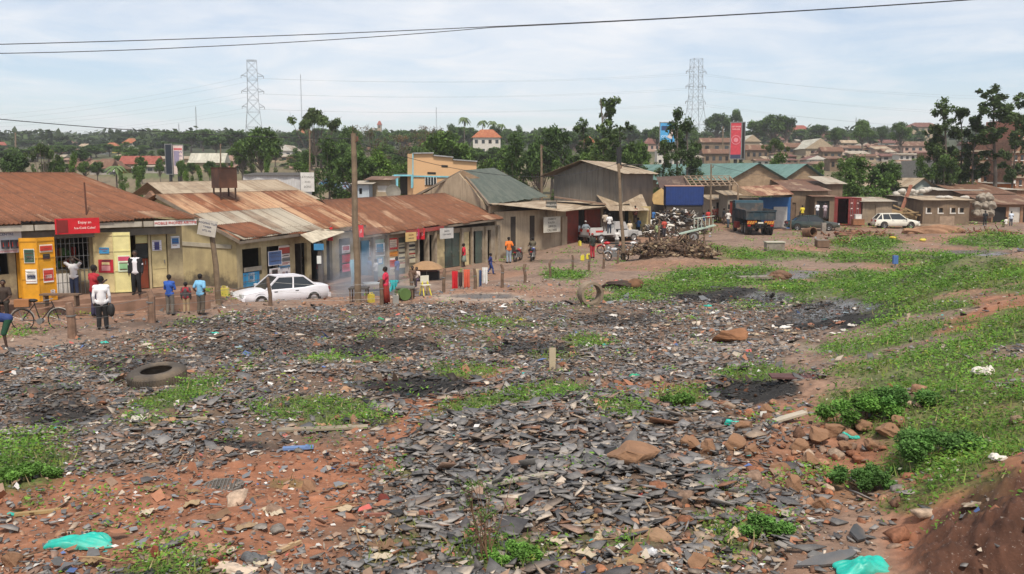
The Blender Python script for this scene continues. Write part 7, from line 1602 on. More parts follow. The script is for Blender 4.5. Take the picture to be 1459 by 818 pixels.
m.build('frame',BLACK,t); m=MB(); m.tube([(.2,-.28,.98),(.34,-.1,.98),(.35,.1,.98),(.2,.28,.98)],.012,6); m.build('handlebar',CHROME,t); m=MB(); m.blob((-.2,0,.95),(.14,.09,.05),1,.05); m.build('saddle',BLACK,t)
m=MB(); m.box((-.5,0,.74),(.4,.16,.02)); m.bar((-.66,0,.74),(-.54,0,.34),.01,n=5); m.build('rack',STEEL,t); m=MB(); m.bar((-.02,-.1,.3),(-.02,.1,.3),.09,n=12); m.build('crank',STEEL,t)
t2=thing('parcel','brown cardboard parcel strapped on the bicycle rack','parcel',t.location+V3((-.5,-.07,.76)),R(12)); m=MB(); m.box((0,0,.12),(.42,.3,.22)); m.box((0,0,.235),(.43,.06,.01)); m.build('carton',C('#9a6a44',.8),t2)

# ================= fences, signs, clothes, stall goods =================
fp=[(103,482,430,'left'),(216,460,413,''),(385,436,394,''),(544,435,397,''),(587,425,388,''),(632,417,383,''),(677,412,382,''),(716,410,376,''),(748,403,376,''),(784,396,370,''),(816,387,363,''),(839,387,363,''),(860,383,359,''),(880,376,356,''),(910,362,341,''),(939,340,313,''),(960,335,318,''),(1003,345,318,'')]
labs=['thick rough post nearest the bicycle','short rough post below the cream doors','dark leaning post in front of the white saloon','crooked post touching the woman in red wrap','stout post left of the yellow stools','post right of the parasol','post between the drying clothes','forked post right of the drying clothes','short post before the motorcycles','leaning post left of the small grass patch','post left of the jerrycan carrier','post right of the jerrycan carrier','thin post left of the red motorcycle','thin post under the silver motorcycle','leaning post left of the dirt heap','tall post at the left of scrap heap','post in the middle of the scrap heap','dark post at the right of scrap heap']
tops=[]
for k,(px,b_,tp,_) in enumerate(fp):
    g_=G(px,b_); h=(b_-tp)/1300*g_.y; q=random.Random(k); t=thing('fence_post',labs[k],'fence post',g_,q.random(),'rough wooden fence posts along the road'); m=MB(); r=.075 if k>1 else .12
    m.tube([(0,0,-.3),(q.uniform(-.02,.02),0,h*.4),(q.uniform(-.07,.07),0,h*.8),(q.uniform(-.09,.09),0,h)],[r*1.1,r,r*.95,r*.75],9); m.build('shaft',WOOD if k>1 else M('pale_post',(.23,.14,.095),.9,.4,sc=4,bump=.6),t); m=MB(); m.bar((0,0,h*.62),(0,0,h*.66),r*1.15,n=9); m.build('wire_wrap',STEEL,t); tops.append(g_+V3((0,0,h*.64)))
for k in range(0,4):
    a,b_=tops[k],tops[k+1]
    for dz in(.22,-.12,-.42): cable('barbed_wire','barbed wire sagging between the rough roadside posts',[a+V3((0,0,dz)),b_+V3((0,0,dz*.9))],.006,.1,STEEL,n=10,cat='wire',group='fence wires along the road')
# sign on leaning pole
g_=G(312,434); t=thing('sign_pole','leaning wooden pole carrying a tilted white notice board','pole',g_); d=W(300,322,g_.y)-g_; m=MB(); m.tube([(0,0,-.3),d*.5+V3((.05,0,0)),d],[.13,.12,.1],9); m.build('shaft',POLE,t)
hh=34/1300*g_.y*.72; ww=28/1300*g_.y; t,w_,h_=board('notice_board','tilted white notice board with grey lines nailed to leaning pole',280,306,313,336,g_.y-.25,M('notice_white',(.5,.47,.42),.8,.2),[('ROOFING TILES',.5,.78,.16,'#4a4f6a'),('TIMBER',.5,.55,.16,'#4a4f6a'),('0772 456',.5,.32,.15,'#4a4f6a')],tilt=.2)
# awning post left of the tall pole with blue notice
g_=G(458,428); g_=V3((W(457,425,46).x,46,Hz(W(457,425,46).x,46))); tp=W(455,346,46); t=thing('awning_post','dark post under the cream awning with a blue paper on it','post',g_); m=MB(); m.tube([(0,0,-.2),(.04,0,1.3),tp-g_],[.16,.14,.12],9); m.build('shaft',M('dark_post',(.07,.055,.045),.9,.3),t); m=MB(); m.box((tp-g_)*.93+V3((0,-.15,0)),(.5,.02,.32)); m.build('notice',C('#3a7da8'),t); m=MB(); m.box((tp-g_)*.7+V3((0,-.16,0)),(.22,.02,.4)); m.build('poster',C('#d2d2cc'),t)
# drying clothes on a line
a=W(640,388,50); g_=G(655,411); Yc=g_.y; 
cl0=W(646,386,Yc); cl1=W(712,384,Yc-.1)
cable('clothes_line','thin line with washing between two rough posts',[W(632,386,Yc),W(716,383,Yc)],.008,.08,C('#8a8578'),cat='clothes line')
for px,w0,tp,bt,colr,lab,nm in((648,9,386,412,'#c4202c','bright red cloth hanging at the left of the washing line','cloth'),(656,6,388,409,'#4a3a38','dark brown garment second on the washing line','garment'),(665,9,384,410,'#d2644c','orange red patterned cloth hanging on the washing line','cloth'),(680,6,383,408,'#bfae92','beige garment left of the blue jeans','garment'),(684,4,385,411,'#34507e','narrow blue jeans on the washing line','jeans'),(691,8,381,404,'#d9d8d6','white cloth at the right end of the washing line','cloth')):
    p=W(px,tp,Yc); hc=(bt-tp)/1300*Yc; wc=w0/1300*Yc; m=MB(); n=10; q=random.Random(px); vs=[]; K=6
    for k in range(K+1):
        for i in range(n+1): vs.append(((i/n-.5)*wc*(1-.12*math.sin(k/K*3)),.05*math.sin(i*1.5+px)*(.3+k/K),-hc*k/K-(.04*math.sin(i*1.1+px) if k==K else 0)))
    m.add(vs,[(k*(n+1)+i,k*(n+1)+i+1,(k+1)*(n+1)+i+1,(k+1)*(n+1)+i) for k in range(K) for i in range(n)]); o=m.build(nm,C(colr,.85,bump=.4)); md=o.modifiers.new('t','SOLIDIFY'); md.thickness=.012; o.location=p; tag(o,lab,nm,'washing on the line')
# turquoise cloth near the woman, light blue one by the tall pole
def drape(nm,lab,px,tp,w0,hh,Y,colr,cat='cloth'):
    p=W(px,tp,Y); hc=hh/1300*Y; wc=w0/1300*Y; m=MB(); n=10;K=6; vs=[]
    for k in range(K+1):
        for i in range(n+1): vs.append(((i/n-.5)*wc*(1+.25*math.sin(k+px)),.08*math.sin(i*1.7+px)*(.3+k/K),-hc*k/K*(1+.15*math.sin(i*.9))))
    m.add(vs,[(k*(n+1)+i,k*(n+1)+i+1,(k+1)*(n+1)+i+1,(k+1)*(n+1)+i) for k in range(K) for i in range(n)]); o=m.build(nm,C(colr,.85,bump=.4)); md=o.modifiers.new('t','SOLIDIFY'); md.thickness=.012; o.location=p; tag(o,lab,cat); return o
drape('cloth','turquoise cloth draped over the table edge right of woman',561,399,11,15,39.4,'#3fb0b4'); drape('cloth','long pale blue cloth hanging left of the tall pole',503,370,8,34,48,'#93bccc')
# tables, grill
def table(label,px,base,wpx,hpx,colr='#5c4a3c',rz=0,dp=.7):
    g_=G(px,base); w_=wpx/1300*g_.y; h=hpx/1300*g_.y; t=thing('table',label,'table',g_,rz); m=MB(); m.box((0,0,h),(w_,dp,.05)); m.build('tabletop',C(colr,.8),t)
    for sx_ in(-1,1):
        for sy in(-1,1): m=MB(); m.box((sx_*(w_/2-.06),sy*(dp/2-.06),h/2-.03),(.05,.05,h)); m.build('leg',WOOD,t)
    return t
table('dark metal table in the smoke right by the tall pole',512,430,27,20,'#4a4540'); table('low table with green and yellow things behind fence post',578,426,26,17,'#6a665e'); t=table('slanted white board on trestle behind the smoking table',540,414,44,11,'#b9bfc0',.3,1.0)
def simple(nm,lab,cat,px,base,build,grp=None,Y=None,rz=0,dz=0):
    g_=G(px,base) if Y is None else W(px,base,Y); g_.z+=dz; t=thing(nm,lab,cat,g_,rz,grp); build(t); return t
def jerry(colr):
    def f(t):
        m=MB(); m.box((0,0,.17),(.25,.18,.34),taper=.92); m.build('body',C(colr,.5),t); m=MB(); m.bar((.07,0,.34),(.07,0,.40),.03,n=8); m.build('cap',C('#c8b8a0'),t); m=MB(); m.tube([(-.1,0,.33),(-.08,0,.40),(.02,0,.40),(.03,0,.34)],.015,5); m.build('handle',C(colr,.5),t)
    return f
q=random.Random(2)
o=simple('jerrycan','yellow jerrycan standing right of the painted blue door panel','jerrycan',321,425,jerry('#c9bd58'),Y=41.6,dz=0); o.scale=(1.4,1.4,1.4)
for px,b_,lab,col in((830,371,'left yellow jerrycan held by the black shirted man','#d6c93c'),(838,369,'right yellow jerrycan held by the black shirted man','#d6c93c'),(564,433,'grey can standing right of the woman in red','#8f8f8a'),(1026,316,'yellow jerrycan beside people left of the truck','#d6c93c'),(529,431,'small yellow can under the smoky table','#c8b84a'),(1148,306,'yellow can by the mud wall behind green car','#d0c040'),(826,350,'yellow can on the ground by red gate','#d2c640')):
    simple('jerrycan',lab,'jerrycan',px,b_,jerry(col),'jerrycans along the road',rz=q.random()*3)
simple('planter','green drum lying beside the low table by fence','drum',574,427,lambda t:MB().bar((0,-.3,.25),(0,.3,.25),.25,n=14).build('shell',C('#55703a',.6),t) and None,rz=.5)
def stool(t):
    for s_ in(-1,1):
        m=MB(); m.beam((s_*.18,-.15,0),(s_*.12,.1,.6),.04,.03); m.beam((s_*.18,.25,0),(s_*.12,.1,.6),.04,.03); m.build('leg',C('#cfc23c'),t)
    m=MB(); m.box((0,.05,.45),(.4,.3,.03)); m.box((0,.12,.7),(.4,.04,.3)); m.build('seat',C('#d6d2c0'),t)
simple('folding_chair','yellow and white folding chair tipped behind the fence posts','chair',607,421,stool,rz=.6)
def parasol(t):
    m=MB(); n=16; m.lathe([(0.01,.55),(.35,.5),(.75,.33),(1.02,.12),(1.02,.10),(.75,.30),(.35,.47),(.01,.52)],n,(0,0,.6)); m.build('canopy',C('#9a7a58',.8),t); m=MB(); m.bar((0,0,0),(0,0,1.18),.025,n=6); m.build('pole',STEEL,t)
simple('parasol','tan parasol open over a small street stall','parasol',608,399,parasol,rz=.2)
simple('stall_box','dark box of wares under the tan parasol','box',608,398,lambda t:(MB().box((0,0,.25),(1.5,.8,.5)).build('box',C('#2f2a2b'),t),MB().box((0,-.1,.53),(1.3,.5,.06)).build('wares',C('#8a6a70'),t)) and None)
simple('bench','rough wooden bench in front of the barred shop','bench',88,436,lambda t:(MB().box((0,0,.42),(1.4,.35,.05)).build('seat',WOOD,t),MB().box((-.55,0,.2),(.06,.3,.42)).build('leg',WOOD,t),MB().box((.55,0,.2),(.06,.3,.42)).build('leg',WOOD,t)) and None,Y=32.4)
simple('board','brown plank leaning on the wall by cream door','plank',623,385,lambda t:MB().beam((0,0,0),(-.15,.3,1.6),.35,.05).build('timber',C('#6a3f2c',.85),t) and None)
# scrap heap
def heap(nm,lab,cat,px,base,w_,d_,h,n,seed,cols,grp=None,base_col=(.12,.085,.06),dz=0):
    g_=G(px,base); t=thing(nm,lab,cat,g_+V3((0,d_*.4,dz))); q=random.Random(seed); m=MB().blob((0,0,-h*.15),(w_/2*.74,d_/2*.74,h*.85),seed,.22,4,ang=True); m.build('mound',M('heap_base_%d'%seed,base_col,.95,.5,sc=3,dirt=(.07,.05,.035),bump=1.0,bs=6),t,smooth=False); mats=[C(c_,.8) for c_ in cols]; m=MB()
    for k in range(n):
        a=q.random()*6.28; r=q.random()**.5*1.15; x=math.cos(a)*r*w_/2; y=math.sin(a)*r*d_/2; z=.04+h*.8*max(0,1-r*r)**.6*q.uniform(.8,1.05); b_=V3((q.uniform(-1,1),q.uniform(-1,1),q.uniform(-.25,.9)))*q.uniform(.2,.65)
        if q.random()<.55: m.beam((x,y,z),V3((x,y,z))+b_,q.uniform(.02,.09),q.uniform(.02,.06),mi=q.randrange(len(mats)))
        else: m.blob((x,y,z),(q.uniform(.06,.22),q.uniform(.06,.2),q.uniform(.05,.15)),k,.3,1,mi=q.randrange(len(mats)),ang=True)
    o=m.build('scrap',mats,t); tag(o,kind='stuff'); return t
SC=['#6f665c','#b9b3aa','#4a3c32','#2c2826','#80705a','#4c4c4c','#5c3a2c','#d0ccc6','#3a3430']
heap('scrap_heap','tall tangled heap of scrap wood and sacks beside blue container','scrap heap',968,334,5.2,2.6,2.6,850,5,SC); heap('scrap_heap','lower scrap pile with grey poles left of the tall heap','scrap heap',935,338,3.2,1.8,1.1,220,6,SC)
heap('rubbish_heap','brown heap of cut stalks and rubbish below the scrap heap','rubbish heap',962,364,5.6,2.4,1.15,900,7,['#5c4838','#77634c','#3f3128','#8f7f66','#4f3c2e'],base_col=(.17,.115,.08)); heap('rubbish_heap','small brown heap left of the main stalk heap','rubbish heap',925,360,2.4,1.4,.6,240,8,['#5c4838','#3f3128','#8f7f66'],base_col=(.17,.115,.08))
heap('soil_heap','low red brown soil heap in front of the hatchback','soil heap',1228,336,5,2.2,.4,60,9,['#7a4a34','#8f6a50','#5c3626'],base_col=(.2,.095,.06))
heap('soil_heap','red soil heap between dump truck and green saloon','soil heap',1196,347,2.2,1.2,.25,40,10,['#7a4a34','#8f6a50','#5c3626'],base_col=(.2,.095,.06)); heap('soil_heap','low soil mound right of the ruined wall stub','soil heap',1420,334,5,2.5,.3,50,11,['#7a4a34','#8f6a50','#5c3626'],base_col=(.2,.1,.065))
# bed / hand cart with pale rails by the scrap heap
t=thing('handcart','pale green flat handcart with rails beside the scrap heap','handcart',G(992,345)); m=MB(); m.box((0,0,1.0),(3.0,1.0,.07),mat=Matrix.Rotation(-.25,3,'Y')); m.build('deck',C('#9dae9f'),t); m=MB(); 
for k in range(6): m.bar((-.2+k*.3,0,1.1),(-.2+k*.3,0,1.9),.03,n=5)
m.bar((-.2,0,1.9),(1.4,0,2.1),.03,n=5); m.build('rail',C('#b5bcb0'),t)
for s_ in(-1,1): wheel(t,(-.3,s_*.5,.45),.42,.1,axis='y')
t=thing('tarpaulin','tan tarpaulin hanging from a post by the lean-to','tarpaulin',G(940,322)); m=MB(); m.add([(-1.0,0,3.0),(.1,.1,3.8),(1.2,0,2.9),(.3,-.2,2.1),(-.7,-.3,2.2)],[(0,1,2,3,4)]); o=m.build('sheet',C('#b89a68',.85),t); md=o.modifiers.new('t','SOLIDIFY'); md.thickness=.03; m=MB(); m.bar((-.9,0,-.2),(-.8,0,3.1),.06,n=6); m.build('post',WOOD,t)
# concrete ring, tyre and other lone things
g_=G(841,434); t=thing('concrete_ring','round concrete culvert ring standing upright on the ground','culvert ring',g_,.35); m=MB(); m.lathe([(.36,-.22),(.46,-.22),(.46,.22),(.36,.22)],32,(0,0,.42),m=Matrix.Rotation(R(90),3,'X'),close=True); m.build('ring',M('ring_concrete',(.26,.20,.14),.9,.3,dirt=(.08,.06,.04),dirta=.5,bump=.6),t)
g_=G(218,552); t=thing('tyre','large worn truck tyre lying flat on the rubble','tyre',g_+V3((0,.25,.02)),.2); t.rotation_euler=(R(6),R(-5),.3); m=MB(); Rt=.52; m.lathe([(.28,0.02),(.30,.0),(.44,0),(.50,.03),(.52,.08),(.52,.20),(.50,.25),(.44,.28),(.30,.28),(.28,.26),(.30,.23),(.42,.22),(.42,.06),(.30,.05)],44,(0,0,0),close=True); m.build('casing',M('dusty_tyre',(.075,.062,.05),.9,.3,dirt=(.2,.15,.1),dirta=.45,bump=.5),t,smooth=True)
m=MB(); 
for k in range(60): a=k*6.283/60; m.box((.52*math.cos(a),.52*math.sin(a),.14),(.03,.028,.17),rz=a)
m.build('tread',M('dusty_tyre',(0,0,0)),t)
BR=M('brown_boulder',(.27,.15,.085),.95,.35,sc=3,dirt=(.12,.07,.04),bump=.9,bs=18)
def rock(nm,lab,cat,px,base,wpx,hpx,seed,mt=BR,dp=.8,grp=None,amp=.2,flat=False):
    cuts=[(V3((random.Random(seed*31+i).gauss(0,1),random.Random(seed*37+i).gauss(0,1),random.Random(seed*41+i).gauss(0,.8))).normalized(),random.Random(seed*43+i).uniform(.55,.85)) for i in range(13)]
    g_=G(px,base); w_=wpx/1300*g_.y; h=hpx/1300*g_.y; m=MB(); vs,fs=ico(3); q=random.Random(seed); o=[q.uniform(0,6) for _ in range(3)]; res=[]
    for v in vs:
        s_=V3(v)*1.12
        for n_,d_ in cuts:
            e_=s_.dot(n_)-d_
            if e_>0: s_=s_-n_*e_
        k=1+amp*.15*math.sin(v[0]*3+o[0])+amp*.15*math.sin(v[1]*4+o[1])+amp*.25*math.sin(v[2]*6+v[0]*5+o[2])+q.uniform(-.02,.02); res.append((s_[0]*w_/2*k,s_[1]*w_/2*dp*k,s_[2]*h*.62*k+h*.42))
    m.add(res,fs); ob=m.build(nm,mt); ob.location=g_; ob.rotation_euler=(0,0,q.uniform(-.4,.4)); tag(ob,lab,cat,grp); return ob
rock('boulder','large flat brown lump of old masonry amid the slate heap','boulder',901,665,90,36,1,dp=.6); rock('boulder','long orange brown lump lying in middle distance rubble','boulder',1040,487,62,20,2,M('orange_lump',(.25,.12,.06),.95,.35,bump=.9),dp=.5)
rock('brick_lump','square brown stone block at the bottom edge right of centre','stone',993,812,38,26,3); rock('brick_lump','reddish brown stone block at the lower left edge','stone',18,806,36,24,4)
rock('brick_lump','pointed brown stone on the bare soil left of centre','stone',440,702,24,18,5); rock('brick_lump','orange brick lump at bottom near the pale sacking','brick',303,806,22,14,6,C('#a0482c',.9)); rock('brick_lump','round red lump under the low plastic at lower centre','brick',222,796,20,20,7,C('#7c3f2c',.9))
rock('brick_lump','dark red lump left of the slate heap','stone',545,717,20,15,8,C('#6c3028',.9)); rock('brick_lump','round orange stone near the bottom of slate heap','stone',632,747,15,17,9); rock('brick_lump','brown stone with pale side near grass right of centre','stone',1168,727,26,20,10)
for k,(px,b_,w_,h_) in enumerate([(985,640,30,22),(1010,647,30,20),(1045,642,34,26),(1060,615,28,20),(1140,640,30,18),(1165,632,34,24),(1190,620,38,20),(1230,615,30,18),(1262,622,40,22),(1280,606,24,14),(1155,664,30,20),(1110,674,28,18),(1205,642,26,16),(1130,700,30,24),(1095,590,22,14),(1180,600,28,16),(1070,648,20,16),(1240,640,24,14)]):
    rock('stone','big brown stone among the rocks along the foot of grassy bank','stone',px,b_,w_,h_,20+k,grp='big brown stones along the foot of the bank')
def plastic(nm,lab,cat,px,base,wpx,hpx,colr,seed,rough=.45,grp=None,amp=.35,dp=.6,tr=0):
    g_=G(px,base); w_=wpx/1300*g_.y; h=hpx/1300*g_.y; m=MB(); vs,fs=ico(4); q=random.Random(seed); o=[q.uniform(0,6) for _ in range(6)]; res=[]
    for v in vs:
        k=1+amp*(.6*math.sin(v[0]*3+o[0]+v[1]*2)+.4*math.sin(v[1]*5+o[1])+.22*math.sin(v[0]*9+v[1]*7+o[2])); 
        th_=v[0]*6+v[1]*4; z=max(0,v[2])**.7*h*.42*(.62+.38*math.sin(v[0]*3.1+o[4])*math.cos(v[1]*2.6+o[5]))*(1+.30*abs(math.sin(v[0]*5.5+2.2*math.sin(v[1]*4+o[3])+o[1]))+.18*abs(math.sin(v[1]*11+2*v[0]+o[2]))); res.append((v[0]*w_/2*k,v[1]*w_/2*dp*k,z+.01))
    m.add(res,fs); ob=m.build(nm,C(colr,rough,var=.3,sc=6,dirt=(.2,.13,.08),dirta=.2),None,smooth=True); ob.location=g_; ob.rotation_euler=(0,0,q.uniform(-.3,.3)); tag(ob,lab,cat,grp); return ob
TQ='#1fb3a2'
plastic('plastic_bag','crumpled turquoise plastic sheet on red soil at lower left','plastic bag',111,778,108,34,TQ,1,dp=.38,amp=.25); plastic('plastic_bag','turquoise plastic bag at the bottom edge below the slate slab','plastic bag',1226,812,80,40,TQ,2,dp=.6); plastic('plastic_bag','small turquoise bag between stones below the bright weed clump','plastic bag',1210,624,28,16,TQ,3); plastic('plastic_bag','turquoise scrap tangled with white near centre right stones','plastic bag',1045,607,28,20,TQ,4)
plastic('plastic_bag','thin turquoise strip at the left edge of red soil','plastic bag',25,735,34,6,TQ,5,dp=.25); plastic('plastic_bag','turquoise scrap with yellow tip right of the pale upright plank','plastic bag',904,538,15,11,'#1c9c74',6); plastic('plastic_bag','dark turquoise bag near the rubble edge at left','plastic bag',148,489,15,6,TQ,7); plastic('plastic_bag','turquoise scrap on the black ash at left centre','plastic bag',305,476,16,6,TQ,8)
plastic('plastic_bag','green plastic piece below the tall pole in rubble','plastic bag',543,456,9,8,'#2fa06a',9); plastic('plastic_bag','turquoise scrap in litter line below the concrete ring','plastic bag',1009,437,12,6,TQ,10)
WB='#d9d2c8'
plastic('plastic_bag','pale white plastic bundle on the green bank at right','plastic bag',1402,533,32,24,WB,11,dp=.8); plastic('plastic_bag','white plastic scrap in weeds right of the dark soil','plastic bag',1424,656,26,18,WB,12); plastic('cloth','cream crumpled sacking at the bottom left of centre','cloth',335,814,90,18,'#c9b6a2',13,.85,dp=.4); plastic('plastic_bag','long dirty white plastic twist on dark soil at right','plastic bag',1388,722,42,14,'#9a8b78',14,dp=.3)
plastic('cloth','pink and white crumpled cloth in the slate heap','cloth',800,668,26,18,'#cdb2ae',15,.8); plastic('cloth','red and white rag right of the slate heap','cloth',916,710,16,14,'#b8564c',16,.8); plastic('plastic_bag','white plastic bag at bottom right of slate heap','plastic bag',928,790,22,18,'#c9ccd0',17); plastic('cloth','large crumpled beige sacking near bottom right','cloth',925,768,60,30,'#8f735a',18,.9); plastic('cloth','cream torn paper sack before the grassy bank','paper sack',1050,764,28,22,'#c3ab8c',19,.9)
plastic('plastic_bag','white plastic blob amid distant litter right of centre','plastic bag',1118,468,16,9,'#dcdad4',20); plastic('plastic_bag','white bag at the rubble edge near black ash','plastic bag',716,382+56,12,5,'#dedcd8',21); plastic('plastic_bag','yellow plastic scrap on grass strip in middle distance','plastic bag',742,457,14,5,'#c8b02c',22); plastic('plastic_bag','white crumpled scrap just below centre grass strip','plastic bag',846,598,18,12,'#c9c4bc',23)
plastic('plastic_bag','pale bag on green verge far right of the puddle','plastic bag',972,285+115,10,5,'#c9c9c0',24); plastic('cloth','black charred cloth heap in the left rubble','cloth',95,600,60,12,'#15130f',25,.95,dp=.4); plastic('cloth','black charred rubber strip in middle distance rubble','rubber',793,502,50,10,'#100f0e',26,.9,dp=.3); plastic('plastic_bag','white scrap beside the tyre','plastic bag',135,605,20,6,'#b8aa98',27,dp=.4)
plastic('cloth','grey wet cloth bundle at bottom beside brick','cloth',362,800,40,30,'#5c5f62',28,.7); plastic('plastic_bag','pale blue plastic caught on the steep right bank','plastic bag',1325,555,22,6,'#a9b4ae',29); plastic('plastic_bag','orange yellow litter at the left edge of rubble','plastic bag',10,532,22,6,'#c86a2c',30)
# planks, sheets
def mesh_slab(px,base,L_,w_,rz,colr):
    g_=G(px,base); q=random.Random(px); pts=[V3((math.cos(a)*L_/2*q.uniform(.75,1.1),math.sin(a)*w_/2*q.uniform(.7,1.2),0)) for a in [k*6.283/9+q.uniform(-.2,.2) for k in range(9)]]; m=MB(); m.prism(pts,(0,0,.022)); o=m.build('slab',C(colr,.7,var=.3,dirt=(.2,.14,.1),bump=.5)); o.location=g_+V3((0,0,.05)); o.rotation_euler=(.25,-.12,rz); return o
def plank_(lab,px,base,L_,w_,rz,colr,dz=.02,tilt=0,cat='plank',nm='plank'):
    g_=G(px,base); m=MB(); m.box((0,0,dz),(L_,w_,.03),mat=Matrix.Rotation(tilt,3,'Y')); m.box((L_*.3,0,dz+.02),(.05,w_*1.02,.012),mat=Matrix.Rotation(tilt,3,'Y')); o=m.build(nm,C(colr,.85,var=.3,bump=.4)); o.location=g_; o.rotation_euler=(0,0,rz); tag(o,lab,cat); return o
plank_('long pale plank lying across the slate heap',655+100,690,1.5,.08,.5,'#a39a8c',.08); [tag(o_,l_,'slab') for o_,l_ in ((mesh_slab(1180,806,.62,.16,.25,'#5f6062'),'broad grey slate slab lying at bottom right'),(mesh_slab(1222,768,.30,.16,1.3,'#47494b'),'dark broken slab leaning beside the turquoise bag at bottom'))]
plank_('long reddish stick along the bottom edge of slate heap',570,735,.7,.04,.1,'#8a5a4a'); plank_('thin pale stick on the soil near the cream sacking',395,790,.55,.03,1.0,'#b59a76'); plank_('tan plank beside grass left of centre',920,388+222,.7,.12,.3,'#a08c70',.05); plank_('pale plank with dark edge below the left centre grass',460,615,1.3,.15,.15,'#8f8470',.05)
plank_('brown plank lying left of the bright grass patch',250+15,590+10,.6,.1,.4,'#9a8a72'); plank_('maroon flat sheet between weeds and ash right of centre',1130,541,.8,.35,-.1,'#5c3f3c',.06,0,'sheet','sheet'); plank_('white splintered board near stones right of centre',1125,603,.5,.14,.25,'#b8ae9c',.1,-.2); plank_('blue flat piece in the left middle rubble',425,642,.4,.1,.2,'#6a86b4',.04,0,'sheet','sheet'); plank_('yellowish plank on the red soil bottom left',60,712+20,.5,.05,.3,'#a58d62')
for k,(px,b_) in enumerate([(787,525)]):
    g_=G(px,b_); t=thing('wooden_stake','pale short plank standing upright in the middle of rubble','plank',g_,.2); m=MB(); m.box((0,0,.18),(.14,.03,.55)); m.build('timber',C('#b5a78c',.85),t)
# manhole-like mesh disc
g_=G(318,694); t=thing('wire_mesh_disc','round grey woven mesh cover lying flat on the soil','cover',g_,.2); m=MB()
for k in range(-5,6):
    L_=math.sqrt(max(0,.22**2-(k*.04)**2)); m.box((0,k*.04,.02),(2*L_,.012,.008)); m.box((k*.04,0,.028),(.012,2*L_,.008))
m.lathe([(.21,.0),(.235,.0),(.235,.03),(.21,.03)],28,close=True); m.build('mesh',C('#6a6660',.8),t)
# drum in the bright soil, white topped stub and other small things on the far ground
simple('burnt_box','rusty broken metal box near the grass strip','metal box',884,411,lambda t:(MB().blob((0,0,.12),(.8,.3,.22),14,.25,3,ang=True).build('box',M('burnt_metal',(.05,.03,.022),.8,.5),t),MB().blob((.7,0,.2),(.4,.3,.25),4,.2).build('lump',M('rusty_lump',(.16,.08,.04),.9,.4),t)) and None)
simple('concrete_stub','square white topped concrete stub on the waste ground','concrete block',620,0,lambda t:None) if False else None
simple('concrete_block','square pale topped concrete block left of truck foreground','concrete block',1103,357,lambda t:(MB().box((0,0,.3),(1.3,.8,.6)).build('base',CONC,t),MB().box((0,0,.63),(1.4,.9,.08)).build('top',C('#b5b0a0'),t)) and None)
simple('concrete_block','brown block stub below the green saloon','concrete block',1171,352,lambda t:(MB().box((0,0,.25),(.9,.7,.5)).build('base',M('stub_brown',(.16,.1,.065),.9),t),MB().box((0,0,.52),(.8,.6,.06)).build('top',CONC,t)) and None)
simple('marker_post','small blue marker box on a stake in the grass','marker',1275,382,lambda t:(MB().box((0,0,.5),(.28,.2,.5)).build('box',C('#4a6ea8'),t),MB().bar((0,0,-.2),(0,0,.3),.04).build('stake',STEEL,t)) and None)
simple('rusty_drum','rusty open drum lying before the green saloon','drum',1153,338,lambda t:MB().lathe([(.4,-.5),(.42,-.5),(.42,.5),(.36,.5),(.36,-.4),(0,-.4)],18,(0,0,.4),m=Matrix.Rotation(R(80),3,'X')).build('shell',M('rusty_drum',(.17,.09,.05),.9,.4),t) and None,rz=.4)
simple('stone_slab','broken concrete slab over the drain channel','slab',1075,398,lambda t:(MB().box((0,0,.1),(1.7,.7,.12),rz=.1).build('slab',CONC,t),MB().blob((1.3,.1,.1),(.6,.4,.3),4,.25,2,ang=True).build('rubble',M('brown_rubble',(.16,.09,.055),.95,.4),t)) and None)
simple('post_stub','short white topped post left of the green saloon','post',1173,334,lambda t:MB().box((0,0,.5),(.35,.35,1.0)).build('shaft',CONC,t) and None)
simple('yellow_container','flat yellow plastic container on the red waste ground','container',1315,344,lambda t:MB().blob((0,0,.12),(.3,.18,.13),3,.2,2).build('shell',C('#cbb84c'),t) and None)
simple('yellow_container','yellow plastic object on the tip of the far grass mound','container',1272,341,lambda t:MB().blob((0,0,.12),(.3,.18,.12),5,.2,2).build('shell',C('#c8b030'),t) and None)
# foreground shrub of thin stems
g_=G(690,800); t=thing('shrub','sparse thin stemmed shrub in the foreground slate','shrub',g_); q=random.Random(31); m=MB(); cl=[]
for k in range(16):
    a=q.random()*6.28; l_=q.uniform(.35,.75); p=V3((q.uniform(-.06,.06),q.uniform(-.05,.05),0)); pts=[p]; d=V3((math.cos(a)*.32,math.sin(a)*.25,1)).normalized()
    for s_ in range(5): p=p+d*l_/5; d=(d+V3((q.uniform(-.25,.25),q.uniform(-.25,.25),0))).normalized(); pts.append(p)
    m.tube(pts,[.006,.005,.0045,.004,.003,.002],5)
    for s_ in range(3):
        e=pts[q.randrange(2,6)]; f=e+V3((q.uniform(-.14,.14),q.uniform(-.1,.1),q.uniform(.02,.14))); m.tube([e,f],[.003,.0015],4); cl.append((f.x,f.y,f.z,.035))
    cl.append((pts[-1].x,pts[-1].y,pts[-1].z,.05))
m.build('stem',M('shrub_stem',(.16,.09,.05),.9,.3),t); V,c=leaves(cl,420,.016,(.10,.17,.045),9); N=len(V); mesh_np('foliage',V,np.arange(N),np.arange(0,N,4),FOL,c,t)
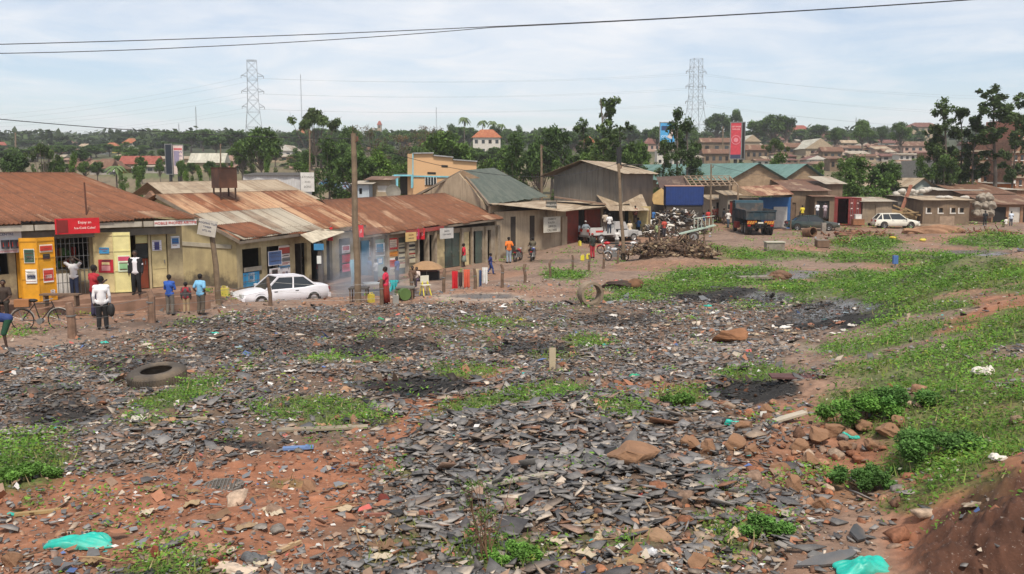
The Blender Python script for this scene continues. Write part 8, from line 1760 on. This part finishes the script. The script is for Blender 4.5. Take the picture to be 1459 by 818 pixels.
def lowbush(lab,px,base,wpx,hpx,seed,n=1800,col=(.13,.27,.05),ls=.028):
    g_=G(px,base); w_=wpx/1300*g_.y; h=hpx/1300*g_.y; t=thing('weed_bush',lab,'bush',g_+V3((0,w_*.2,0)),0,'leafy weed bushes of the bank'); q=random.Random(seed); cl=[]
    for k in range(14): a=q.random()*6.28; r=q.random()**.5; cl.append((math.cos(a)*r*w_/2,math.sin(a)*r*w_*.3,h*(.35+.4*(1-r))*q.uniform(.7,1.1),min(w_,h*2)*.16))
    V,c=leaves(cl,n,ls,col,seed); N=len(V); mesh_np('foliage',V,np.arange(N),np.arange(0,N,4),FOL,c,t); m=MB()
    for c_ in cl: m.tube([(c_[0]*.4,c_[1]*.4,-.02),(c_[0]*.8,c_[1]*.8,c_[2]*.6),(c_[0],c_[1],c_[2])],[.006,.005,.003],4)
    m.build('stem',M('shrub_stem',(0,0,0)),t)
lowbush('bright green leafy clump on bank above the brown stones',1245,606,140,50,1,9000,ls=.022); lowbush('darker leafy clump on the bank left of white plastic',1295,588,90,46,2,5000,(.10,.22,.05),.022); lowbush('leafy weed tuft at the bottom by the slate edge',730,806,80,34,3,3200,ls=.016); lowbush('leafy weed tuft low on bank near beige sacking',1090,768,90,34,4,3600,(.11,.24,.05),.016)
lowbush('tall weeds on the bank under the white plastic scrap',1340,660,150,54,5,9000,(.10,.21,.05),.02); lowbush('dark weeds above the bare soil corner',1250,700,120,36,6,6000,(.09,.19,.045),.018); lowbush('leafy weed tuft at the far left beside rubble',30,690,90,30,7,5000,(.13,.26,.05),.02); lowbush('round leafy mound beside centre right grass',968,582,50,26,8,2600,(.12,.23,.05),.022)
# smoke over the grill
sm=bpy.data.materials.new('smoke'); sm.use_nodes=True; sn=sm.node_tree; sn.nodes.clear(); so_=sn.nodes.new('ShaderNodeOutputMaterial'); sv=sn.nodes.new('ShaderNodeVolumePrincipled'); sv.inputs['Color'].default_value=(.75,.8,.9,1)
tcn=sn.nodes.new('ShaderNodeTexCoord'); gn=sn.nodes.new('ShaderNodeTexGradient'); gn.gradient_type='SPHERICAL'; mp=sn.nodes.new('ShaderNodeMapping'); sn.links.new(tcn.outputs['Object'],mp.inputs[0]); mp.inputs['Scale'].default_value=(.42,.6,.36); mp.inputs['Location'].default_value=(0,0,0)
sn.links.new(mp.outputs[0],gn.inputs[0]); ns=sn.nodes.new('ShaderNodeTexNoise'); ns.inputs['Scale'].default_value=.9; ns.inputs['Detail'].default_value=3; sn.links.new(tcn.outputs['Object'],ns.inputs['Vector'])
m1=sn.nodes.new('ShaderNodeMapRange'); m1.inputs[1].default_value=.40; m1.inputs[2].default_value=.75; m1.inputs[4].default_value=2.4; sn.links.new(ns.outputs[0],m1.inputs[0]); m2=sn.nodes.new('ShaderNodeMath'); m2.operation='MULTIPLY'; sn.links.new(m1.outputs[0],m2.inputs[0]); sn.links.new(gn.outputs[1],m2.inputs[1]); sn.links.new(m2.outputs[0],sv.inputs['Density']); sn.links.new(sv.outputs[0],so_.inputs['Volume'])
m=MB(); vs,fs=ico(2); m.add([V3((v[0]*2.3,v[1]*1.6,v[2]*2.7)) for v in vs],fs); o=m.build('smoke',sm); pp=W(517,398,43.5); o.location=pp; tag(o,'thin bluish smoke drifting from the grill by the tall pole','smoke',kind='stuff')

# bent scraps of cardboard, rags and sticks lying in the rubble
def scrap_sheet(px,base,sz,colr,seed):
    g_=G(px,base); q=random.Random(seed); K=7; n=6; m=MB(); vs=[]
    out=[q.uniform(.7,1.1) for _ in range(24)]; f1,f2,ph=q.uniform(1,3),q.uniform(1,3),q.random()*6
    for j in range(K):
        for i in range(n):
            x=i/(n-1)-.5; y=j/(K-1)-.5; e=out[(i*3+j)%24]; vs.append((x*sz*e,y*sz*.7*e,.02+abs(sz*.16*math.sin(f1*x*3+ph)*math.cos(f2*y*3))+sz*.03*q.random()))
    m.add(vs,[(j*n+i,j*n+i+1,(j+1)*n+i+1,(j+1)*n+i) for j in range(K-1) for i in range(n-1)])
    o=m.build('scrap_sheet',C(colr,.85,var=.3,dirt=(.16,.1,.06),dirta=.3,bump=.4)); md=o.modifiers.new('t','SOLIDIFY'); md.thickness=.006; o.location=g_; o.rotation_euler=(q.uniform(-.15,.15),q.uniform(-.15,.15),q.random()*6.28); return o
q=random.Random(77)
for k in range(70):
    if k<34: px,pb=q.uniform(820,1080),q.uniform(690,812)
    elif k<52: px,pb=q.uniform(60,560),q.uniform(690,812)
    else: px,pb=q.uniform(560,900),q.uniform(600,800)
    tag(scrap_sheet(px,pb,q.uniform(.10,.24),q.choice(['#a8916f','#8f7757','#b8a68a','#7a5f48','#9b8468','#c2b49c']),k),'torn tan scrap of cardboard or sacking lying in the foreground rubble','scrap','torn tan scraps in the foreground rubble')
for k in range(60):
    px,pb=q.uniform(0,700),q.uniform(452,610)
    tag(scrap_sheet(px,pb,q.uniform(.10,.30),q.choice(['#c9c3b6','#a8937a','#8c7a66','#d4cec6','#6a5a4c','#b08a6a','#8aa0a8']),k+200),'pale dirty scrap of paper or rag in the left middle rubble','scrap','pale scraps in the left middle rubble')
for k in range(50):
    px,pb=q.uniform(860,1240),q.uniform(436,480)
    tag(scrap_sheet(px,pb,q.uniform(.15,.34),q.choice(['#d9d4cc','#b8a68c','#9a6a54','#c9c4bc','#7f8f98']),k+400),'pale scrap in the litter line between grass and black ash','scrap','pale scraps in the litter line right of centre')
for k in range(60):
    px,pb=q.uniform(0,1150),q.uniform(560,812); g_=G(px,pb); m=MB(); L_=q.uniform(.12,.45); a=q.uniform(0,3.14); d=V3((math.cos(a),math.sin(a),q.uniform(-.05,.18)))*L_/2
    m.tube([-d,V3((q.uniform(-.02,.02),q.uniform(-.02,.02),.012)),d],[.006,.008,.004],5); o=m.build('stick',C(q.choice(['#8a6f52','#6b513c','#a48a68','#574436']),.9)); o.location=g_+V3((0,0,.03+abs(d.z))); tag(o,'thin broken stick lying among slates and soil','stick','broken sticks among the slates')
